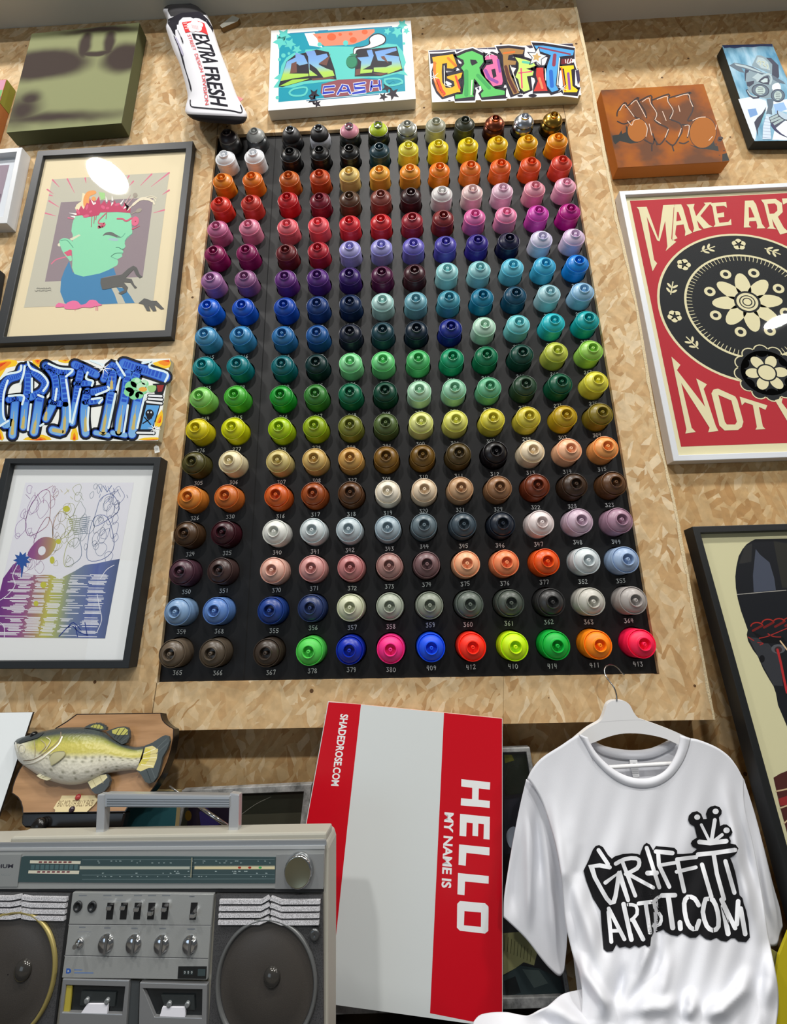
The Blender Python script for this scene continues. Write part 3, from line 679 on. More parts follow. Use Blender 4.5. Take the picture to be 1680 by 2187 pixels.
a.up(); a.fill('EC7BA6', q((305, 1712), (340, 1662), (420, 1678), (440, 1660), (500, 1638), (560, 1650), (590, 1685), (650, 1670), (690, 1630), (760, 1635), (790, 1668), (830, 1688), (740, 1705), (700, 1718), (610, 1712), (560, 1730), (470, 1735), (410, 1728), (400, 1708)), 2)
for x in (525, 760, 778): a.stroke('EC7BA6', q((x, 1700), (x, 1745)), 1.2, up=False)
HD = '676765'
a.up(); a.fill(HD, q((815, 1390), (940, 1365), (1050, 1345), (1120, 1280), (1180, 1245), (1220, 1270), (1250, 1345), (1282, 1372), (1250, 1387), (1210, 1350), (1180, 1290), (1090, 1385), (1160, 1395), (1190, 1460), (1222, 1492), (1195, 1502), (1145, 1435), (1070, 1432), (1120, 1490), (1100, 1545), (1040, 1572), (1010, 1552), (1080, 1520), (1050, 1482), (960, 1490), (870, 1512), (830, 1512), (810, 1440)))
a.fill(HD, q((1235, 1667), (1300, 1612), (1350, 1625), (1380, 1640), (1440, 1640), (1525, 1730), (1490, 1737), (1415, 1685), (1440, 1752), (1400, 1757), (1350, 1690), (1372, 1755), (1330, 1752), (1290, 1680)))
for y, x0, x1 in ((1500, 95, 265), (1525, 75, 270)):
    a.stroke('94938A', [q((x0+k*7, y+rn.uniform(-8, 8)))[0] for k in range(int((x1-x0)/7))], 1.0, up=False)
a.build('print', t)

# --- framed line print at lower left
pl = P2(0.852)
t, pr, bk = frame('framed_print', 'black framed line print in purple, yellow and blue with a wide white mount', 'picture', pl,
    [(10.6, 978.6), (343.7, 975.7), (274.3, 1427.7), (-105, 1429)], [(21.4, 990), (328, 990.6), (261.4, 1410.6), (-70, 1412)], 0.028, mat('191D20', 0.55, name='black_frame_wood'), 0.012)
backing(t, bk, pl.n, mat('E9ECEC', 0.75))
a = Art(pr, 0.7); a.k = 2
PQ = [(54.3, 1030.6), (285.7, 1030.6), (224.3, 1363.4), (-23, 1361)]
u0 = pr.pt((54, 1031)).x; u1 = pr.pt((286, 1031)).x
def gradmat(name, stops, lo, hi, axis='X', rough=0.7, mixw=None):
    def fn(nt, b):
        tc = N(nt, 'ShaderNodeTexCoord'); sx = N(nt, 'ShaderNodeSeparateXYZ'); nt.links.new(tc.outputs['Object'], sx.inputs[0])
        mr = N(nt, 'ShaderNodeMapRange'); mr.inputs['From Min'].default_value = lo; mr.inputs['From Max'].default_value = hi
        nt.links.new(sx.outputs[axis], mr.inputs['Value'])
        r = N(nt, 'ShaderNodeValToRGB'); e = r.color_ramp.elements
        while len(e) < len(stops): e.new(.5)
        for i, (p, c) in enumerate(stops): c = hexrgb(c); e[i].position = p; e[i].color = (lin(c[0]), lin(c[1]), lin(c[2]), 1)
        nt.links.new(mr.outputs[0], r.inputs[0]); nt.links.new(r.outputs[0], b.inputs['Base Color']); b.inputs['Roughness'].default_value = rough
        b.inputs['Specular IOR Level'].default_value = 0.3
    return nodemat(name, fn)
INK = gradmat('rainbow_ink', [(0.0, '6E3480'), (0.2, '8E5088'), (0.33, 'A8886C'), (0.4, 'B9B65A'), (0.5, 'A4AC70'), (0.6, '74849A'), (0.78, '5868A4'), (1.0, '3E4C6C')], u0, u1)
PALE = gradmat('rainbow_ink_pale', [(0.0, '9A7CB0'), (0.3, 'A88CA8'), (0.45, 'A8AC70'), (0.6, '8492A0'), (1.0, '666EA4')], u0, u1)
a.fill('E1E2EA', PQ)
G = lambda u, v: rectquad(PQ, u, v, u, v)[0]
rn = random.Random(12)
# lower half: ink field broken by white dashes
a.fill(INK, [G(0, .62), G(.06, .53), G(.12, .5), G(.16, .58), G(.3, .6), G(.4, .59), G(.5, .62), G(.62, .57), G(.7, .53), G(.8, .52), G(.92, .5), G(1, .49), G(1, 1), G(0, 1)])
for k in range(58):
    v = .585+k*.0071
    if k in (18, 19, 37, 38): continue
    for u_a, u_b in ((.05+.1*abs(math.sin(k*.4)), .27+.02*math.sin(k)), (.30, .42), (.45, .56), (.6, .73+.05*math.sin(k*.7)), (.78, .93)):
        if rn.random() < (.2 if u_b < .7 else .4): continue
        a.stroke('E4E6EC', [G(u_a-(v-.58)*.03+rn.uniform(-.02, .02), v), G(u_b-rn.uniform(0, .03), v+.0006)], 1.5, up=False, cap=False)
a.up()
# upper half: generic tangle of ink outlines
def loop(c, r, n, col, w):
    P = [(c[0]+r*rn.uniform(.5, 1.1)*math.cos(k*6.283/n), c[1]+r*1.2*rn.uniform(.5, 1.1)*math.sin(k*6.283/n)) for k in range(n)]
    a.stroke(col, [G(min(max(u, .01), .985), min(max(v, .01), .95)) for u, v in P], w, 4, closed=True, up=False)
for k in range(75): loop((rn.uniform(.03, .97), rn.uniform(.02, .56)), rn.uniform(.015, .06), rn.randint(4, 7), PALE, .9)
for c, r in (((.2, .2), .15), ((.42, .28), .11), ((.78, .17), .13), ((.3, .36), .12), ((.78, .4), .16), ((.56, .47), .1)): loop(c, r, 6, INK, 1.3)
a.up()
for k in range(9): a.stroke(PALE, [G(.47+.01*k, .24+.012*k), G(.66, .22+.013*k)], 1.8, up=False)
for k in range(26):
    x, y = rn.uniform(.02, .98), rn.uniform(.01, .1); a.stroke(INK, [G(x, y), G(min(x+rn.uniform(-.05, .06), .985), y+rn.uniform(.01, .05))], .9, up=False)
a.up(); a.fill(INK, [G(.17, .47), G(.22, .38), (G(.3, .35)), G(.4, .38), G(.38, .46), G(.3, .5)], 4); a.fill('E1E2EA', ell(G(.29, .44), 8, 10, 16, .3))
for u, v in ((.42, .38), (.4, .5), (.43, .17), (.37, .66), (.34, .78)): a.fill('BFBE4A', ell(G(u, v), rn.uniform(5, 9), rn.uniform(4, 8), 12), up=False)
a.up(); a.fill('2F57A0', star(G(.13, .5), 19, 11, 9, .3)); a.stroke('2F57A0', [G(.14, .5), G(.16, .61)], [8, 2])
for P in ([(.1, .53), (.08, .6), (.12, .66), (.08, .72), (.02, .76)], [(.02, .9), (.1, .92), (.13, 1)], [(.86, .72), (.9, .8), (.94, .88), (.92, .96)], [(.96, .53), (.9, .56), (.86, .62)]):
    a.stroke('E1E2EA', [G(*p) for p in P], 1.4, 4, up=False)
a.up()
for P in ([(.6, .99), (.68, .92), (.76, .96), (.84, .98)], [(.66, .93), (.7, .9), (.78, .95)], [(.72, .92), (.76, .99)], [(.8, .9), (.84, .98)]): a.stroke('33468C', [G(*p) for p in P], 2, 3, up=False)
a.up(); a.stroke('5B6FA0', [G(.68, .02), G(.72, .06), G(.72, .02), G(.77, .06), G(.8, .02)], 1.4); a.build('print', t)
backing_m = None

# --- white frame and painting at the left border, and a dark frame corner
pl = P2(0.852)
t, pr, bk = frame('framed_print', 'white box frame cut off by the left border, beside the green head print', 'picture', pl,
    [(-60, 322), (47.3, 314.4), (14, 476.6), (-100, 480)], [(-40, 331), (35.5, 324), (6, 462), (-80, 466)], 0.028, mat('D6D9DC', 0.4), 0.014)
backing(t, bk, pl.n, mat('DCE2EA', .8)); a = Art(pr, .7); a.k = 2
a.fill('9A8A98', [(-40, 356), (20, 352), (-6, 460), (-70, 460)]); a.fill('6C5F70', [(-30, 400), (3, 415), (-6, 445), (-40, 450)]); a.build('print', t)
pl = P2(0.85)
t, a = canvas('canvas_painting', 'orange and olive painted canvas edge at the upper left border', 'painting', pl, [(-60, 176), (14, 169), (-24, 295), (-110, 300)], 0.03, mat('A8642C', .7), None)
a.fill('C8744A', [(-60, 176), (14, 169), (-24, 295), (-110, 300)]); a.fill('C98AA0', [(-30, 174), (13, 170), (6, 192), (-40, 195)]); a.fill('6FA860', [(-30, 195), (6, 192), (2, 206), (-40, 210)]); a.fill('6E4A70', [(-40, 210), (2, 206), (-6, 236), (-50, 240)])
a.build('painted_front', t)
mb = MB(); e0, e1 = pl.pt((14, 169)), pl.pt((-1, 219)); n = pl.n
mb.face([e0-n*.0005+Vector((.0006, 0, 0)), e1-n*.0005+Vector((.0006, 0, 0)), e1-n*.0295+Vector((.0006, 0, 0)), e0-n*.0295+Vector((.0006, 0, 0))], mat('8E8C2C', .7)); mb.build('painted_edge', t, fixn=False)
t, pr, bk = frame('framed_print', 'corner of a black frame at the left border, below the white box frame', 'picture', P2(.86), [(-70, 578), (-3, 574), (-14, 640), (-80, 645)], [(-62, 586), (-11, 582), (-20, 632), (-70, 637)], .019, BF, glass=False)
backing(t, bk, Vector((0, -1, 0)), mat('D8D0C0', .8))

# --- blurred green canvas
pl = P2(0.842)
def blur(nt, b):
    tc = N(nt, 'ShaderNodeTexCoord'); L = nt.links.new; acc = None
    nz = N(nt, 'ShaderNodeTexNoise'); nz.inputs['Scale'].default_value = 9; L(tc.outputs['Object'], nz.inputs['Vector'])
    ad = N(nt, 'ShaderNodeVectorMath', operation='MULTIPLY_ADD'); ad.inputs[1].default_value = (.03, 0, .03); L(nz.outputs['Color'], ad.inputs[0]); L(tc.outputs['Object'], ad.inputs[2])
    def blob(px, py, sx, sz, soft):
        nonlocal acc
        p = pl.pt((px, py)); mp = N(nt, 'ShaderNodeMapping'); mp.vector_type = 'POINT'
        s1, s2 = 1/sx, 1/sz
        mp.inputs['Scale'].default_value = (s1, 0, s2); mp.inputs['Location'].default_value = (-(p.x+.015)*s1, 0, -(p.z+.015)*s2)
        L(ad.outputs[0], mp.inputs[0]); ln = N(nt, 'ShaderNodeVectorMath', operation='LENGTH'); L(mp.outputs[0], ln.inputs[0])
        mr = N(nt, 'ShaderNodeMapRange', interpolation_type='SMOOTHSTEP'); mr.inputs['From Min'].default_value = 1-soft; mr.inputs['From Max'].default_value = 1+soft
        mr.inputs['To Min'].default_value = 1; mr.inputs['To Max'].default_value = 0; L(ln.outputs['Value'], mr.inputs['Value'])
        if acc is None: acc = mr.outputs[0]
        else:
            mxx = N(nt, 'ShaderNodeMath', operation='MAXIMUM'); L(acc, mxx.inputs[0]); L(mr.outputs[0], mxx.inputs[1]); acc = mxx.outputs[0]
    blob(90, 138, .15, .07, .3); blob(268, 124, .075, .065, .35); blob(181, 96, .02, .075, .5); blob(233, 92, .018, .07, .5); blob(215, 64, .13, .014, .7); blob(205, 113, .07, .012, .5); blob(45, 236, .05, .06, .8); blob(110, 252, .2, .02, .9); blob(62, 212, .035, .03, .7)
    mx = N(nt, 'ShaderNodeMix', data_type='RGBA'); c1, c2 = hexrgb('8A8E66'), hexrgb('3E332E')
    mx.inputs['A'].default_value = [lin(x) for x in c1]+[1]; mx.inputs['B'].default_value = [lin(x) for x in c2]+[1]
    L(acc, mx.inputs['Factor']); L(mx.outputs['Result'], b.inputs['Base Color']); b.inputs['Roughness'].default_value = .8; b.inputs['Specular IOR Level'].default_value = .1
BL = nodemat('blurred_paint', blur)
t, a = canvas('canvas_painting', 'blurred olive green and brown canvas at the upper left', 'painting', pl, [(68, 72), (298, 48), (259, 263), (13, 283)], 0.036, mat('4E5230', .7), BL)
a.build('painted_front', t)

# --- blue lettered canvas
pl = P2(0.862)
t, a = canvas('canvas_painting', 'long canvas with blue brick graffiti lettering on white and flame orange', 'painting', pl, [(-12, 772), (363.5, 765.7), (337, 941), (-30, 943)], 0.018, mat('B8B49A', .7), 'ECEFEA')
q = Z(0, 760, 4.5405)
for big, mid, core in (([(0, 50), (160, 45), (150, 100), (60, 120), (0, 210)], [(0, 65), (110, 55), (80, 95), (0, 150)], [(0, 75), (70, 60), (0, 110)]),
    ([(310, 40), (420, 40), (395, 100), (350, 110)], [(330, 40), (400, 40), (370, 85)], [(345, 42), (385, 42), (365, 65)]), ([(560, 42), (690, 40), (660, 70), (600, 65)], [(600, 42), (665, 40), (635, 55)], [(615, 42), (650, 41), (632, 50)]),
    ([(1480, 70), (1640, 35), (1645, 110), (1560, 120)], [(1530, 60), (1640, 40), (1640, 85), (1590, 95)], [(1570, 45), (1640, 38), (1640, 62)]), ([(220, 815), (330, 770), (420, 765), (500, 815)], [(280, 818), (390, 785), (450, 818)], [(330, 818), (395, 800), (420, 818)]),
    ([(680, 810), (710, 690), (735, 690), (760, 810)], [(700, 810), (720, 740), (740, 810)], [(708, 812), (720, 770), (730, 812)]), ([(1340, 815), (1400, 795), (1525, 790), (1520, 815)], [(1370, 818), (1520, 805), (1515, 818)], [(1440, 818), (1500, 812), (1500, 818)]),
    ([(1490, 660), (1570, 520), (1575, 640), (1540, 690)], [(1520, 650), (1565, 570), (1560, 640)], [(1535, 650), (1560, 610), (1555, 650)]), ([(0, 700), (40, 800), (0, 815)], [(0, 740), (20, 800), (0, 812)], [(0, 770), (10, 800), (0, 808)])):
    a.fill('F2C62C', q(*big), 2, up=False); a.up(); a.fill('EE8A22', q(*mid), 2, up=False); a.up(); a.fill('D8431F', q(*core), up=False); a.up()
LET = [  # strokes of the letters G R A F F I T I with their widths
 ([(215, 120), (180, 190), (90, 225), (30, 300), (5, 430), (10, 590), (50, 670), (110, 640)], 72), ([(85, 425), (205, 412)], 60), ([(150, 425), (135, 600), (120, 770)], 76),
 ([(265, 120), (270, 300), (240, 500), (225, 690)], 70), ([(265, 110), (370, 190), (440, 260), (400, 350), (290, 400)], 72), ([(385, 400), (360, 560), (330, 740)], 84),
 ([(450, 95), (530, 200), (545, 380), (500, 500), (445, 610)], 74), ([(445, 95), (560, 150), (690, 160)], 76), ([(610, 190), (635, 420), (640, 600), (600, 730), (510, 720)], 82), ([(500, 450), (640, 470)], 60),
 ([(725, 85), (830, 130), (930, 180)], 74), ([(790, 110), (760, 260), (735, 420), (700, 650)], 66), ([(740, 270), (880, 265)], 52),
 ([(1040, 320), (930, 345), (835, 355)], 62), ([(850, 350), (820, 480), (815, 620), (830, 750)], 78), ([(820, 450), (970, 430)], 60),
 ([(1005, 225), (1090, 95), (1190, 190)], 66), ([(1090, 150), (1075, 310)], 88),
 ([(1075, 375), (1040, 560), (1000, 740)], 78), ([(925, 745), (1050, 770)], 54),
 ([(1240, 170), (1205, 420), (1165, 600), (1150, 740)], 80), ([(1090, 745), (1215, 770)], 54),
 ([(1200, 75), (1330, 120), (1440, 150), (1600, 205)], 96), ([(1340, 130), (1290, 250)], 80), ([(1340, 400), (1310, 560), (1280, 760)], 84)]
K_ = '1B1E26'
for P, w in LET: a.stroke(K_, q(*P), (w+54)/4.54, 4, up=False)
a.up()
for P, w in LET: a.stroke('1B48B8', q(*P), (w+8)/4.54, 4, up=False)
a.up()
BLU = gradmat('blue_to_sky_paint', [(0, '7FB2DE'), (.35, '5C9CDE'), (.5, '3F7ED6'), (1, '3A74D0')], pl.pt((150, 941)).z, pl.pt((150, 768)).z, 'Z')
for P, w in LET: a.stroke(BLU, q(*P), (w-10)/4.54, 4, up=False)
a.up(); rn = random.Random(2)
for P, w in LET:      # dark blue brick marks on the upper half
    S_ = spline(P, 5)
    for i in range(1, len(S_)-1):
        if S_[i][1] < 480: a.fill('2450BE', q(*ribbon([S_[i-1], ((S_[i][0]*2+S_[i-1][0])/3, (S_[i][1]*2+S_[i-1][1])/3)], w*.62, cap=False)[0]), up=False)
a.up()
for x0, x1, y0, y1 in ((135, 118, 540, 750), (240, 220, 520, 690), (360, 325, 560, 740), (455, 440, 500, 610), (635, 620, 500, 740), (830, 828, 520, 720), (1040, 1000, 480, 740), (1190, 1150, 480, 740), (1320, 1290, 480, 700), (1085, 1080, 200, 310)):
    a.stroke('C7B36A', q((x0, y0), ((x0+x1)/2, (y0+y1)/2), (x1, y1)), [1, 6, 8], 3, up=False)
a.stroke('C7B36A', q((520, 720), (600, 735)), 8, up=False); a.stroke('C7B36A', q((970, 750), (1020, 750)), 5, up=False); a.up()
for P in ([(240, 100), (225, 190), (195, 270)], [(0, 225), (60, 180), (190, 150), (205, 95)], [(75, 240), (35, 380), (30, 560), (50, 620)], [(85, 390), (225, 385), (215, 470)], [(270, 60), (300, 120), (400, 170), (465, 260), (420, 340)], [(470, 75), (580, 120), (705, 135), (640, 200)], [(640, 230), (675, 480), (680, 640)], [(850, 160), (835, 220), (900, 245), (890, 290)], [(1045, 300), (1050, 330), (930, 380)], [(890, 420), (990, 410), (960, 460)], [(1120, 370), (1085, 540), (1050, 700)], [(1130, 60), (1210, 190)], [(860, 500), (850, 640), (855, 720)], [(1165, 210), (1130, 330)], [(1405, 380), (1370, 520), (1330, 700)], [(1380, 70), (1470, 60), (1450, 110), (1620, 165), (1600, 250)], [(310, 220), (310, 350)], [(550, 320), (535, 430)], [(780, 320), (740, 480), (700, 650)], [(300, 470), (270, 720)], [(0, 680), (80, 630)], [(420, 400), (370, 380)], [(390, 680), (420, 660)], [(880, 45), (1000, 90)], [(1240, 480), (1220, 620), (1200, 740)]):
    a.stroke('DCEFF4', q(*P), 4.6, 4, up=False)
a.up(); a.fill(K_, q((1400, 440), (1560, 460), (1480, 730), (1335, 730))); a.fill('5AA0DC', q((1420, 475), (1545, 482), (1472, 712), (1360, 712)))
for P in ([(1445, 385), (1565, 392)], [(1440, 415), (1570, 425)], [(1425, 445), (1565, 462)], [(1330, 745), (1490, 748)]): a.stroke(K_, q(*P), 8.5, up=False)
a.up()
for P in ([(1445, 385), (1565, 392)], [(1440, 415), (1570, 425)], [(1425, 445), (1565, 462)], [(1330, 745), (1490, 748)]): a.stroke('E6EAEC', q(*P), 4.6, up=False)
a.up(); a.fill(K_, q((1480, 270), (1615, 265), (1580, 375), (1500, 370))); a.fill('8E2A2A', q((1520, 285), (1590, 282), (1570, 345), (1530, 350)))
for x, y, r in ((1270, 300, 60), (1320, 260, 55), (1250, 350, 50), (1300, 380, 50), (1380, 330, 50), (1350, 380, 40), (1400, 270, 40)): a.fill('86D59A', ell(q((x, y))[0], r/4.54, r/4.54*.9), up=False)
a.up()
for x, y, r in ((1370, 300, 48), (1330, 240, 26), (1400, 255, 28), (1440, 320, 36)): a.fill('B8E3C0', ell(q((x, y))[0], r/4.54, r/4.54*.9), up=False)
a.up(); a.fill('E0A94A', ell(q((1385, 325))[0], 9, 5)); a.fill('9CCB84', q((1430, 295), (1510, 290), (1500, 345), (1450, 350)), 3)
a.fill(K_, ell(q((1450, 560))[0], 9, 9)); a.fill(K_, q((1420, 585), (1475, 585), (1465, 612), (1425, 612)))
for x in (1435, 1465): a.fill('DCE8EE', ell(q((x, 548))[0], 1.5, 2.2), up=False)
a.stroke(K_, q((1385, 655), (1470, 600)), 2.6, up=False); a.stroke(K_, q((1400, 595), (1460, 665)), 2.6, up=False); a.up()
for cx, cy, r in ((1005, 120, 95), (1495, 705, 62)):
    for k in range(8): a.stroke('F6FAFB', q((cx, cy), (cx+r*(1 if k % 2 == 0 else .7)*math.cos(k*.785+.1), cy+r*(1 if k % 2 == 0 else .7)*math.sin(k*.785+.1))), [2.4, .5], up=False)
a.build('painted_front', t)
# price tag hanging below it
pl = P2(0.872); q = Z(240, 940, 8.4)
c = pl.pt((335, 955)); t = thing('price_tag', c, 'small white paper price tag hanging below the blue lettered canvas', 'price tag')
mb = MB(); mb.slab(pl, q((742, 125), (785, 85), (828, 112), (850, 212), (760, 238)), 0.0006, mat('E6E6DF', .8)); mb.build('tag_card', t)
mb = MB(); mb.tube([pl.pt(p) for p in q((785, 95), (778, 60), (785, 35))], .0004, mat('D8D4C8', .8), 6); mb.build('string', t)
a = Art(pl, .8); a.k = 2
for y in (150, 175, 195): a.stroke('8C8C8C', q((770, y+5), (825, y-8)), .6, up=False)
a.build('writing', t)
# --- lettered canvas with teal ground
pl = P2(0.853)
t, a = canvas('canvas_painting', 'white bordered canvas with teal ground and CASH lettering above the can board', 'painting', pl,
    [(578.9, 65.4), (876.7, 44), (887.8, 211.3), (572.2, 236.4)], 0.026, mat('D2D0C4', .7), 'E9E9E6')
q = Z(560, 20, 4.6667); TE, TL_, K2 = '1392A8', '5CC4BC', '2A2730'
a.fill(TE, q((170, 245), (1390, 172), (1425, 815), (160, 925)))
a.fill('F0F0EE', q((420, 240), (520, 230), (600, 380), (470, 360))); a.stroke('2C7FA6', q((280, 240), (1290, 172)), 2); a.fill('2C7FA6', q((540, 235), (655, 220), (655, 205), (560, 210)))
a.fill('E08468', q((500, 245), (1115, 195), (1120, 225), (1030, 300), (900, 350), (620, 365), (560, 330), (545, 290)))
for x, y, r in ((690, 275, 45), (905, 305, 36), (1020, 225, 30), (775, 250, 18), (570, 280, 16), (880, 245, 20)): a.fill('DC6038', ell(q((x, y))[0], r/4.67, r/4.67*.8), up=False)
a.up()
for x, y, r, ro in ((215, 260, 75, .2), (180, 320, 80, .5), (275, 345, 62, .1), (345, 400, 50, .3), (1395, 150, 55, .2), (1345, 225, 60, .4), (1245, 220, 40, .1), (1435, 215, 36, .2)): a.fill(TL_, star(q((x, y))[0], r/4.67, r/9.5, 5, ro), up=False)
a.up()
for x, y, r in ((210, 460, 22), (170, 500, 16), (265, 440, 14), (150, 880, 18), (570, 350, 22), (830, 335, 26), (1410, 340, 14)): a.fill(TL_, ell(q((x, y))[0], r/4.67), up=False)
a.up(); a.fill(TL_, q((110, 780), (165, 700), (115, 690), (175, 640), (190, 560), (240, 480), (320, 430), (420, 440), (430, 400), (560, 395), (620, 370), (760, 370), (1010, 375), (1210, 355), (1240, 340), (1340, 350), (1400, 420), (1430, 530), (1400, 600), (1450, 660), (1340, 640), (1160, 690), (1060, 680), (930, 695), (880, 700), (640, 720), (420, 745), (300, 780)))
a.fill(K2, q((160, 770), (200, 650), (240, 520), (330, 450), (410, 435), (540, 400), (660, 425), (720, 600), (740, 700), (610, 690), (400, 720), (200, 775)))
a.fill(K2, q((930, 400), (1060, 395), (1340, 370), (1400, 610), (1180, 665), (920, 670)))
LG = gradmat('blue_to_green_paint', [(0, '9CCB4E'), (.25, 'A8CE52'), (.48, '7FB2CE'), (.7, '6F9FD8'), (1, '6C92D0')], pl.pt((700, 170)).z, pl.pt((700, 108)).z, 'Z')
for P in ([(180, 715), (245, 520), (330, 480), (330, 430), (415, 460), (455, 540), (370, 560), (345, 540), (270, 640), (460, 640), (460, 665), (300, 690)],
          [(430, 420), (520, 410), (540, 460), (640, 440), (655, 470), (560, 550), (640, 590), (700, 610), (720, 660), (610, 680), (540, 590), (470, 540), (470, 600), (550, 660), (470, 665), (455, 470)],
          [(945, 480), (1060, 470), (1040, 410), (1090, 400), (1110, 460), (1075, 560), (1000, 600), (1100, 600), (1090, 630), (975, 640), (985, 520)],
          [(1120, 420), (1330, 380), (1340, 410), (1220, 450), (1360, 470), (1365, 500), (1390, 590), (1260, 640), (1110, 620), (1110, 580), (1230, 575), (1290, 550), (1290, 520), (1150, 510)]): a.fill(LG, q(*P))
a.fill('9CCB4E', q((170, 765), (300, 700), (470, 690), (400, 715), (240, 760)))
for P in ([(290, 540), (340, 520), (345, 630), (275, 640)], [(660, 470), (680, 440), (640, 560), (560, 540)], [(1180, 470), (1215, 465), (1260, 540), (1190, 490)], [(930, 600), (975, 590), (975, 650), (925, 660)], [(1100, 640), (1260, 630), (1180, 660)], [(490, 690), (700, 670), (720, 690), (500, 710)]): a.fill('6E4A42', q(*P), up=False)
a.up()
# plain money sack and a puff of smoke
a.fill('1D5B46', ell(q((892, 525))[0], 12.5, 14.2)); a.fill('2F8462', ell(q((888, 520))[0], 11.4, 13)); a.fill('2F8462', q((870, 450), (920, 430), (945, 450), (915, 475))); a.stroke('1D5B46', q((872, 470), (925, 465)), 1.2)
a.fill(K2, q((905, 440), (915, 380), (990, 370), (1060, 345), (1060, 290), (1100, 250), (1170, 240), (1225, 270), (1230, 320), (1190, 355), (1080, 390), (960, 405), (930, 445)), 3)
a.fill('F1F1F0', q((912, 440), (922, 390), (1000, 378), (1075, 345), (1070, 295), (1110, 260), (1165, 250), (1215, 278), (1218, 318), (1180, 348), (1080, 382), (950, 398), (925, 440)), 3)
a.fill('8A4A54', q((590, 745), (760, 700), (990, 690), (1190, 705), (1195, 805), (850, 860), (620, 880), (580, 830)))
def letters(P, col, w, edge=None, ew=0):
    if edge:
        for s_ in P: a.stroke(edge, q(*s_), (w+ew)/4.67, up=False)
        a.up()
    for s_ in P: a.stroke(col, q(*s_), w/4.67, up=False)
    a.up()
letters([[(715, 765), (615, 775), (605, 835), (705, 825)], [(750, 845), (800, 755), (845, 765), (875, 835)], [(790, 815), (860, 808)], [(1020, 733), (912, 748), (922, 786), (1022, 780), (1026, 815), (902, 838)], [(1090, 720), (1080, 805)], [(1165, 712), (1175, 800)], [(1090, 768), (1170, 760)]], '2338B4', 19, 'D8DCE6', 13)
for x, y, r, ro in ((515, 845, 60, .3), (505, 900, 58, .1), (545, 940, 45, .6), (1240, 780, 52, .2), (1300, 840, 70, .5), (1205, 870, 48, .1)): a.fill('231C2A', star(q((x, y))[0], r/4.67, r/11, 5, ro), up=False)
a.up()
for P in ([(270, 830), (320, 790), (440, 780), (420, 850), (310, 860)], [(1220, 700), (1350, 690), (1395, 730), (1260, 760)]): a.stroke(TL_, q(*P), 4, 3, closed=True)
a.stroke(TE, q((1270, 735), (1300, 715), (1330, 730), (1310, 745)), 1.6, 3); a.stroke('2C7FA6', q((440, 910), (1160, 845)), 1.6)
a.build('painted_front', t)

# --- colourful lettered canvas
pl = P2(0.858)
t, a = canvas('canvas_painting', 'small canvas with multicoloured graffiti letters above the right end of the board', 'painting', pl,
    [(914.2, 107.6), (1222.3, 92.2), (1241, 203), (922.5, 218.5)], 0.022, mat('C6BC96', .7), 'ECECEC')
q = Z(905, 85, 4.8696); K3 = '221C2C'
a.fill('4A4456', q((48, 115), (800, 75), (760, 100), (500, 95), (330, 130), (200, 135), (60, 150))); a.fill('3A3346', q((1060, 60), (1545, 38), (1560, 80), (1400, 60), (1240, 62), (1100, 90))); a.fill('8C8A94', q((330, 100), (560, 92), (640, 130), (480, 110)))
LT = [('F2B01E', [(85, 180), (190, 165), (300, 150), (345, 270), (300, 300), (240, 295), (240, 240), (190, 250), (185, 330), (190, 440), (230, 500), (280, 500), (320, 480), (310, 430), (240, 400), (240, 380), (400, 340), (385, 390), (350, 420), (380, 545), (345, 545), (250, 575), (200, 590), (150, 540), (110, 450), (105, 330), (130, 240), (95, 230)]),
      ('5BBE62', [(340, 175), (440, 130), (500, 115), (610, 165), (620, 230), (575, 290), (590, 350), (680, 460), (740, 510), (840, 530), (840, 570), (600, 600), (590, 560), (620, 530), (540, 420), (520, 400), (510, 570), (520, 590), (325, 615), (325, 570), (400, 565), (420, 450), (415, 330), (385, 290), (420, 250), (410, 210)]),
      ('EE6EA0', [(640, 175), (710, 150), (760, 170), (800, 300), (820, 430), (810, 465), (720, 485), (690, 440), (640, 390), (615, 320), (650, 265), (720, 250), (710, 200), (635, 210)]),
      ('A07A48', [(780, 95), (880, 85), (1040, 105), (1025, 150), (930, 150), (880, 160), (870, 210), (960, 220), (950, 260), (880, 260), (890, 340), (940, 450), (990, 550), (930, 570), (870, 440), (830, 300), (820, 160)]),
      ('C4E070', [(945, 180), (1050, 205), (1140, 235), (1160, 270), (1110, 290), (1060, 300), (1140, 330), (1130, 370), (1070, 380), (1100, 520), (1040, 540), (1000, 500), (980, 410), (950, 385), (985, 300), (985, 240)]),
      ('CC3A34', [(1170, 290), (1240, 290), (1245, 390), (1285, 530), (1140, 535), (1165, 480), (1185, 430), (1165, 370)]),
      ('4EA0DC', [(1145, 60), (1240, 60), (1560, 110), (1550, 160), (1410, 175), (1385, 330), (1370, 470), (1400, 520), (1330, 545), (1280, 480), (1265, 360), (1285, 260), (1320, 160), (1180, 110)]),
      ('F4CE1E', [(1410, 275), (1555, 265), (1560, 300), (1530, 310), (1545, 480), (1600, 520), (1590, 545), (1450, 545), (1450, 515), (1480, 480), (1455, 300), (1425, 300)])]
for c, P in LT:
    a.stroke('F0F0F0', q(*P), 16, closed=True, up=False)
a.up()
for c, P in LT: a.stroke(K3, q(*P), 11, closed=True, up=False)
a.up()
for c, P in LT: a.fill(K3, q(*P), up=False)
a.up()
for c, P in LT: a.fill(c, q(*P), up=False)
a.up()
a.fill(K3, q((480, 205), (540, 210), (560, 240), (500, 270), (485, 240))); a.fill(K3, q((700, 310), (740, 300), (755, 380), (720, 400))); a.fill('F0F0F0', q((530, 500), (590, 480), (600, 520), (560, 560))); a.fill('3C3450', q((545, 500), (575, 490), (575, 530)))
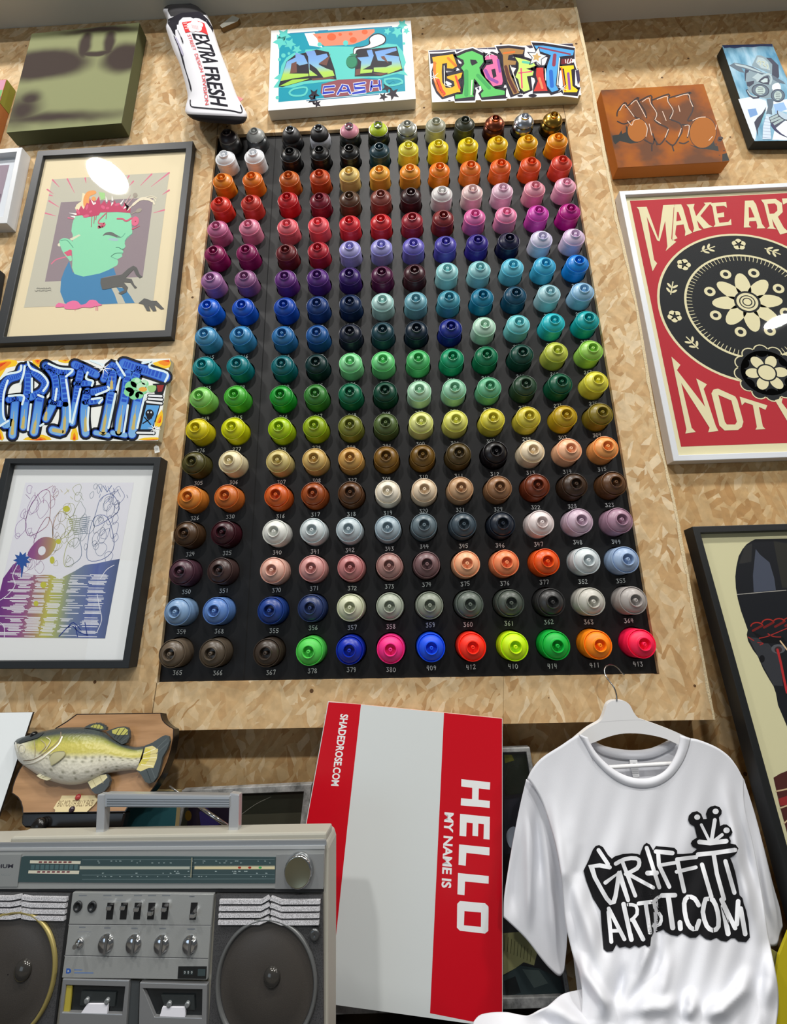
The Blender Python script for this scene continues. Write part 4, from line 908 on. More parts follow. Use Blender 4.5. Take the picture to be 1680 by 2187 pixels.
for c, P, w in (('E8761E', [(110, 240), (110, 400), (150, 520), (200, 580)], 30), ('D8442A', [(145, 420), (180, 520), (210, 560)], 34), ('D8442A', [(330, 380), (370, 500)], 22), ('E8761E', [(250, 190), (330, 270)], 26), ('3FA055', [(440, 330), (440, 570)], 44), ('3FA055', [(560, 370), (680, 500)], 36), ('8E4A9C', [(640, 320), (680, 400), (760, 440)], 34), ('8E4A9C', [(770, 210), (790, 330)], 26), ('5A2E26', [(850, 280), (880, 400), (950, 540)], 34), ('D8702A', [(830, 140), (940, 125)], 20), ('E24A78', [(1010, 300), (1020, 500)], 16), ('E24A78', [(985, 345), (1120, 330)], 12), ('5CC0A0', [(1030, 230), (1120, 245)], 26), ('E08A5A', [(1200, 400), (1230, 500)], 24), ('2468C4', [(1320, 330), (1330, 480)], 40), ('8E3A52', [(1200, 80), (1520, 150)], 16), ('8E3A52', [(1360, 160), (1350, 260)], 36), ('8A4A9C', [(1500, 350), (1515, 510)], 26), ('E8761E', [(1430, 290), (1470, 530)], 16), ('F7F2DC', [(210, 270), (215, 470), (280, 490)], 8), ('F7F2DC', [(500, 420), (490, 570)], 10), ('F7F2DC', [(1260, 300), (1265, 420)], 8), ('F7F2DC', [(1410, 190), (1385, 470)], 10), ('F7F2DC', [(900, 270), (990, 530)], 9)):
    a.stroke(c, q(*P), w/4.87, up=False)
a.up(); a.fill(K3, star(q((1175, 180))[0], 24, 11, 5, -.15)); a.fill('D6DADC', star(q((1175, 180))[0], 20, 9.5, 5, -.15)); a.fill('C8A468', star(q((1170, 180))[0], 10, 5, 5, -.15))
a.fill('702028', q((1430, 200), (1540, 195), (1540, 245), (1425, 255)))
for P in ([(1470, 205), (1475, 240)], [(1500, 200), (1490, 245), (1510, 240)], [(1530, 195), (1515, 245), (1550, 215), (1570, 225)]): a.stroke('F4F0F0', q(*P), 1.6, 2, up=False)
a.fill('3C3450', q((1575, 320), (1610, 310), (1625, 420), (1600, 470)), up=False); a.up()
for cx, cy, r in ((105, 385, 60), (675, 140, 60), (1440, 505, 60)):
    for k in range(6): a.stroke('F7F9FA', q((cx, cy), (cx+r*math.cos(k*1.047+.3), cy+r*math.sin(k*1.047+.3))), [1.8, .3], up=False)
a.up()
for x, y, rx in ((1130, 580, 9), (1000, 582, 6), (850, 600, 4), (520, 612, 3), (265, 632, 3)): a.fill(K3, ell(q((x, y))[0], rx, rx*.4), up=False)
a.build('painted_front', t)

# --- rust orange canvas
pl = P2(YR-0.036)
OR = nodemat('rust_orange_paint', lambda nt, b: None)
def rust(nt, b):
    tc = N(nt, 'ShaderNodeTexCoord'); nz = N(nt, 'ShaderNodeTexNoise'); nz.inputs['Scale'].default_value = 9; nz.inputs['Detail'].default_value = 4
    nt.links.new(tc.outputs['Object'], nz.inputs['Vector']); r = N(nt, 'ShaderNodeValToRGB'); e = r.color_ramp.elements; e.new(.5)
    for i, (p, c) in enumerate(((.36, '6A442E'), (.5, '985420'), (.66, 'AA6218'))): c = hexrgb(c); e[i].position = p; e[i].color = (lin(c[0]), lin(c[1]), lin(c[2]), 1)
    nt.links.new(nz.outputs['Fac'], r.inputs[0]); nt.links.new(r.outputs[0], b.inputs['Base Color']); b.inputs['Roughness'].default_value = .75; b.inputs['Specular IOR Level'].default_value = .12
rust(OR.node_tree, OR.node_tree.nodes['Principled BSDF'])
t, a = canvas('canvas_painting', 'rust orange canvas with outlined bubble letters on the right wall', 'painting', pl,
    [(1282.5, 192.8), (1501.9, 179.4), (1557.5, 344.4), (1319.4, 358.1)], 0.034, mat('B4691F', .6), OR)
q = Z(1260, 160, 5.25); D_ = '2E1C18'
a.fill('1F2322', q((245, 680), (320, 670), (350, 620), (360, 660), (400, 640), (400, 560), (440, 640), (500, 720), (540, 760), (450, 770), (330, 740), (280, 780), (260, 750)))
a.fill('1F2322', q((1110, 780), (1250, 820), (1330, 760), (1380, 730), (1400, 790), (1430, 800), (1440, 855), (1300, 830), (1200, 825))); a.fill('1F2322', q((1480, 890), (1530, 875), (1560, 960), (1480, 970)))
for x, y, r in ((1410, 775, 12), (1450, 730, 26), (1500, 850, 10), (1450, 900, 8), (1460, 710, 30)): a.fill('3A2C2C', ell(q((x, y))[0], r/5.25, r/8), up=False)
a.up()
BUB = [[(300, 460), (310, 400), (390, 310), (420, 370), (500, 470), (560, 490), (480, 510), (380, 550), (305, 520)], [(400, 365), (530, 255), (540, 300), (610, 400), (630, 480)], [(540, 300), (680, 230), (690, 320), (750, 440), (720, 500), (770, 550), (870, 600), (850, 690), (780, 780), (730, 740), (700, 660)], [(690, 285), (880, 215), (870, 290), (930, 400), (890, 490), (1000, 540), (1030, 620), (1000, 690), (930, 790), (850, 740)],
       [(870, 260), (1120, 195), (1100, 230), (1150, 340), (1140, 420), (1090, 510), (1140, 510)], [(610, 730), (700, 775), (715, 720)], [(1000, 760), (1050, 770), (1100, 745)], [(1030, 560), (1115, 570), (1090, 700)], [(690, 790), (690, 850)], [(920, 800), (935, 850)]]
for P in BUB: a.stroke(D_, q(*P), 3.0, 3, up=False)
a.up(); CO = mat('A8652A', .75, 0, .12)
for c_, rx, ry in (((530, 620), 21, 24.5), ((1262, 645), 28, 33)):
    a.fill(D_, ell(q(c_)[0], rx+1.2, ry+1.2, 32, .15)); a.fill(CO, ell(q(c_)[0], rx, ry, 32, .15))
a.fill(D_, q((715, 690), (760, 770), (800, 775), (740, 790))); a.fill(D_, q((840, 720), (920, 790), (960, 770), (930, 800)))
for P in ([(330, 400), (375, 330), (420, 370), (490, 465)], [(455, 330), (510, 285), (545, 330), (620, 470)], [(585, 300), (655, 258), (675, 320), (745, 430), (725, 500)], [(750, 275), (860, 240), (870, 300), (930, 400), (895, 490)], [(960, 250), (1095, 215), (1120, 290), (1150, 355)], [(420, 515), (465, 565), (490, 510), (550, 492)], [(810, 410), (850, 510)], [(990, 345), (1005, 410)], [(660, 550), (690, 675)], [(875, 610), (840, 700)], [(1020, 600), (990, 690)], [(1060, 570), (1110, 570), (1090, 690)], [(1150, 510), (1220, 478), (1290, 472)], [(1415, 560), (1405, 610)], [(1370, 690), (1330, 735)], [(615, 540), (640, 600), (625, 690)], [(735, 510), (790, 545)]):
    a.stroke('D8BFAC', q(*P), 1.6, 3, up=False)
a.build('painted_front', t)

# --- blue gas mask canvas
pl = P2(YR-0.026)
BP = nodemat('sky_blue_paint', lambda nt, b: None)
def sky(nt, b):
    tc = N(nt, 'ShaderNodeTexCoord'); mp = N(nt, 'ShaderNodeMapping'); mp.inputs['Scale'].default_value = (26, 1, 7); nz = N(nt, 'ShaderNodeTexNoise'); nz.inputs['Detail'].default_value = 4; nz.inputs['Scale'].default_value = 1.2
    nt.links.new(tc.outputs['Object'], mp.inputs[0]); nt.links.new(mp.outputs[0], nz.inputs['Vector']); r = N(nt, 'ShaderNodeValToRGB'); e = r.color_ramp.elements; e.new(.5)
    for i, (p, c) in enumerate(((.3, '4F88A8'), (.5, '86B4CC'), (.7, 'C2D8E6'))): c = hexrgb(c); e[i].position = p; e[i].color = (lin(c[0]), lin(c[1]), lin(c[2]), 1)
    nt.links.new(nz.outputs['Fac'], r.inputs[0]); nt.links.new(r.outputs[0], b.inputs['Base Color']); b.inputs['Roughness'].default_value = .8; b.inputs['Specular IOR Level'].default_value = .1
sky(BP.node_tree, BP.node_tree.nodes['Principled BSDF'])
t, a = canvas('canvas_painting', 'blue canvas of a figure in a cap and gas mask at the upper right', 'painting', pl,
    [(1541.5, 98.1), (1648.5, 94.3), (1737, 300), (1610.6, 301.2)], 0.024, mat('1E2422', .6), BP)
q = Z(1530, 80, 9.113); M1, M2, M3, MD = 'A9BCC2', '7F95A0', '566878', '2C3248'
a.fill('33406A', q((100, 150), (1080, 125), (1090, 180), (850, 170), (700, 190), (500, 185), (350, 215), (250, 195), (150, 210)))
a.fill('D8E4EE', q((420, 1200), (700, 1150), (960, 1230), (1000, 1400), (800, 1600), (760, 1950), (740, 2005), (700, 1950))); a.fill('6F98CC', q((600, 1400), (760, 1380), (800, 1500), (650, 1560))); a.fill('DCE8F0', q((1080, 1250), (1367, 1200), (1367, 1450), (1130, 1420))); a.fill('8DB4E0', q((1100, 1300), (1300, 1260), (1367, 1400), (1150, 1480)))
a.fill('E2ECF2', q((1140, 1740), (1367, 1600), (1480, 1990), (1300, 1995), (1080, 1990)))
a.fill(MD, q((560, 590), (650, 620), (600, 700), (575, 830), (550, 850), (540, 700))); a.fill(M2, q((575, 700), (700, 620), (900, 690), (1090, 760), (1230, 880), (1230, 990), (1180, 1160), (960, 1190), (800, 1160), (620, 1050), (590, 940), (560, 860)))
a.fill(M2, q((690, 530), (780, 350), (850, 345), (980, 400), (1080, 500), (1075, 720), (900, 640), (690, 555))); a.fill(M1, q((760, 480), (800, 380), (900, 400), (1000, 480), (1040, 640), (860, 590)))
a.fill(MD, q((960, 395), (1060, 400), (1200, 540), (1215, 760), (1190, 810), (1075, 740), (1080, 520)))
a.fill(M3, q((245, 545), (340, 490), (560, 530), (700, 570), (900, 680), (1100, 740), (1300, 860), (1340, 910), (1200, 880), (1000, 760), (780, 690), (620, 640), (480, 590), (540, 690), (430, 660), (300, 580))); a.fill(M1, q((340, 505), (560, 545), (800, 640), (960, 710), (800, 670), (560, 590), (380, 545)))
a.fill(M1, q((690, 780), (800, 690), (900, 740), (780, 830))); a.fill(MD, q((780, 850), (920, 760), (1000, 750), (1030, 840), (1010, 920), (900, 900))); a.fill('B9CCCE', q((850, 850), (940, 790), (990, 800), (990, 870), (900, 880)))
a.stroke(M1, q((790, 845), (900, 740), (1020, 715), (1065, 800), (1040, 900)), 4.2, 3)
a.fill(MD, q((580, 870), (730, 840), (720, 900), (640, 960), (590, 940)))
a.fill('DCE6EA', q((1080, 930), (1200, 880), (1250, 1000), (1100, 1040)), 2)
for c_, rx, ry in (((850, 1030), 19, 13.5), ((1190, 1130), 15, 14)):
    a.fill(MD, ell(q(c_)[0], rx, ry, 24, .15)); a.fill(M3, ell(q(c_)[0], rx*.9, ry*.88, 24, .15)); a.fill('B4C8C4', ell(q(c_)[0], rx*.55, ry*.68, 24, .1))
    for k in range(4): a.stroke(MD, [(q(c_)[0][0]-rx*.3, q(c_)[0][1]-ry*.4+k*ry*.28), (q(c_)[0][0]+rx*.3, q(c_)[0][1]-ry*.36+k*ry*.28)], 1.2, up=False)
    a.up()
a.stroke(MD, q((590, 1030), (640, 1120), (720, 1170), (810, 1160)), 5); a.stroke(M1, q((600, 1040), (650, 1115), (720, 1150), (780, 1150)), 2.2)
a.fill(M3, q((970, 1200), (1100, 1190), (1100, 1300), (1070, 1400), (1080, 1500), (1000, 1480), (960, 1490), (1000, 1340)))
a.fill(MD, q((960, 1350), (940, 1480), (880, 1600), (800, 1780), (800, 1930), (770, 1800), (730, 1650), (790, 1560), (880, 1480)))
a.fill('67B4C4', q((960, 1400), (900, 1600), (850, 1750), (870, 1620), (940, 1440))); a.fill('C9D8E8', q((960, 1520), (1040, 1560), (1040, 1760), (1060, 1980), (890, 1980), (900, 1740)))
for k in range(7): a.stroke('8A96B4', q((925-k*6, 1580+k*60), (1035+k*4, 1590+k*62)), .8, up=False)
a.up(); a.fill('3C4258', q((1010, 1560), (1180, 1480), (1320, 1560), (1320, 1620), (1150, 1760), (1060, 1690)))
for P in ([(1050, 1580), (1180, 1520)], [(1070, 1630), (1240, 1560)], [(1110, 1690), (1290, 1590)]): a.stroke('9FB2B4', q(*P), 5, up=False)
a.up(); a.fill('AFC4D4', q((1190, 1430), (1367, 1500), (1367, 1600), (1290, 1590), (1210, 1530)), 2); a.stroke(MD, q((1180, 1430), (1200, 1510), (1300, 1590), (1367, 1610)), 1.8, 3)
a.stroke('34345C', q((1080, 1700), (1150, 1800), (1250, 1880), (1367, 1940)), [6, 5, 3, 1])
for P in ([(800, 480), (830, 450), (860, 490), (840, 540)], [(880, 470), (930, 480), (910, 530), (950, 560)], [(970, 520), (1000, 560), (980, 610)]): a.stroke('C6CBB0', q(*P), 1.6, 3, up=False)
a.build('painted_front', t)

# --- red lettered poster in a white frame
pl = P2(YR-0.028); MA = lambda x, z: (x, YR-0.028, CAMZ+z)
zt_, zb_ = pl.pt((1322, 408)).z-CAMZ, pl.pt((1436, 985)).z-CAMZ; xl_ = pl.pt((1370, 650)).x
x0f = pl.pt((1322, 408)).x; x1f = x0f+0.60
ip = [pl.pt((1335.6, 419)), pl.pt((1451, 966.6))]; fw = ip[0].x-x0f
t, pr, bk = frame('framed_print', 'white framed red poster of cream lettering around a black disc on right wall', 'picture', pl,
    [MA(x0f, zt_), MA(x1f, zt_), MA(x1f, zb_), MA(x0f, zb_)], [MA(x0f+fw, zt_-fw), MA(x1f-fw, zt_-fw), MA(x1f-fw, zb_+fw), MA(x0f+fw, zb_+fw)], 0.026, mat('DDE2E8', .4, name='white_frame'), 0.008)
CRM, RED, INKK = 'E4DDB4', 'B8323C', '24272A'
backing(t, bk, pl.n, mat(CRM, .7))
a = Art(pr, .7, .12); a.k = 2
r0, r1 = pr.pt((1344.6, 429)), pr.pt((1456, 953.8)); xr_ = x1f-fw-(r0.x-x0f-fw)
a.fill(RED, [tuple(v) for v in (Vector((r0.x, r0.y, r0.z)), Vector((xr_, r0.y, r0.z)), Vector((xr_, r0.y, r1.z)), Vector((r0.x, r0.y, r1.z)))])
A3 = lambda px, py: pr.pt((px, py))
pL, pT, pB = A3(1402.8, 625.7), A3(1562.9, 499.2), A3(1474.9, 764.9)
def circ(p, q_, r):
    ax, ay, bx, by, cx, cy = p.x, p.z, q_.x, q_.z, r.x, r.z; d = 2*(ax*(by-cy)+bx*(cy-ay)+cx*(ay-by))
    ux = ((ax*ax+ay*ay)*(by-cy)+(bx*bx+by*by)*(cy-ay)+(cx*cx+cy*cy)*(ay-by))/d; uy = ((ax*ax+ay*ay)*(cx-bx)+(bx*bx+by*by)*(ax-cx)+(cx*cx+cy*cy)*(bx-ax))/d
    return ux, uy, math.hypot(ax-ux, ay-uy)
cx0, cz0, R0 = circ(pL, pT, pB)
yy = pL.y
def XZ(pts): return [(x, yy, z) for x, z in pts]
def efill(c, cen, rx, rz=None, n=32, rot=0, up=True): a.fill(c, XZ(ell(cen, rx, rz, n, rot)), up=up)
def pstroke(c, pts, w, up=True, smooth=0):
    if smooth: pts = spline(pts, smooth)
    for q_ in ribbon(pts, w): a._tri([XZ(q_)], a.M(c), a.k*a.STEP)
    if up: a.up()
C0 = (cx0, cz0)
efill(CRM, C0, R0, n=72); efill(INKK, C0, R0-.0065, n=72)
rin = R0*.70; efill(CRM, (cx0, cz0), rin, n=72); efill(INKK, C0, rin-.006, n=72)
for k in range(90):
    an = k*2*math.pi/90; pstroke(CRM, [(cx0+math.cos(an)*(rin-.004), cz0+math.sin(an)*(rin-.004)), (cx0+math.cos(an)*(rin-.02), cz0+math.sin(an)*(rin-.02))], .0016, up=False)
a.up(); rm = R0*.845
for k in range(14):
    an = 1.47+k*2*math.pi/14; p = (cx0+rm*math.cos(an), cz0+rm*math.sin(an))
    if math.sin(an) < -.62: continue
    if k % 2 == 0:
        for j in range(5): efill(CRM, (p[0]+.0105*math.cos(j*1.257+an), p[1]+.0105*math.sin(j*1.257+an)), .0086, n=14, up=False)
        a.up(); efill(INKK, p, .0062, n=14)
    else:
        tx, tz = -math.sin(an), math.cos(an)
        pstroke(CRM, [(p[0]-tx*.022, p[1]-tz*.022), (p[0]+tx*.02, p[1]+tz*.02)], .003, up=False)
        for s_ in (-1, 1):
            for d in (-.008, .008): efill(CRM, (p[0]+tx*d+math.cos(an)*.008*s_, p[1]+tz*d+math.sin(an)*.008*s_), .0088, .0034, 12, math.atan2(tz, tx)+s_*.75, up=False)
        a.up()
# plain generic rosette pattern in the middle of the disc
for j in range(8):
    an = j*.785; efill(CRM, (cx0+.05*math.cos(an), cz0+.01+.05*math.sin(an)), .042, .02, 20, an, up=False)
a.up(); efill(INKK, (cx0, cz0+.01), .034); efill(CRM, (cx0, cz0+.01), .028)
for rr in (.021, .013): efill(INKK, (cx0, cz0+.01), rr, n=24); efill(CRM, (cx0, cz0+.01), rr-.003, n=24)
for j in range(8):
    an = j*.785+.39; efill(CRM, (cx0+.098*math.cos(an), cz0+.01+.098*math.sin(an)), .015, n=16, up=False)
a.up()
for j in range(8):
    an = j*.785+.39; efill(INKK, (cx0+.098*math.cos(an), cz0+.01+.098*math.sin(an)), .007, n=12, up=False)
a.up(); zr = cz0-R0*.86
for j in range(12): efill(CRM, (cx0+.062*math.cos(j*.5236), zr+.062*math.sin(j*.5236)), .02, n=16, up=False)
a.up()
for j in range(12): efill(INKK, (cx0+.062*math.cos(j*.5236), zr+.062*math.sin(j*.5236)), .017, n=16, up=False)
efill(INKK, (cx0, zr), .064); 
for j in range(6): efill(CRM, (cx0+.034*math.cos(j*1.047), zr+.034*math.sin(j*1.047)), .019, .014, 16, j*1.047, up=False)
a.up(); efill(INKK, (cx0, zr), .025); efill(CRM, (cx0, zr), .021)
q = Z(1230, 360, 3.1244)
def lstr(P, w, ser=True): a.stroke(CRM, q(*P), [x/3.1244 for x in w] if isinstance(w, list) else w/3.1244, up=False, cap=False)
for P in ([(403, 257), (470, 255), (548, 470), (580, 244), (662, 240), (650, 262), (634, 470), (668, 488), (597, 550), (608, 520), (593, 350), (556, 486), (540, 480), (470, 320), (520, 610), (540, 632), (510, 685), (498, 640), (418, 275)],
    [(655, 240), (700, 238), (712, 262), (752, 400), (775, 428), (725, 450), (728, 420), (716, 372), (668, 380), (660, 440), (676, 465), (640, 480)], [(735, 240), (790, 235), (782, 262), (800, 318), (862, 240), (850, 228), (905, 224), (880, 250), (828, 315), (885, 375), (912, 388), (850, 402), (805, 345), (818, 395), (838, 408), (778, 425), (786, 400), (752, 262)],
    [(890, 232), (1000, 222), (1005, 262), (985, 248), (932, 252), (940, 300), (985, 292), (988, 322), (945, 328), (955, 362), (1015, 356), (1032, 335), (1036, 376), (915, 390), (928, 372), (908, 255)],
    [(1125, 215), (1180, 212), (1200, 240), (1240, 370), (1262, 398), (1205, 400), (1208, 382), (1200, 350), (1155, 352), (1152, 378), (1168, 392), (1118, 394)], [(1232, 208), (1330, 202), (1372, 230), (1378, 290), (1345, 322), (1385, 395), (1420, 425), (1360, 440), (1305, 335), (1318, 390), (1336, 405), (1272, 400), (1290, 385), (1252, 235)],
    [(1372, 200), (1470, 195), (1475, 235), (1440, 225), (1480, 470), (1440, 470), (1405, 228), (1380, 240)],
    [(635, 1255), (695, 1310), (672, 1345), (860, 1590), (810, 1430), (800, 1400), (872, 1440), (850, 1470), (930, 1715), (948, 1750), (880, 1760), (890, 1730), (700, 1430), (770, 1730), (798, 1758), (728, 1768), (735, 1740)],
    [(1090, 1522), (1275, 1580), (1262, 1610), (1218, 1590), (1245, 1720), (1262, 1738), (1195, 1742), (1205, 1725), (1178, 1578), (1125, 1560), (1105, 1580)], [(1325, 1545), (1378, 1530), (1370, 1560), (1470, 1690), (1440, 1740)]):
    a.fill(CRM, q(*P), up=False)
a.fill(CRM, q((902, 1500), (915, 1475), (945, 1468), (1060, 1520), (1075, 1545), (1115, 1690), (1105, 1725), (1078, 1745), (990, 1748), (955, 1715)), holes=[q((948, 1510), (1035, 1548), (1072, 1690), (1060, 1708), (1005, 1708), (992, 1690))])
a.fill(INKK, q((1352, 205), (1352, 205), (1353, 206)), up=False) if False else None
a.fill(RED, q((1275, 235), (1325, 232), (1340, 250), (1342, 280), (1320, 300), (1290, 302))); a.fill(RED, q((672, 290), (682, 290), (702, 345), (668, 352))); a.fill(RED, q((1150, 258), (1162, 258), (1190, 325), (1152, 328)))
a.build('print', t)

# --- plush marker pen pillow
q = Z(330, 0, 7.304)
RW = [((250, 68), (560, 55)), ((180, 95), (660, 95)), ((130, 160), (735, 160)), ((165, 250), (800, 215)), ((195, 330), (870, 330)), ((175, 420), (905, 430)), ((215, 560), (940, 540)), ((300, 800), (1010, 760)), ((390, 1000), (1080, 950)), ((450, 1200), (1160, 1150)), ((500, 1400), (1230, 1350)), ((515, 1530), (1300, 1530)), ((480, 1680), (1395, 1690)), ((490, 1765), (1445, 1800)), ((600, 1860), (1395, 1915)), ((760, 1905), (1250, 1945))]
RW = [(q(l)[0], q(r)[0]) for l, r in RW]
NS = 6
LS = spline([l for l, r in RW], NS); RS = spline([r for l, r in RW], NS); NR = len(LS)
YC = YP-0.040
def plush_h(i):
    s_ = i/(NR-1); return 0.033*min(1, (s_*7)**.5)*min(1, ((1-s_)*7)**.5)+.0015
def plush_pt(i, u, back=False):
    i0 = int(min(max(i, 0), NR-1.001)); f = i-i0
    l = Vector(LS[i0])*(1-f)+Vector(LS[i0+1])*f; r = Vector(RS[i0])*(1-f)+Vector(RS[i0+1])*f
    p = l*(1-u)+r*u; h = plush_h(i)*math.sqrt(max(0, 1-(2*u-1)**2))**.8
    return p, (YC+h if back else YC-h)
WHT, BLK = mat('E6E6EC', .85, bump=.1, bscale=500), mat('15141A', .85, bump=.15, bscale=400)
t = thing('plush_marker', at(440, 140, YP-.003), 'white and black plush marker pen cushion with EXTRA FRESH lettering hung top left', 'cushion')
mb = MB(); rows = []
for i in range(NR):
    row = []
    for k in range(25): p, Y = plush_pt(i, k/24); row.append(at(p[0], p[1], Y))
    for k in range(23, 0, -1): p, Y = plush_pt(i, k/24, True); row.append(at(p[0], p[1], Y))
    rows.append(row)
nb = 0; cap_end = int(4.6*NS); bot = int(13.2*NS)
mb.grid(rows, WHT, True, True); mb.face(rows[0], BLK); mb.face(rows[-1], BLK)
for fi, f in enumerate(mb.f):
    if len(f) == 4 and mb.mats[mb.m[fi]] is WHT:
        ri = fi//48; ci = fi % 48
        if ri < int(3.2*NS) and not (1.5*NS < ri and ci < 3 or ri > 2.6*NS and ci < 3) or ri >= bot: mb.m[fi] = mb.mi(BLK)
mb.build('cushion_body', t)
def plush_surf(p, lift=0.0):
    best = None
    P = Vector(p)
    lo = 0
    for i in range(NR-1):
        l0, r0, l1, r1 = Vector(LS[i]), Vector(RS[i]), Vector(LS[i+1]), Vector(RS[i+1])
        s0 = (r0-l0).x*(P-l0).y-(r0-l0).y*(P-l0).x; s1 = (r1-l1).x*(P-l1).y-(r1-l1).y*(P-l1).x
        if s0 >= 0 and s1 < 0:
            f = s0/(s0-s1); l = l0*(1-f)+l1*f; r = r0*(1-f)+r1*f
            u = (P-l).dot(r-l)/(r-l).length_squared; u = min(max(u, .0), 1.0)
            _, Y = plush_pt(i+f, u); return at(P[0], P[1], Y-lift-.0006)
    return at(P[0], P[1], YC-.004)
a = Art(plush_surf, .85); a.maxe = 7; a.STEP = .00006
K5 = '1A1824'
a.fill(K5, q((210, 300), (420, 200), (700, 180), (830, 300), (912, 440), (915, 500), (860, 420), (800, 340), (700, 285), (640, 275), (600, 285), (560, 262), (440, 265), (380, 320), (370, 380), (345, 380), (350, 450), (320, 460), (325, 560), (290, 520), (250, 440), (205, 370)))
RD = 'D8363A'
a.fill(RD, q((425, 350), (640, 315), (775, 360), (835, 545), (740, 500), (600, 485), (480, 510)))
fc = (630, 410)
for k in range(5): a.fill('F2E8EA', ell(q((fc[0]+70*math.cos(k*1.257-.4), fc[1]+48*math.sin(k*1.257-.4)))[0], 8.5, 6.5), up=False)
a.up(); a.fill('F2E8EA', ell(q(fc)[0], 9, 7)); 
for k in range(8): a.stroke('E08A92', q((fc[0]-50+k*13, fc[1]-28+k*3), (fc[0]-40+k*13, fc[1]+30+k*3)), .7, up=False)
a.up()
for k in range(3): a.stroke('F0A8A8', q((455+k*14, 365+k*40), (500+k*14, 360+k*40)), 2.6, up=False)
a.up()
a.text(K5, 'EXTRA', [q((830, 545))[0], q((1010, 1005))[0], q((748, 975))[0], q((580, 520))[0]], .015)
a.text(K5, 'FRESH', [q((985, 1050))[0], q((1148, 1660))[0], q((868, 1615))[0], q((762, 1040))[0]], .015)
a.text(RD, 'STREET', [q((560, 535))[0], q((650, 780))[0], q((598, 785))[0], q((505, 540))[0]]); a.text(RD, 'DESIGN', [q((670, 830))[0], q((765, 1115))[0], q((715, 1125))[0], q((618, 845))[0]]); a.text(RD, 'DIVISION', [q((785, 1165))[0], q((848, 1625))[0], q((790, 1635))[0], q((732, 1175))[0]])
a.stroke(K5, q((555, 1560), (560, 1640), (620, 1670), (870, 1690), (1180, 1720), (1340, 1755), (1365, 1720), (1340, 1640)), 2.2, 3)
a.stroke(K5, q((300, 560), (400, 800), (470, 1060), (540, 1280), (570, 1420)), [1.6, 3.4, 2.0, 3, 1.2], 3); a.stroke(K5, q((360, 470), (420, 600), (440, 670)), [1, 2.6, 1], 3); a.stroke('B9B4CC', q((330, 590), (400, 740), (440, 860)), [3, 4, 2], 3)
a.build('printed_lettering', t)
mb = MB(); pl = P2(YC); mb.slab(pl, q((1290, 1500), (1385, 1540), (1340, 1580), (1300, 1560)), .001, mat('E08888', .7)); mb.build('side_tag', t)
# small white bracket beside it
pl = P2(YP-.012); q = Z(330, 0, 7.304)
t = thing('wall_bracket', at(493, 45, YP), 'small white metal bracket on the board right of the plush marker', 'bracket')
mb = MB(); mb.slab(pl, q((1012, 395), (1215, 240), (1325, 282), (1292, 330), (1050, 436)), .0118, mat('D4D2C4', .5), Mside=mat('8A6C42', .7)); bevel(mb.build('bracket_plate', t), .001)
# ------------------------------------------------------------------ lower part: leaning boards, fish plaque, radio, sign, shirt
# --- white board at the lower left
pl = leanplane(40, 1640, .83, 0, .12)
t = thing('foam_board', pl.pt((40, 1700)), 'plain white foam board leaning behind the fish plaque at the left border', 'board')
mb = MB(); mb.slab(pl, [(-110, 1524), (70, 1521), to_height(pl, (70, 1521), (-12, 1770), zk+.002), to_height(pl, (-110, 1524), (-190, 1700), zk+.002)], .004, mat('E8EEF0', .6), Mside=mat('3A3026', .8)); mb.build('foam_sheet', t)

# --- pictures leaning at the back under the display
def leanpic(name, label, pl, outer, inner, Mf, Mpic, depth=.015):
    t, pr, bk = frame(name, label, 'picture', pl, outer, inner, depth, Mf, .006)
    backing(t, bk, pl.n, Mpic, 'picture_back'); return t, pr
MARB = nodemat('brushed_silver_leaf', lambda nt, b: None)
def marb(nt, b):
    tc = N(nt, 'ShaderNodeTexCoord'); nz = N(nt, 'ShaderNodeTexNoise'); nz.inputs['Scale'].default_value = 34; nz.inputs['Detail'].default_value = 6; nz.inputs['Roughness'].default_value = .7
    nt.links.new(tc.outputs['Object'], nz.inputs['Vector']); r = N(nt, 'ShaderNodeValToRGB'); e = r.color_ramp.elements
    e[0].position = .3; e[0].color = (.10, .105, .10, 1); e[1].position = .7; e[1].color = (.55, .55, .54, 1)
    nt.links.new(nz.outputs['Fac'], r.inputs[0]); nt.links.new(r.outputs[0], b.inputs['Base Color']); b.inputs['Roughness'].default_value = .45; b.inputs['Metallic'].default_value = .3
marb(MARB.node_tree, MARB.node_tree.nodes['Principled BSDF'])
pl = leanplane(560, 1700, .893, 0, .04)
t, pr = leanpic('framed_picture', 'dark picture in a silver frame leaning behind the radio handle', pl, [(388, 1688), (665.5, 1674.8), to_height(pl, (665.5, 1674.8), (645, 1850), zk+.003), to_height(pl, (388, 1688), (350, 1860), zk+.003)], [(396, 1700), (648.5, 1691), to_height(pl, (648.5, 1691), (632, 1838), zk+.02), to_height(pl, (396, 1700), (365, 1846), zk+.02)], MARB, mat('24261F', .3))
a = Art(pr, .4); a.k = 3
a.fill('3A3A30', [(515, 1740), (646, 1735), (636, 1800), (505, 1806)]); a.fill('1A1520', [(405, 1702), (500, 1700), (490, 1800), (395, 1805)]); a.fill('4E3C14', ell((402, 1742), 7, 11)); a.fill('2A2450', [(425, 1735), (440, 1722), (470, 1760), (430, 1775)]); a.stroke('6A6A62', [(508, 1745), (545, 1718), (578, 1702)], 1.2, 3); a.build('picture_print', t)
pl = leanplane(320, 1740, .85, 0, .12)
t = thing('canvas_painting', pl.pt((320, 1780)), 'dark teal canvas leaning between the fish plaque and the silver framed picture', 'painting')
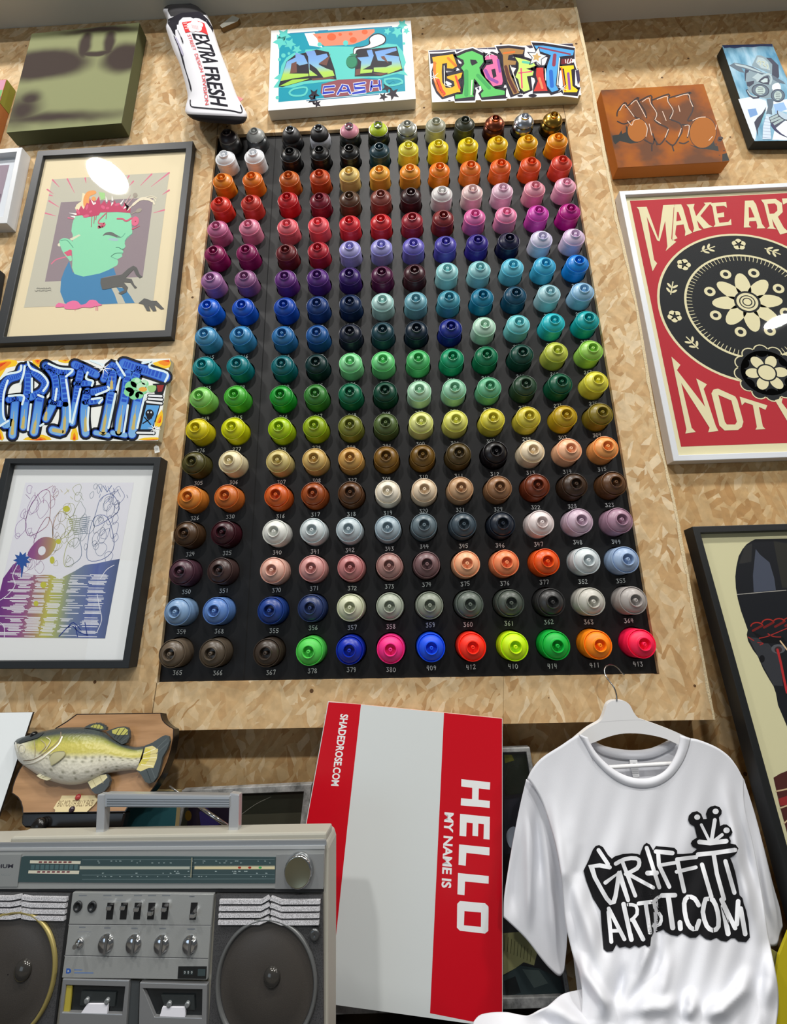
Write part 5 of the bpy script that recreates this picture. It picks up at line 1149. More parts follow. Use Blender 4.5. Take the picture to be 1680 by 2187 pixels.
mb = MB(); mb.slab(pl, [(250, 1690), (380, 1690), to_height(pl, (380, 1690), (371, 1800), zk+.006), to_height(pl, (250, 1690), (236, 1805), zk+.006)], .014, mat('0E4148', .6), Mside=mat('9A8A60', .7)); mb.build('canvas_block', t)
pl = leanplane(950, 1900, .878, 0, .07)
t, pr = leanpic('framed_picture', 'dark collage picture in grey marbled frame between red sign and white shirt', pl, [(719, 1608), (1131, 1596), (1222, 2152), (712, 2168)], [(728, 1617), (1124, 1606), (1209, 2128), (722, 2143)], MARB, mat('15171A', .35), .016)
a = Art(pr, .5); a.k = 3
a.fill('1C2019', [(1076, 1612), (1122, 1610), (1135, 1690), (1078, 1700)]); a.fill('4A4A18', [(1076, 1612), (1092, 1612), (1098, 1624), (1078, 1630)])
a.fill('23252B', [(1076, 1708), (1110, 1704), (1128, 1800), (1076, 1830)]); a.fill('8A94A0', [(1083, 1775), (1096, 1765), (1108, 1775), (1110, 1800), (1092, 1812), (1082, 1795)], 3)
a.fill('8C8C60', [(1074, 1993), (1110, 1990), (1130, 2010), (1148, 2030), (1140, 2062), (1118, 2055), (1100, 2068), (1074, 2082)])
for k in range(9): a.stroke('45452C', [(1078+k*7, 1998+k*4), (1076+k*7, 2030+k*3)], 1.2, up=False)
a.up(); a.fill('2E3A3C', [(1074, 2085), (1110, 2062), (1150, 2068), (1196, 2090), (1204, 2120), (1076, 2132)]); a.fill('4A5654', [(1115, 2070), (1150, 2072), (1170, 2100), (1140, 2110)]); a.fill('1A1E20', [(1076, 2095), (1100, 2085), (1112, 2120), (1080, 2130)])
a.build('picture_print', t)

# --- big black frame with a skateboard print
pl = leanplane(1478, 1124, .872, 0, .10)
o0, o1 = pl.pt((1477.8, 1124.4)), pl.pt((1640, 1741)); i0, i1 = pl.pt((1495.5, 1138)), pl.pt((1668.5, 1762))
zd = (o1-o0)/(o1.z-o0.z)
def dn(p, z): return p+((i1-i0)/((i1-i0).z))*(z-p.z)
zl = zk+.02; zi = zl+.03
ex = Vector((.62, 0, 0)); fx = (i0.x-o0.x)
q_o = [o0, o0+ex, dn(o0, zl)+ex, dn(o0, zl)]; q_i = [i0, i0+ex-Vector((2*fx, 0, 0)), dn(i0, zi)+ex-Vector((2*fx, 0, 0)), dn(i0, zi)]
q_o = [tuple(v) for v in q_o]; q_i = [tuple(v) for v in q_i]
t, pr, bk = frame('framed_skateboard_print', 'large black frame with a dark skateboard shape on cream at the right border', 'picture', pl, q_o, q_i, .03, mat('17191A', .45), .012)
backing(t, bk, pl.n, mat('CFCBA2', .6))
a = Art(pr, .45, .25); a.k = 3; q = Z(1460, 1110, 5.909); r_ = Z(1480, 1480, 3.095)
DK = '17191E'
a.fill(DK, q((1400, 235), (900, 245), (850, 270), (790, 310), (740, 370), (690, 460), (660, 600), (648, 720), (655, 860), (680, 1000), (720, 1150), (770, 1290), (805, 1390), (793, 1450), (810, 1530), (870, 1640), (930, 1720), (1000, 1880), (1080, 2020), (1130, 2100), (1160, 2187))+r_((560, 80), (619, 220), (800, 700), (1000, 900))+q((2600, 2100), (2400, 235)))
a.fill('454B5A', q((905, 370), (960, 440), (1080, 540), (1140, 740), (1160, 890), (880, 915), (870, 700))); a.fill('2C2C2C', q((770, 330), (860, 300), (850, 530), (690, 560))); a.fill('2A2A26', q((1130, 270), (1300, 300), (1300, 860), (1240, 860)))
a.stroke('B8B4AC', q((670, 943), (880, 925), (1100, 905), (1290, 890)), 1.2)
a.fill('33353A', q((810, 1480), (1000, 1500), (1200, 1700), (1250, 2100), (1130, 2090), (1000, 1850)))
a.fill('0C0D10', q((840, 1390), (1000, 1480), (1250, 1480), (1300, 1560), (1000, 1560))); a.fill('101114', ell(q((985, 1755))[0], 6, 8))
for k, (x, y) in enumerate(((920, 1350), (1060, 1310), (1200, 1300), (1330, 1290), (1460, 1280))):
    a.stroke('A02A22', [(q((x, y))[0][0]+13*math.cos(s_), q((x, y))[0][1]+9*math.sin(s_)) for s_ in [3.3+.3*i for i in range(10)]], 2.6, up=False); a.stroke('6E1C1A', q((x-50, y+50), (x+60, y-10)), 5, up=False)
a.up()
for P in ([(810, 1480), (880, 1525)], [(930, 1550), (1000, 1560), (960, 1580)], [(1060, 1440), (1130, 1475), (1220, 1480)], [(950, 1495), (1060, 1470), (1300, 1370)]): a.stroke('9C2A26', q(*P), 2.0, 3, up=False)
a.up(); a.fill('55575C', ell(q((1190, 1630))[0], 15, 10)); a.fill('3A2A2C', ell(q((1190, 1640))[0], 8, 7)); a.stroke('B02A2C', q((1180, 1640), (1220, 1800), (1260, 2000), (1300, 2180)), 5, 3); a.stroke('D8B890', q((1215, 1530), (1300, 1640)), 3)
a.fill('4A2420', r_((530, 560), (570, 535), (619, 515), (900, 480), (1000, 1300), (720, 1250), (640, 1000), (600, 850), (570, 740)))
for y in (650, 760, 860): a.stroke('C8B08C', r_((548+(y-650)*.25, y), (619, y-15), (760, y-50)), 3.2, up=False)
a.up(); a.fill('8E2A2A', r_((560, 700), (619, 680), (700, 690), (640, 740), (575, 745))); a.build('print', t)

# --- yellow-green sheet in the lower right corner
pl = leanplane(1670, 2100, .772, 0, .06)
t = thing('plastic_sheet', pl.pt((1690, 2187)), 'bright yellow plastic sheet at the lower right corner behind the shirt', 'sheet')
mb = MB(); mb.slab(pl, [to_height(pl, (1652, 2120), (1640, 2262), zk+.002), (1652, 2120), (1664, 2040), (1684, 1990), (1710, 1972), (1770, 1965), to_height(pl, (1770, 1965), (1772, 2262), zk+.002)], .004, mat('B4A612', .5)); mb.build('sheet_panel', t)
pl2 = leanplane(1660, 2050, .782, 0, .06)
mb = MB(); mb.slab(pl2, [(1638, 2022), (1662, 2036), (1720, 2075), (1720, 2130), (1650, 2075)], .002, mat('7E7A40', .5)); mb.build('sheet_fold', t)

# --- HELLO sign
pl = leanplane(880, 1520, .868, 0, .055)
t = thing('name_sign', pl.pt((880, 2150)), 'large white foam sign with red side bands reading HELLO MY NAME IS, leaning', 'sign')
q = Z(600, 1440, 2.928)
L0 = (586, 2132)
out = [(700.3, 1498), (1072.6, 1534.5), (1073.2, 2187), (1073.4, 2196), (586, 2128)]
mb = MB(); mb.slab(pl, out, .005, mat('D6DCDC', .3, 0, .4, 'gloss_foam_board', 0, 1), Mside=mat('E0B8A8', .6)); mb.build('sign_board', t)
a = Art(pl, .3, .5); RS = 'C80A1E'
a.fill(RS, [(701.5, 1499.5), (770.6, 1504.5), (742, 1762), (712, 2050), (704, 2144), (587.5, 2127.5)])
a.fill(RS, [(947.8, 1522.5), (1071.6, 1534.8), (1072, 2194.5), (918, 2164)])
WT = 'EEF0F0'
a.fill(WT, q((1127, 656), (1307, 676), (1305, 722), (1236, 714), (1234, 785), (1305, 792), (1304, 836), (1123, 820), (1125, 775), (1194, 781), (1195, 710), (1126, 702)))
a.fill(WT, q((1119, 873), (1305, 892), (1303, 1034), (1265, 1031), (1268, 938), (1233, 934), (1231, 1013), (1196, 1010), (1198, 931), (1160, 927), (1157, 1014), (1115, 1010)))
a.fill(WT, q((1113, 1064), (1303, 1083), (1302, 1133), (1158, 1117), (1154, 1198), (1109, 1192)))
a.fill(WT, q((1106, 1243), (1298, 1262), (1297, 1310), (1150, 1296), (1146, 1382), (1102, 1376)))
a.fill(WT, q((1118, 1418), (1275, 1432), (1296, 1452), (1297, 1470), (1295, 1605), (1275, 1622), (1118, 1604), (1099, 1585), (1101, 1436)), holes=[q((1146, 1481), (1250, 1490), (1249, 1580), (1143, 1570))])
a.text(WT, 'MY NAME IS', [q((1080, 868))[0], q((1063, 1340))[0], q((1002, 1334))[0], q((1021, 862))[0]], .03)
a.text(WT, 'SHADEDROSE.COM', [q((421, 252))[0], q((360, 700))[0], q((311, 697))[0], q((371, 248))[0]], .03)
a.build('printed_graphics', t)

# --- singing fish on its plaque
pl = leanplane(110, 1737, .800, 0, .30)
q = Z(0, 1500, 4); WD = nodemat('plaque_wood', lambda nt, b: None)
def wood(nt, b):
    tc = N(nt, 'ShaderNodeTexCoord'); mp = N(nt, 'ShaderNodeMapping'); mp.inputs['Scale'].default_value = (6, 40, 60); nz = N(nt, 'ShaderNodeTexNoise'); nz.inputs['Scale'].default_value = 1.5; nz.inputs['Detail'].default_value = 5
    nt.links.new(tc.outputs['Object'], mp.inputs[0]); nt.links.new(mp.outputs[0], nz.inputs['Vector']); r = N(nt, 'ShaderNodeValToRGB'); e = r.color_ramp.elements
    e[0].position = .3; e[1].position = .7
    for i, c in enumerate(('94704C', 'B48C64')): c = hexrgb(c); e[i].color = (lin(c[0]), lin(c[1]), lin(c[2]), 1)
    nt.links.new(nz.outputs['Fac'], r.inputs[0]); nt.links.new(r.outputs[0], b.inputs['Base Color']); b.inputs['Roughness'].default_value = .3
wood(WD.node_tree, WD.node_tree.nodes['Principled BSDF'])
t = thing('fish_plaque', pl.pt((110, 1737)), 'mounted yellow and white bass fish on a wooden shield plaque behind the radio', 'wall plaque')
face = q((655, 98), (1376, 90), (1380, 115), (1392, 150), (1415, 178), (1450, 205), (1486, 224), (1484, 300), (1466, 400), (1436, 500), (1390, 610), (1330, 710), (1290, 765), (1240, 775), (1180, 800), (1120, 850), (1070, 935), (192, 946), (190, 905), (175, 850), (150, 812), (118, 788), (98, 775), (104, 725), (125, 660), (160, 580), (230, 470), (330, 350), (480, 215), (570, 160))
mb = MB(); EBK = mat('141211', .25); mb.slab(pl, face, .020, WD, Mside=EBK); mb.build('plaque', t)
mb = MB(); mb.slab(pl, q((192, 940), (1070, 932), (1055, 1000), (1035, 1076), (215, 1074), (178, 1040), (180, 980)), .018, EBK, lift=-.003); bevel(mb.build('plaque_base', t), .003)
rim = Art(pl, .25)
ctr = Vector((780, 520)); base = [Vector(((p[0])*4, (p[1]-1500)*4)) for p in face]
ins = [b+(ctr-b).normalized()*9 for b in base]
for i in range(len(base)):
    j = (i+1) % len(base); rim.mb.face([pl.pt(q(tuple(v))[0], .0002) for v in (base[i], base[j], ins[j], ins[i])], mat('2A1F18', .25))
rim.build('plaque_rim', t)
mb = MB(); c = pl.pt(q((345, 1052))[0]); mb.lathe(c-pl.n*.002, pl.n, [(.0001, .012), (.009, .012), (.012, .008), (.012, 0)], EBK, 20); mb.build('knob', t)
# fish body
FB = [((120, 345), (126, 395)), ((140, 320), (140, 450)), ((175, 302), (160, 500)), ((230, 285), (205, 540)), ((300, 262), (280, 592)), ((400, 240), (360, 640)), ((520, 218), (470, 682)), ((620, 213), (560, 703)), ((720, 213), (660, 704)), ((820, 225), (760, 680)), ((900, 255), (840, 645)), ((960, 300), (910, 612)), ((1050, 350), (1010, 592)), ((1150, 380), (1110, 580)), ((1232, 372), (1168, 578))]
NS2 = 5
UL = spline([q(x)[0] for x, y in FB], NS2); LL = spline([q(y)[0] for x, y in FB], NS2); NF = len(UL)
prof = [.008, .018, .024, .027, .031, .035, .037, .038, .037, .034, .030, .026, .022, .017, .013]
def fish_h(i):
    f = i/NS2; k = min(int(f), 13); return prof[k]*(1-(f-k))+prof[k+1]*(f-k)
def fish_pt(i, u, lift=0):
    p = Vector(UL[i])*(1-u)+Vector(LL[i])*u
    return pl.pt((p.x, p.y), fish_h(i)*math.sqrt(max(0, 1-(2*u-1)**2))**.75+.001+lift)
FM = bpy.data.materials.new('painted_fish_skin'); FM.use_nodes = True; nt = FM.node_tree; b_ = nt.nodes['Principled BSDF']
at_ = N(nt, 'ShaderNodeVertexColor'); at_.layer_name = 'paint'; nt.links.new(at_.outputs['Color'], b_.inputs['Base Color']); b_.inputs['Roughness'].default_value = .38
tc = N(nt, 'ShaderNodeTexCoord'); vo = N(nt, 'ShaderNodeTexVoronoi'); vo.inputs['Scale'].default_value = 190; bp = N(nt, 'ShaderNodeBump'); bp.inputs['Strength'].default_value = .35; bp.inputs['Distance'].default_value = .0015
nt.links.new(tc.outputs['Object'], vo.inputs['Vector']); nt.links.new(vo.outputs['Distance'], bp.inputs['Height']); nt.links.new(bp.outputs['Normal'], b_.inputs['Normal'])
NU = 61
mb = MB(); mb.grid([[fish_pt(i, k/(NU-1)) for k in range(NU)] for i in range(NF)], FM)
fo = mb.build('fish_body', t, merge=False)
ca = fo.data.color_attributes.new('paint', 'FLOAT_COLOR', 'POINT')
def mixc(a_, b2, f): return [x*(1-f)+y*f for x, y in zip(a_, b2)]
def cl(h): return [lin(x) for x in hexrgb(h)]
C_DK, C_OL, C_YG, C_CR, C_WH, C_SP = map(cl, ('3C4444', '868A3C', 'B8B058', 'D6D3BE', 'DEDBD0', '77755C'))
for i in range(NF):
    s_ = i/(NF-1)
    for k in range(NU):
        u = k/(NU-1); dk = .15 if s_ > .3 else .15+.12*(1-s_/.3)
        if s_ > .3: stops = [(0, C_DK), (dk-.05, C_DK), (dk+.04, C_OL), (.3, C_YG), (.44, C_YG), (.56, C_CR), (1, C_WH)]
        else: g2 = max(0, min(1, (s_-.16)/.14)); stops = [(0, C_DK), (dk, C_DK), (dk+.06, mixc(C_CR, C_OL, g2)), (.4, mixc(C_CR, C_YG, g2)), (.6, C_CR), (1, C_WH)]
        c = stops[-1][1]
        for (p0, c0), (p1, c1) in zip(stops[:-1], stops[1:]):
            if p0 <= u <= p1: c = mixc(c0, c1, (u-p0)/max(p1-p0, 1e-6)); break
        for ur, n_, ph, rr in ((.53, 13, 0, .024), (.60, 12, .5, .02), (.80, 9, .2, .022), (.90, 7, .7, .02)):
            if s_ > .34:
                x = (s_-.34)*n_*1.5+ph; d = math.hypot((x-round(x))/(n_*1.5)*1.6, (u-ur+.012*math.sin(round(x)*7))*.62)
                c = mixc(c, C_SP, max(0, min(1, (rr-d)/.012))*.8)
        ca.data[i*NU+k].color = (*c, 1)
def fish_surf(p, lift=0.0):
    P = Vector(p)
    for i in range(NF-1):
        l0, r0, l1, r1 = Vector(UL[i]), Vector(LL[i]), Vector(UL[i+1]), Vector(LL[i+1])
        s0 = (r0-l0).x*(P-l0).y-(r0-l0).y*(P-l0).x; s1 = (r1-l1).x*(P-l1).y-(r1-l1).y*(P-l1).x
        if s0 <= 0 and s1 > 0:
            f = s0/(s0-s1); l = l0*(1-f)+l1*f; r = r0*(1-f)+r1*f; u = min(max((P-l).dot(r-l)/(r-l).length_squared, 0), 1)
            h = fish_h(i)*(1-f)+fish_h(min(i+1, NF-1))*f
            return pl.pt(tuple(p), h*math.sqrt(max(0, 1-(2*u-1)**2))**.75+.0012+lift*2)
    return pl.pt(tuple(p), .012+lift)
a = Art(fish_surf, .45); a.maxe = 4; a.STEP = .00012
a.stroke('8A7A66', q((200, 500), (280, 490), (350, 455), (420, 400), (480, 350), (515, 300), (520, 255)), 1.6, 4); a.stroke('EDE9DA', q((190, 522), (260, 520), (350, 480), (440, 410), (500, 355), (530, 295)), 3.0, 4)
a.stroke('B8AE98', q((195, 540), (300, 520), (380, 470)), 1.2, 4); a.stroke('A79C84', q((290, 330), (300, 400), (295, 465)), 1.5, 4); a.stroke('A79C84', q((350, 320), (390, 370), (330, 440)), 1.5, 4); a.stroke('BDB79C', q((400, 300), (430, 330), (390, 400)), 2.2, 4)
a.stroke('EFEDE2', q((135, 345), (138, 385), (150, 420)), 3, 3); a.stroke('C6C4B8', ell(q((185, 395))[0], 7, 9, 16), 1.3, closed=True); a.fill('343A3C', q((150, 345), (190, 310), (270, 270), (340, 262), (380, 255), (330, 300), (230, 330), (165, 352)))
a.fill('B4B08C', q((420, 475), (460, 430), (540, 420), (552, 450), (500, 500), (440, 540), (430, 510)), 3); a.stroke('8E8A68', q((420, 475), (460, 428), (545, 420), (550, 455), (490, 510), (440, 540)), 1.3, 3)
a.build('gill_and_mouth_lines', t)
mb = MB(); e = fish_surf(q((290, 278))[0]); mb.lathe(e-pl.n*.003, pl.n, [(.0001, .0085), (.003, .0078), (.0055, .0055), (.0062, .002)], mat('0C0C0E', .08), 18); mb.build('eye', t)
def fin(name, P, base_, cols, th=.006, rays=()):
    mb = MB(); mb.slab(pl, q(*P), th, mat(cols[0], .45), lift=base_); o = mb.build(name, t)
    a = Art(Plane(pl.o+pl.n*base_, pl.n), .45); a.k = 4
    for c, Q in cols[1]: a.fill(c, q(*Q))
    for c, Q, w in rays: a.stroke(c, q(*Q), w, up=False)
    if len(a.mb.f): a.build(name+'_paint', o)
    return o
fin('tail_fin', [(1165, 578), (1215, 480), (1232, 372), (1300, 345), (1385, 290), (1412, 280), (1440, 290), (1450, 330), (1425, 400), (1385, 470), (1365, 560), (1340, 640), (1310, 680), (1275, 694), (1240, 680), (1205, 620)], .014, ('41494B', [('CFC386', [(1165, 575), (1215, 480), (1240, 385), (1300, 370), (1350, 400), (1340, 480), (1310, 560), (1270, 560), (1200, 590)]), ('C8BC58', [(1180, 540), (1215, 480), (1240, 390), (1290, 400), (1280, 480), (1240, 530)])]),
    rays=[('E8E2C0', [(1225, 440), (1330, 395)], 1.4), ('A89C62', [(1225, 460), (1345, 430)], 1.4), ('E8E2C0', [(1222, 480), (1335, 470)], 1.4), ('A89C62', [(1215, 500), (1325, 510)], 1.4), ('E8E2C0', [(1205, 530), (1305, 545)], 1.4), ('60686A', [(1330, 400), (1425, 310)], 1.2), ('60686A', [(1335, 440), (1435, 345)], 1.2), ('2E3436', [(1250, 570), (1290, 680)], 1.2), ('60686A', [(1290, 560), (1325, 650)], 1.2)])
fin('dorsal_fin', [(715, 215), (760, 190), (800, 178), (812, 184), (822, 172), (838, 182), (848, 172), (860, 186), (872, 180), (880, 194), (892, 192), (896, 206), (908, 208), (905, 236), (850, 240), (780, 225)], .016, ('3E4444', [('A9A85A', [(770, 210), (800, 190), (850, 190), (885, 212), (880, 230), (820, 222)])]),
    rays=[('2C3030', [(790, 222), (808, 182)], 1), ('2C3030', [(818, 226), (838, 182)], 1), ('2C3030', [(848, 230), (864, 186)], 1), ('2C3030', [(874, 232), (886, 196)], 1)])
fin('soft_dorsal_fin', [(905, 250), (950, 230), (1010, 210), (1060, 206), (1090, 215), (1102, 245), (1104, 300), (1080, 345), (1040, 360), (980, 320)], .016, ('3C4242', [('B3B060', [(955, 240), (1010, 220), (1060, 215), (1092, 235), (1090, 275), (1010, 280), (960, 265)])]),
    rays=[('2C3030', [(975, 300), (1020, 225)], 1.4), ('2C3030', [(1000, 310), (1065, 225)], 1.4), ('2C3030', [(1020, 325), (1090, 250)], 1.4), ('59605E', [(1035, 340), (1098, 290)], 1.2)])
fin('anal_fin', [(745, 680), (790, 650), (850, 620), (905, 612), (925, 630), (938, 670), (925, 715), (890, 760), (840, 782), (810, 780), (785, 755)], .016, ('42484A', [('CDC59C', [(748, 680), (800, 650), (860, 622), (905, 615), (918, 640), (880, 680), (780, 740)])]), rays=[('A89E78', [(790, 660), (820, 720)], 1.2), ('A89E78', [(850, 630), (880, 690)], 1.2)])
fin('belly_fin', [(312, 628), (350, 600), (400, 580), (432, 590), (446, 620), (435, 655), (400, 668), (350, 652)], .020, ('CFC9A6', [('E2DEC4', [(325, 628), (360, 606), (400, 590), (420, 600), (400, 630)])]), rays=[('9A9476', [(340, 632), (420, 600)], 1), ('9A9476', [(360, 645), (430, 620)], 1)])
tp = Plane(pl.o+pl.n*.003, pl.n)
mb = MB(); mb.slab(tp, q((528, 797), (810, 795), (818, 815), (838, 828), (800, 880), (770, 905), (742, 935), (468, 937), (472, 918), (456, 905), (490, 850), (512, 832)), .003, mat('DCCB9C', .5)); nm_ = mb.build('name_tag', t)
a = Art(tp, .6); a.k = 3; a.text('6E5A40', 'BIG MOUTH BILLY BASS', [q((508, 838))[0], q((808, 832))[0], q((786, 888))[0], q((484, 892))[0]]); a.build('tag_lettering', nm_)
for p_, c_ in (((668, 810), 'A83A3A'), ((616, 915), '2E1E2A')):
    mb = MB(); mb.lathe(tp.pt(q(p_)[0]), pl.n, [(.0001, .004), (.003, .0035), (.0048, .0015), (.005, 0)], mat(c_, .3), 16); mb.build('tag_pin', t)
# ------------------------------------------------------------------ portable radio
BX = leanplane(350, 1950, .70, -.084, .06)
ax = BX.n.cross(Vector((0, 0, 1))).normalized(); ax = -ax if ax.x < 0 else ax; az = ax.cross(BX.n); az = az if az.z > 0 else -az
B1 = Z(0, 1780, 4.6667); B2 = Z(340, 1780, 4.3077); B3 = Z(0, 1500, 2.3333)
t = thing('portable_radio', BX.pt((350, 2190)), 'large silver and grey boombox radio with two speakers at the lower left', 'radio')
SHELL = mat('A9A79C', .5); SIL = mat('A2A5A4', .38, .4, name='brushed_aluminium', bump=.05, bscale=900); SILD = mat('8C9196', .4, .4); CHR2 = mat('C4C8CC', .2, .55, name='chrome_plate'); GRIL = mat('232426', .6); DKG = mat('17181A', .5)
def rp(p, l=0): return BX.pt(p, l)
def slab(name, pts, th, M, lift, bev=0, parent=None, Ms=None):
    mb = MB(); mb.slab(BX, pts, th, M, lift=lift, Mside=Ms); o = mb.build(name, parent or t)
    if bev: bevel(o, bev)
    return o
# housing: front outline, deep body with a sloping rear
fo_ = [(-120, 1803), (-20, 1801), (0, 1800), (200, 1797), (500, 1794), (690, 1792), (698, 1797), (702, 1812), (701, 2000), to_height(BX, (701, 2000), (698, 2262), zk+.008), to_height(BX, (-120, 2000), (-120, 2262), zk+.008)]
slab('housing', fo_, .046, SHELL, -.006, .003)
# raised top shelf behind the front edge, seen from above
tA, tB = rp((20, 1802), -.008), rp((697, 1793), -.008); dep = -BX.n*.030; up_ = az*.002
mb = MB(); c = (tA+tB)/2+dep*.55+up_*.5; mb.box(c, (tB-tA)/2, dep*.55, az*.008, mat('A8A69A', .55)); bevel(mb.build('top_cover', t), .003)
mb = MB(); cc = rp((692, 1786), -.028); mb.box(cc+az*.006, ax*.006, BX.n*.008, az*.006, mat('6E6C62', .6)); mb.build('notch_block', t)  # darker block standing in for a notch at the right end
# aluminium strip along the top
slab('top_strip', [(-120, 1804), (0, 1801), (695, 1795), (696, 1806), (-120, 1815)], .004, SILD, .0005)
slab('bright_strip', [(-120, 1813), (0, 1811.5), (693, 1806), (693, 1813), (-120, 1818)], .004, mat('C6CACC', .3, .5), .002)
slab('tuner_panel', [(-120, 1818), (693, 1813), (690, 1898), (-120, 1899)], .006, SIL, .001, .0006)
slab('black_gap', [(-120, 1899), (690, 1898), (690, 1906), (-120, 1904)], .004, DKG, -.002)
dial = slab('tuner_dial', B1((215, 235), (240, 228))+[(330, 1829)]+B2((1070, 218), (1063, 458))+[(330, 1886)]+B1((178, 485),), .004, mat('32484C', .15, 0, .6, coat=.5), .0022)
a = Art(Plane(BX.o+BX.n*.0022, BX.n), .3); a.k = 3
a.fill('C9C6B4', B1((300, 268), (805, 275), (800, 305), (297, 298))); a.fill('C9C6B4', B1((285, 368), (790, 372), (785, 405), (280, 398)))
for k in range(7): a.fill('6E3A3E', B1((388+k*49, 278), (420+k*49, 278), (418+k*49, 294), (385+k*49, 294)), up=False); a.fill('6E3A44', B1((372+k*49, 376), (402+k*49, 376), (398+k*49, 392), (368+k*49, 392)), up=False)
for k in range(10): a.fill('4A6468', B1((310+k*48, 312), (345+k*48, 312), (340+k*48, 360), (305+k*48, 360)), up=False)
a.up(); a.fill('A9AEA2', B1((795, 325), (1000, 326))+B2((280, 302), (280, 330))+B1((1000, 358), (792, 358))); a.fill('D0C6A0', B2((325, 300), (1062, 298), (1062, 330), (322, 330)))
for x, c in ((738, 'A03A2C'), (832, 'A03A2C'), (928, '3E9A54')): a.fill(c, ell(B2((x, 314))[0], 3.4, 2.6, 12), up=False)
rn = random.Random(9)
for k in range(70):
    x = rn.uniform(205, 580); y = rn.choice([1838, 1842, 1860, 1864, 1871]); a.fill('8FA0A2', [(x, y), (x+rn.uniform(1.5, 5), y), (x+rn.uniform(1.5, 5), y+2), (x, y+2)], up=False)
for y in (1835.5, 1850.5, 1868, 1877): a.stroke('6E8286', [(175, y+1), (586, y)], .8, up=False, cap=False)
a.up(); a.stroke('8C8A76', B2((300, 222), (290, 405)), 2.2, cap=False); a.stroke('1C2628', B2((313, 222), (303, 405)), 1.2, cap=False); a.build('dial_scale', dial)
plate = slab('name_plate', [(-120, 1826)]+B1((212, 210), (205, 250), (170, 530))+[(-120, 1894)], .003, mat('A2A6A6', .35, .5), .0026)
a = Art(Plane(BX.o+BX.n*.0026, BX.n), .4); a.k = 3; a.text('2E2E38', 'ODIUM', B1((-110, 308), (134, 305), (128, 345), (-112, 348)), .03); a.text('7E8486', 'STEREO RADIO', B1((-110, 408), (105, 402), (100, 420), (-112, 426))); a.build('plate_lettering', plate)
slab('knob_plate', B2((1078, 195), (1510, 190), (1508, 510), (1065, 510)), .002, mat('96999A', .35, .5), .0018)
def px2m(p, dx): return (rp((p[0]+dx, p[1]))-rp(p)).length
kc = B2((1290, 330))[0]; kr = px2m(kc, 29.5)
mb = MB(); mb.lathe(rp(kc, .002), BX.n, [(kr*1.02, 0), (kr, .002), (kr*.985, .007), (kr*.90, .009)], CHROME, 40); mb.lathe(rp(kc, .002), BX.n, [(kr*.90, .009), (kr*.86, .0087), (.0001, .0087)], mat('8A8872', .3, .9), 40); mb.build('tuning_knob', t)
# speakers
SP = nodemat('speaker_cloth', lambda nt, b: None)
def cloth(nt, b):
    tc = N(nt, 'ShaderNodeTexCoord'); vo = N(nt, 'ShaderNodeTexVoronoi'); vo.inputs['Scale'].default_value = 700; nt.links.new(tc.outputs['Object'], vo.inputs['Vector'])
    r = N(nt, 'ShaderNodeValToRGB'); e = r.color_ramp.elements; e[0].color = (.008, .008, .009, 1); e[1].color = (.05, .05, .052, 1); e[0].position = .1; e[1].position = .5
    nt.links.new(vo.outputs['Distance'], r.inputs[0]); nt.links.new(r.outputs[0], b.inputs['Base Color']); b.inputs['Roughness'].default_value = .5
cloth(SP.node_tree, SP.node_tree.nodes['Principled BSDF'])
LV = nodemat('perforated_metal', lambda nt, b: None)
def perf(nt, b):
    tc = N(nt, 'ShaderNodeTexCoord'); vo = N(nt, 'ShaderNodeTexVoronoi'); vo.inputs['Scale'].default_value = 800; nt.links.new(tc.outputs['Object'], vo.inputs['Vector'])
    r = N(nt, 'ShaderNodeValToRGB'); e = r.color_ramp.elements; e[0].color = (.2, .2, .21, 1); e[1].color = (.8, .8, .84, 1); e[0].position = .1; e[1].position = .6
    nt.links.new(vo.outputs['Distance'], r.inputs[0]); nt.links.new(r.outputs[0], b.inputs['Base Color']); b.inputs['Roughness'].default_value = .35; b.inputs['Metallic'].default_value = .3
perf(LV.node_tree, LV.node_tree.nodes['Principled BSDF'])
def speaker(lab, panel, louv, cen, rpx, ringc, dome):
    sp = slab('speaker_panel', panel, .004, SP, .0005)
    for k in range(4):
        for seg in louv(k):
            mb = MB()
            for q_ in ribbon(seg, 8.4, cap=False): mb.slab(BX, q_, .004, LV, lift=.005)
            mb.build('louvre', t)
    R = px2m(cen, rpx)
    mb = MB(); mb.lathe(rp(cen, .0008), BX.n, [(R*1.03, 0), (R*1.025, .0035), (R*.995, .0045), (R*.965, .0035), (R*.955, 0)], mat(ringc, .35, .4), 72); mb.build('speaker_ring', sp)
    mb = MB(); mb.lathe(rp(cen, .0009), BX.n, [(R*.94, 0), (R*.72, .0004), (R*.70, .0012), (R*.22, .0006), (.001, .0006)], mat('3A3632', .45, bump=.1, bscale=900), 64); mb.build('speaker_cone', sp)
    r2 = px2m(dome, 18); mb = MB(); mb.lathe(rp(dome, .0012), BX.n, [(r2*math.cos(x*.1571), r2*.62*math.sin(x*.1571)) for x in range(10)]+[(.0001, r2*.62)], mat('4A4845', .14, .6), 32); mb.build('dust_cap', sp)
    return sp
def lR(k):
    d = 64*k
    return [B2((552-4*k, 632+d), (938-6*k, 632+d), (1005, 592+d)), B2((1022, 600+d*1.0), (1060, 612+d), (1120, 636+d), (1478-4*k, 634+d))]
def lL(k):
    d = 64*k
    return [[(-60, 1780+(645+d)/4.6667)]+B1((100, 650+d), (205, 630+d)), B1((215, 640+d), (300, 655+d), (660-8*k, 660+d))]
spR = speaker('right', B2((522, 560), (1503, 568), (1508, 1760), (1503, 2060), (440, 2060), (455, 1753)), lR, (568.7, 2098), 106, '6A6C6C', (581, 2086))
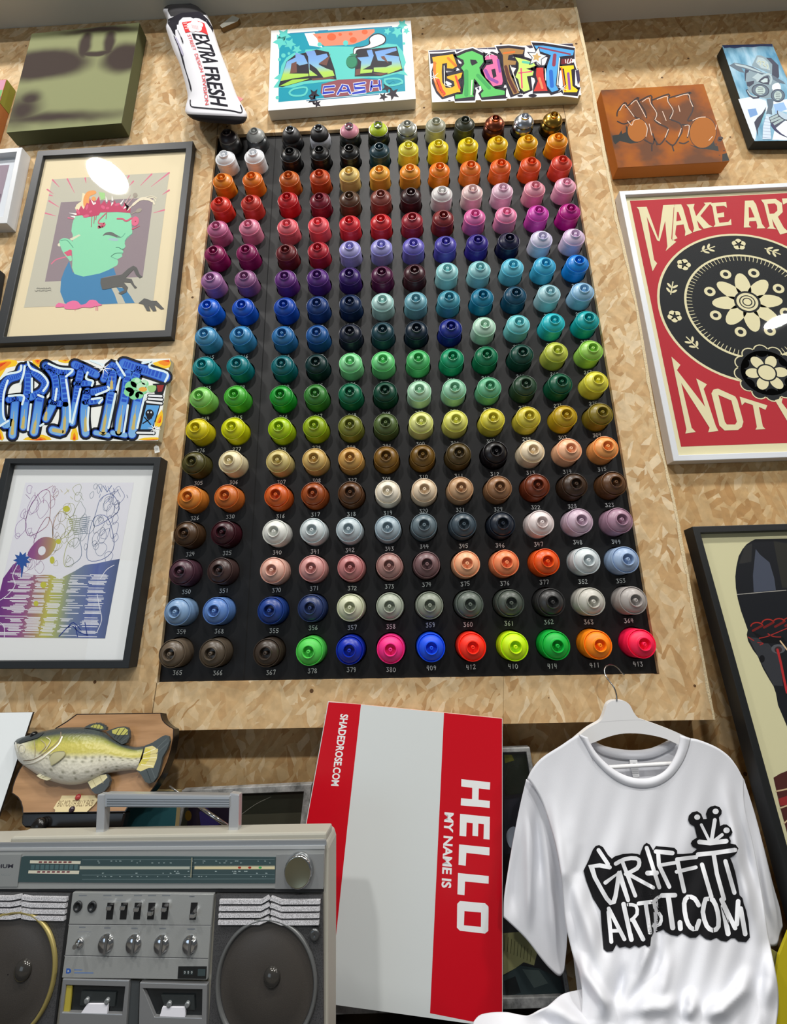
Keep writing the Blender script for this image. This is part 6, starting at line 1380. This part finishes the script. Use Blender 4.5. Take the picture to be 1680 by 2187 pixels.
spL = speaker('left', [(-120, 1904)]+B1((700, 600), (640, 1000), (540, 1899))+[(108, 2262), (-120, 2262)], lL, (18, 2081), 100, 'A09258', (51, 2071))
mb = MB(); mb.lathe(rp(B2((1428, 930))[0], .004), BX.n, [(.0075, 0), (.0072, .002), (.004, .003), (.0001, .0015)], mat('5A5C5E', .25, .7), 20); mb.build('emblem', t)
# control panel
slab('control_panel', B1((722, 590),)+B2((500, 560), (470, 900), (440, 1345))+B1((615, 1437), (660, 1100)), .006, SIL, .003, .0008)
a = Art(Plane(BX.o+BX.n*.003, BX.n), .5); a.k = 4
for P in ([B1((680, 905))[0], B2((480, 845))[0]], [B1((640, 1215))[0], B2((450, 1150))[0]]): a.stroke('3E4042', P, 1.4, up=False, cap=False); a.stroke('B4B6B8', [(x, y+1.4) for x, y in P], .8, up=False, cap=False)  # grooves painted flat: dark line for shade, pale line for the lit lip
a.up()
for x in (820, 1065, 1180, 1370, 1510, 1650): a.fill('70767C', B1((x-35, 612), (x+45, 612), (x+44, 624), (x-36, 624)), up=False)
for x, y in ((820, 935), (1070, 942), (1340, 946), (1620, 948)): a.fill('70767C', B1((x-32, y-7), (x+32, y-7), (x+32, y+7), (x-32, y+7)), up=False)
for x, y, w in ((770, 975, 140), (1030, 650, 90), (1155, 660, 100), (1330, 660, 80), (1480, 660, 60)): a.fill('868A8E', B1((x, y), (x+w, y), (x+w, y+8), (x, y+8)), up=False)
for x in (305, 295): a.fill('70767C', B2((x-20, 575), (x+20, 575), (x+20, 585), (x-20, 585)), up=False)
a.fill('70767C', B2((258, 873), (330, 873), (330, 887), (258, 887)), up=False)
a.up(); a.fill('2F56A4', B1((662, 1345), (690, 1345), (708, 1360), (706, 1385), (685, 1397), (656, 1395))); a.fill('A6AAAE', B1((674, 1360), (686, 1360), (690, 1380), (670, 1382)))
for y, w in ((1360, 80), (1390, 190)): a.fill('5C7AAE', B1((740, y-6), (740+w, y-4), (740+w, y+5), (738, y+4)), up=False)
a.build('panel_printing_and_grooves', t)
for c in ((780, 724), (922, 726)):
    p_ = B1(c)[0]; r = px2m(p_, 8.8); mb = MB(); mb.lathe(rp(p_, .003), BX.n, [(r, 0), (r, .002), (r*.82, .0024), (r*.6, .002), (r*.55, .0002), (.0001, .0002)], mat('2E3032', .35, .5), 24); mb.build('headphone_socket', t)
for (x, f, i) in ((1095, B1, -32), (1232, B1, -34), (1368, B1, -18), (1505, B1, 22), (1642, B1, -18), (314, B2, 40)):
    h_ = 82 if f is B1 else 78; w_ = 33 if f is B1 else 30; cy = 775 if f is B1 else 716
    sl = slab('slider_slot', f((x-w_+8, cy-h_), (x+w_+8, cy-h_), (x+w_-10, cy+h_), (x-w_-8, cy+h_)), .001, mat('0A0A0B', .4), .0036)
    y = cy+i; p0 = rp(f((x+6, y-10))[0], .003); p1 = rp(f((x-18, y+6))[0], .013)
    mb = MB(); d = (p1-p0); mb.box((p0+p1)/2, d/2, ax*.0036, az*.0026, CHROME); bevel(mb.build('slider', sl), .0008)
p_ = B1((800, 1085))[0]; mb = MB(); mb.lathe(rp(p_, .003), BX.n, [(.0062, 0), (.006, .003), (.004, .004), (.0001, .004)], CHROME, 20); mb.tube([rp(p_, .005), rp(B1((765, 1110))[0], .012), rp(B1((742, 1132))[0], .017)], [.0018, .0022, .003], CHROME, 12); mb.build('toggle_switch', t)
for p_ in (B1((1060, 1095))[0], B1((1335, 1100))[0], B1((1612, 1105))[0], B2((285, 1022))[0]):
    r = px2m(p_, 14.5); mb = MB(); mb.lathe(rp(p_, .003), BX.n, [(r*1.08, 0), (r*1.08, .0015), (r*.96, .002), (r*.92, .0045), (r*.75, .0055), (.0001, .0057)], CHROME, 32)
    c = rp(p_, .0085); mb.box(c-az*.001, ax*r*.16, az*r*1.02, BX.n*.002, mat('8C8E90', .2, .9)); mb.build('tone_knob', t)
ct = slab('tape_counter', B2((175, 1225), (435, 1225), (430, 1338), (168, 1336)), .001, mat('101416', .2), .0036)
a = Art(Plane(BX.o+BX.n*.0036, BX.n), .4); a.k = 4
for k in range(3): a.fill('2C3436', B2((222+k*32, 1258), (248+k*32, 1258), (246+k*32, 1300), (220+k*32, 1300)), up=False)
a.up()
for k in range(3): a.text('C4CCCC', '0', B2((229+k*32, 1266), (241+k*32, 1266), (240+k*32, 1290), (228+k*32, 1290)), up=False)
a.fill('3A4648', B2((355, 1248), (425, 1248), (422, 1310), (352, 1312))); a.build('counter_digits', ct)
def deck(outer, win, label, side=None):
    d = MB(); d.slab(BX, outer, .006, mat('8E9092', .35, .5), lift=.004, holes=[win]); d = d.build('cassette_door', t); bevel(d, .0008)
    mb = MB(); mb.slab(BX, win, .001, mat('15191B', .3), lift=-.0005); mb.build('deck_well', d)
    u = rectquad(win, .28, .22, .86, .72); mb = MB(); mb.slab(BX, u, .002, mat('262B2C', .35), lift=.0015); mb.build('tape_mechanism', d)
    for fx in (.40, .74):
        c = rectquad(win, fx, .5, fx, .5)[0]; mb = MB(); mb.lathe(rp(c, .0015), BX.n, [(.0035, 0), (.0033, .003), (.002, .0035), (.0001, .003)], mat('8A8E90', .3, .5), 14); mb.build('spindle', d)
    if side: mb = MB(); mb.slab(BX, side, .002, mat('A89A3A', .4), lift=.002); mb.build('yellowed_edge', d)
    mb = MB(); mb.slab(BX, label, .003, mat('E2E2EA', .5), lift=.0035); mb.build('eject_label', d)
deck(B1((625, 1450), (1287, 1466), (1280, 1560), (1250, 1960), (580, 1960)), B1((655, 1512), (1245, 1530), (1215, 1803), (620, 1785)), B1((868, 1702), (1077, 1702), (1064, 1798), (808, 1790)), B1((655, 1512), (718, 1514), (690, 1787), (620, 1785)))
deck(B1((1392, 1488),)+B2((440, 1392), (430, 1800), (425, 1900), (-30, 1900))+[(296, 2188)], B1((1420, 1545),)+B2((395, 1435), (390, 1700), (-45, 1690)), B2((28, 1600), (240, 1602), (235, 1690), (4, 1684)))
slab('door_gap', B1((1290, 1470), (1388, 1480), (1370, 1960), (1250, 1960)), .002, mat('3A3E40', .5), .0005)
slab('panel_gap', B1((702, 598), (722, 598), (660, 1100), (612, 1440), (545, 1960), (535, 1899), (640, 1000)), .001, mat('0C0C0D', .6), .0012)
# carrying handle
HP = Plane(rp((350, 1790), -.026), BX.n)
for P in (((208, 1697), (225, 1697), (221, 1781), (204, 1781)), ((490, 1694), (510, 1697), (508, 1781), (487, 1781))):
    mb = MB(); mb.slab(HP, P, .012, CHR2, lift=.006); bevel(mb.build('handle_post', t), .0015)
mb = MB(); mb.slab(HP, [(222, 1695.5), (492, 1699), (491, 1726), (222, 1725)], .014, mat('C2C6CA', .3, .7), lift=.008); hb = mb.build('handle_grip', t); bevel(hb, .002)
mb = MB()
for y in (1706, 1711, 1716, 1721): mb.slab(HP, [(228, y), (489, y+1.6), (489, y+3.2), (228, y+1.8)], .001, mat('6E7478', .35, .6), lift=.0086)
mb.build('grip_ribs', hb)
AP = Plane(rp((350, 1790), -.050), BX.n)
mb = MB(); P0, P1, P2_ = AP.pt((362, 1679)), AP.pt((428, 1725)), AP.pt((486, 1764)); mb.tube([P0, (P0+P1)/2], .0016, CHROME, 10); mb.tube([(P0+P1)/2, P1], .0022, CHROME, 10); mb.tube([P1, P2_], .003, CHROME, 10); mb.build('antenna', t)

# ------------------------------------------------------------------ hanger and white shirt
q = Z(1000, 1400, 2.4706)
HG = Plane((0, .835, CAMZ), (0, -1, 0)); HW = mat('E2E3E4', .4)
t = thing('clothes_hanger', HG.pt((1315, 1500)), 'white plastic clothes hanger with a metal hook carrying the white shirt', 'hanger')
mb = MB()
mb.slab(HG, spline(q((600, 408), (640, 378), (690, 350), (708, 328), (720, 295), (733, 258), (755, 240), (790, 236), (825, 241), (852, 262), (872, 300), (895, 328), (930, 342), (1030, 378), (1120, 415), (1230, 470), (1250, 500), (1180, 490), (1112, 472), (1040, 440), (960, 420), (880, 411), (800, 414), (730, 432), (680, 452), (630, 474), (520, 545), (470, 560), (520, 480)), 3, True), .010, HW)
bevel(mb.build('hanger_body', t), .002)
rl = Art(HG, .4); rl.k = 4; rl.stroke('CFD0D2', q((690, 352), (780, 345), (880, 340), (930, 342)), 1.4, 3); rl.build('hanger_seam', t)
mb = MB(); mb.tube([HG.pt(p, -.004) for p in q((480, 585), (740, 590), (900, 580), (1070, 570), (1220, 560))], .0035, HW, 10); mb.build('trouser_bar', t)
hk = q((782, 240), (780, 205), (768, 170), (745, 138), (724, 108), (717, 82), (722, 62), (738, 50), (756, 49), (776, 56), (794, 72), (808, 90), (822, 102))
hkY = [.835+(.876-.835)*min(1, max(0, (i-2)/8)) for i in range(len(hk))]
mb = MB(); mb.tube([tuple(v) for v in spline([tuple(at(p[0], p[1], Y)) for p, Y in zip(hk, hkY)], 4)], .0013, mat('B4B6B8', .2, 1.0), 10); mb.build('hook', t)

def gk(d, w): return math.exp(-(d/w)**2)
FOLDS = [  # polyline (zoom coordinates), width, height towards the room
 (((430, 700), (460, 900), (495, 1150), (510, 1350), (560, 1600)), 26, .016), (((540, 830), (560, 1000), (530, 1150), (600, 1350), (690, 1600), (735, 1850)), 34, .014),
 (((660, 900), (650, 1200), (700, 1500), (730, 1700)), 30, -.010), (((920, 800), (960, 1100), (968, 1300), (958, 1530), (900, 1690), (800, 1850)), 26, .020), (((1010, 1100), (1000, 1400), (985, 1600), (930, 1800)), 30, -.014),
 (((1330, 600), (1370, 800), (1430, 1100), (1490, 1350), (1520, 1560)), 26, .016), (((1395, 700), (1450, 1000), (1520, 1300)), 22, -.012), (((1080, 1500), (1040, 1700), (1000, 1850)), 24, .008),
 (((1480, 1620), (1440, 1760), (1340, 1870), (1200, 1900)), 34, .022), (((1560, 1500), (1600, 1700), (1560, 1880)), 40, .012), (((560, 1500), (620, 1680), (720, 1830), (730, 1940)), 26, .020), (((830, 1600), (800, 1750), (780, 1850)), 24, -.012),
 (((1160, 1750), (1180, 1850), (1130, 1930)), 28, .014), (((760, 1900), (900, 1860), (1040, 1850), (1140, 1800)), 34, .012), (((450, 560), (500, 900), (480, 1200)), 40, .004)]
def segd(x, y, poly):
    b, s_, n = 1e9, 0, len(poly)-1
    for i, ((x0, y0), (x1, y1)) in enumerate(zip(poly[:-1], poly[1:])):
        dx, dy = x1-x0, y1-y0; tt = max(0, min(1, ((x-x0)*dx+(y-y0)*dy)/(dx*dx+dy*dy))); d = math.hypot(x-x0-tt*dx, y-y0-tt*dy)
        if d < b: b, s_ = d, (i+tt)/n
    return b, s_
def foldh(x, y, poly, w, h):
    """a fold that rises from flat cloth at both of its ends"""
    d, s_ = segd(x, y, poly)
    if d > 3*w: return 0.0
    e = min(1, s_*2.2)*min(1, (1-s_)*2.6); e = e*e*(3-2*e)
    return h*e*gk(d, w)
def shirtY(x, y):
    """distance of the cloth from the camera plane at a measured point"""
    u = (x-900)/650; v = max(0, (y-450)/1500)
    Y = .826-.030*(1-min(1, abs(u))**2.2)-.075*v**1.6+.012*max(0, abs(u)-.8)
    for poly, w, h in FOLDS:
        Y -= .8*foldh(x, y, poly, w*1.15, h)
    Y -= .003*math.sin(x*.021+y*.004+1.3*math.sin(y*.006))*min(1, v*2.0)+.0015*math.sin(x*.05+y*.013)*min(1, v*2)
    return Y
def zpt(x, y, off=0.0): p_ = q((x, y))[0]; return at(p_[0], p_[1], shirtY(x, y)+off)
def resample(poly, n):
    S_ = spline(poly, 8); L = [0]
    for a_, b_ in zip(S_[:-1], S_[1:]): L.append(L[-1]+math.dist(a_, b_))
    out = []; j = 0
    for k in range(n):
        s_ = L[-1]*k/(n-1)
        while j < len(L)-2 and L[j+1] < s_: j += 1
        f = (s_-L[j])/max(L[j+1]-L[j], 1e-9); out.append(tuple(S_[j][i]*(1-f)+S_[j+1][i]*f for i in (0, 1)))
    return out
def coons(top_, bot_, left, right, nu, nv, fn):
    T, B, L, R = resample(top_, nu), resample(bot_, nu), resample(left, nv), resample(right, nv); rows = []
    for j in range(nv):
        v = j/(nv-1); row = []
        for i in range(nu):
            u = i/(nu-1)
            p_ = [(1-v)*T[i][k]+v*B[i][k]+(1-u)*L[j][k]+u*R[j][k]-((1-u)*(1-v)*T[0][k]+u*(1-v)*T[-1][k]+(1-u)*v*B[0][k]+u*v*B[-1][k]) for k in (0, 1)]
            row.append(fn(p_[0], p_[1]))
        rows.append(row)
    return rows
CLOTH = mat('DCDEE4', .85, 0, .2, 'white_cotton', .06, 900)
t = thing('t_shirt', HG.pt((1400, 2187)), 'white T-shirt with black GRAFFITI ARTIST.COM print hanging at the lower right', 'shirt')
def sheetobj(name, rows, th=.0016):
    mb = MB(); mb.grid(rows, CLOTH, True); o = mb.build(name, t, merge=False)
    sd = o.modifiers.new('thickness', 'SOLIDIFY'); sd.thickness = th; sd.offset = 0; return o
TOP = [(310, 650), (335, 600), (385, 542), (480, 480), (585, 418), (618, 470), (660, 545), (730, 620), (810, 672), (900, 695), (990, 685), (1065, 640), (1120, 570), (1152, 500), (1168, 438), (1280, 470), (1360, 520), (1410, 580), (1450, 655)]
sheetobj('front', coons(TOP, [(560, 2170), (900, 2180), (1250, 2180), (1590, 2170)], [(310, 650), (350, 700), (400, 800), (460, 1000), (495, 1200), (512, 1400), (545, 1560), (590, 1700), (600, 1850), (580, 2010), (560, 2170)], [(1450, 655), (1455, 800), (1500, 1000), (1545, 1250), (1575, 1450), (1592, 1540), (1625, 1720), (1632, 1850), (1612, 2010), (1590, 2170)], 110, 110, zpt))
def sleeveY(x, y, s_):
    Y = .838-.018*s_-.020*((y-650)/1000)
    for poly, w, h in ((((300, 700), (315, 1000), (320, 1300), (322, 1480)), 20, .012), (((255, 900), (240, 1200), (230, 1400)), 24, -.008), (((390, 800), (420, 1100), (440, 1400), (470, 1650)), 26, .012), (((1580, 900), (1620, 1200), (1640, 1420)), 22, .008), (((350, 750), (370, 1000), (390, 1250)), 18, -.010)):
        Y -= .8*foldh(x, y, poly, w*1.15, h)
    return Y
sl_fn = lambda x, y: at(*q((x, y))[0], sleeveY(x, y, (x-190)/300))
sheetobj('sleeve', coons([(305, 652), (330, 670), (360, 700)], [(185, 1380), (300, 1490), (385, 1600), (430, 1652), (475, 1690), (498, 1675), (505, 1655)], [(305, 652), (270, 800), (235, 980), (205, 1160), (188, 1280), (185, 1380)], [(360, 700), (430, 880), (480, 1100), (515, 1350), (520, 1500), (505, 1655)], 44, 60, sl_fn))
sr_fn = lambda x, y: at(*q((x, y))[0], .848-.012*max(0, 1-(x-1400)/250)-.02*((y-600)/900)-foldh(x, y, ((1500, 800), (1580, 1250), (1630, 1500)), 24, .008))
sheetobj('sleeve', coons([(1400, 600), (1430, 620), (1452, 655)], [(1580, 1500), (1592, 1532), (1625, 1525), (1640, 1470), (1656, 1428)], [(1400, 600), (1445, 800), (1500, 1050), (1550, 1300), (1580, 1500)], [(1452, 655), (1510, 840), (1560, 1030), (1605, 1210), (1640, 1330), (1656, 1428)], 30, 60, sr_fn))
hem_fn = lambda x, y: at(*q((x, y))[0], .735-.02*math.sin((x-30)*.008)-foldh(x, y, ((400, 1800), (520, 1900), (680, 2000)), 44, .016)+foldh(x, y, ((300, 1870), (400, 1930), (520, 2010)), 44, .014)-.05*(y-1780)/300)
sheetobj('gathered_hem', coons([(28, 1935), (60, 1900), (120, 1886), (200, 1884), (270, 1897), (320, 1898), (380, 1870), (430, 1842), (500, 1786), (610, 1760)], [(0, 2160), (250, 2170), (500, 2170), (740, 2160)], [(28, 1935), (10, 2030), (0, 2160)], [(610, 1760), (680, 1880), (740, 2160)], 60, 40, hem_fn))
# back of the shirt seen through the neck
bk_fn = lambda x, y: at(*q((x, y))[0], .858-.03*max(0, (y-900)/1100))
sheetobj('back', coons([(310, 652), (385, 546), (585, 424), (640, 462), (700, 500), (770, 525), (870, 534), (970, 524), (1050, 490), (1100, 455), (1165, 442), (1360, 524), (1450, 657)], [(600, 1990), (900, 2000), (1250, 2000), (1590, 1990)], [(310, 652), (430, 850), (515, 1300), (600, 1990)], [(1450, 657), (1500, 1000), (1570, 1450), (1590, 1990)], 80, 40, bk_fn))
# ribbed collar, front and back
def band(name, outer_, inner_, Yf):
    O, I = resample(outer_, 60), resample(inner_, 60); rows = []
    for k in range(9):
        f = k/8; rows.append([at(*q((o_[0]*(1-f)+i_[0]*f, o_[1]*(1-f)+i_[1]*f))[0], Yf((o_[0]*(1-f)+i_[0]*f), (o_[1]*(1-f)+i_[1]*f))-.0035*math.sin(f*math.pi)-.001) for o_, i_ in zip(O, I)])
    return sheetobj(name, rows, .002)
band('collar', [(583, 416), (616, 470), (658, 545), (730, 622), (810, 675), (900, 698), (990, 688), (1066, 643), (1122, 572), (1154, 500), (1170, 436)], [(628, 432), (650, 480), (690, 535), (760, 598), (830, 635), (900, 650), (975, 642), (1040, 605), (1085, 540), (1108, 480), (1115, 420)], shirtY)
band('collar_back', [(632, 455), (690, 512), (770, 540), (870, 550), (970, 540), (1050, 505), (1100, 462)], [(650, 440), (700, 472), (780, 492), (870, 500), (960, 490), (1040, 455), (1090, 430)], lambda x, y: .8555)
NT = wallplane(.851); mb = MB(); mb.slab(NT, q((850, 552), (890, 552), (902, 640), (885, 650), (868, 642)), .0006, mat('E6E8EA', .7)); nt_ = mb.build('neck_label', t)
a = Art(NT, .7); a.k = 3; a.fill('9AA0A6', q((866, 566), (882, 566), (884, 580), (868, 580))); 
for k in range(4): a.stroke('A8AEB2', q((864, 600+k*11), (894, 600+k*11)), .6, up=False)
a.build('label_print', nt_)
# the print
g_ = Z(1230, 1700, 4.2)
def prt(p, lift=0.0):
    zx, zy = (p[0]-1000)*2.4706, (p[1]-1400)*2.4706; return at(p[0], p[1], shirtY(zx, zy)-.0022-lift)
a = Art(prt, .8, .2); a.maxe = 5; a.STEP = .00025
PK_ = '131316'
a.fill(PK_, g_((65, 670), (110, 580), (150, 480), (175, 448), (205, 440), (240, 458), (285, 530), (320, 562), (345, 542), (420, 520), (500, 514), (550, 520), (572, 528), (585, 490), (605, 440), (630, 420), (660, 435), (690, 488), (715, 448), (740, 452), (800, 456), (880, 465), (905, 490), (905, 520), (960, 520), (1040, 512), (1085, 475), (1045, 455), (1028, 425), (1040, 400), (1085, 372), (1075, 330), (1060, 272), (1020, 250), (1003, 215), (1010, 175), (1040, 145), (1085, 136), (1120, 160), (1140, 208), (1175, 205), (1163, 160), (1180, 115), (1205, 95), (1245, 85), (1285, 100), (1305, 130), (1303, 162), (1280, 190), (1290, 270), (1320, 255), (1350, 256), (1385, 285), (1402, 325), (1390, 350), (1368, 365), (1385, 400), (1380, 425), (1430, 436), (1455, 470), (1440, 510), (1420, 530), (1380, 555), (1400, 600), (1425, 680), (1450, 800), (1465, 890), (1490, 915), (1503, 970), (1525, 1030), (1545, 1130), (1558, 1270), (1525, 1310), (1455, 1305), (1425, 1275), (1390, 1275), (1350, 1305), (1300, 1298), (1260, 1272), (1210, 1292), (1160, 1280), (1110, 1238), (1075, 1270), (1020, 1270), (950, 1228), (910, 1255), (850, 1245), (800, 1215), (780, 1195), (740, 1215), (690, 1240), (672, 1270), (664, 1345), (640, 1350), (615, 1335), (560, 1358), (525, 1340), (480, 1365), (440, 1350), (390, 1362), (362, 1330), (330, 1390), (275, 1396), (245, 1372), (228, 1180), (218, 1030), (150, 920), (90, 760)))
STK = [([(200, 485), (285, 612)], 36), ([(300, 640), (135, 632), (230, 845), (312, 962), (352, 900), (383, 690)], 38), ([(262, 778), (385, 688), (465, 935)], 36), ([(355, 608), (440, 565), (540, 560), (566, 595), (545, 650), (445, 700)], 36), ([(412, 585), (530, 895)], 34), ([(475, 705), (690, 822)], 34),
 ([(632, 465), (745, 820)], 36), ([(640, 692), (720, 690)], 44), ([(715, 498), (862, 512)], 40), ([(735, 510), (742, 620), (835, 815)], 36), ([(745, 622), (890, 598)], 32), ([(905, 568), (1075, 548)], 36), ([(905, 570), (968, 855)], 38), ([(900, 680), (1072, 640)], 34),
 ([(1128, 615), (1212, 905)], 38), ([(1092, 525), (1250, 510), (1425, 484)], 40), ([(1232, 520), (1262, 700), (1325, 925)], 38), ([(1338, 585), (1418, 868)], 38), ([(1105, 412), (1200, 422), (1345, 405)], 42), ([(1122, 258), (1195, 405)], 26), ([(1243, 215), (1212, 410)], 34), ([(1308, 348), (1225, 412)], 30),
 ([(292, 1010), (432, 1285)], 36), ([(290, 1040), (315, 1308)], 36), ([(320, 1210), (385, 1208)], 32), ([(425, 970), (495, 1288)], 42), ([(465, 975), (535, 985), (545, 1060), (490, 1115)], 30), ([(512, 1115), (600, 1285)], 40), ([(560, 965), (685, 948)], 36), ([(622, 960), (662, 1225)], 36),
 ([(745, 905), (705, 935), (705, 1000), (760, 1080), (750, 1150), (692, 1165)], 30), ([(770, 892), (885, 890)], 42), ([(825, 900), (865, 1182)], 46), ([(930, 1135), (934, 1190)], 44), ([(1098, 980), (1062, 920), (1000, 905), (968, 965), (985, 1100), (1025, 1180), (1075, 1190), (1102, 1120)], 40), ([(1160, 925), (1225, 932), (1268, 1040), (1275, 1170), (1225, 1205), (1170, 1165), (1135, 1040), (1160, 925)], 40),
 ([(1318, 990), (1362, 1235)], 46), ([(1302, 930), (1425, 1185)], 40), ([(1440, 1150), (1452, 945)], 42), ([(1475, 1010), (1515, 1238)], 42)]
WP = 'E6E8EC'
for P, w in STK: a.stroke(WP, g_(*P), w/4.2, 2 if len(P) > 3 else 0, up=False)
for c, r in (((1085, 190), 27), ((1250, 138), 28), ((1348, 308), 29)): a.fill(WP, ell(g_(c)[0], r/4.2, r/4.2*.9, 14), up=False)
a.up()
for P in ([(448, 965), (505, 1230)], [(1012, 905), (1018, 935)], [(1060, 1150), (1062, 1200)], [(1193, 915), (1197, 955)], [(1225, 1165), (1232, 1220)], [(1305, 1000), (1395, 1210)], [(465, 955), (470, 990)]): a.stroke(PK_, g_(*P), 1.6, up=False)
a.build('black_print', t)
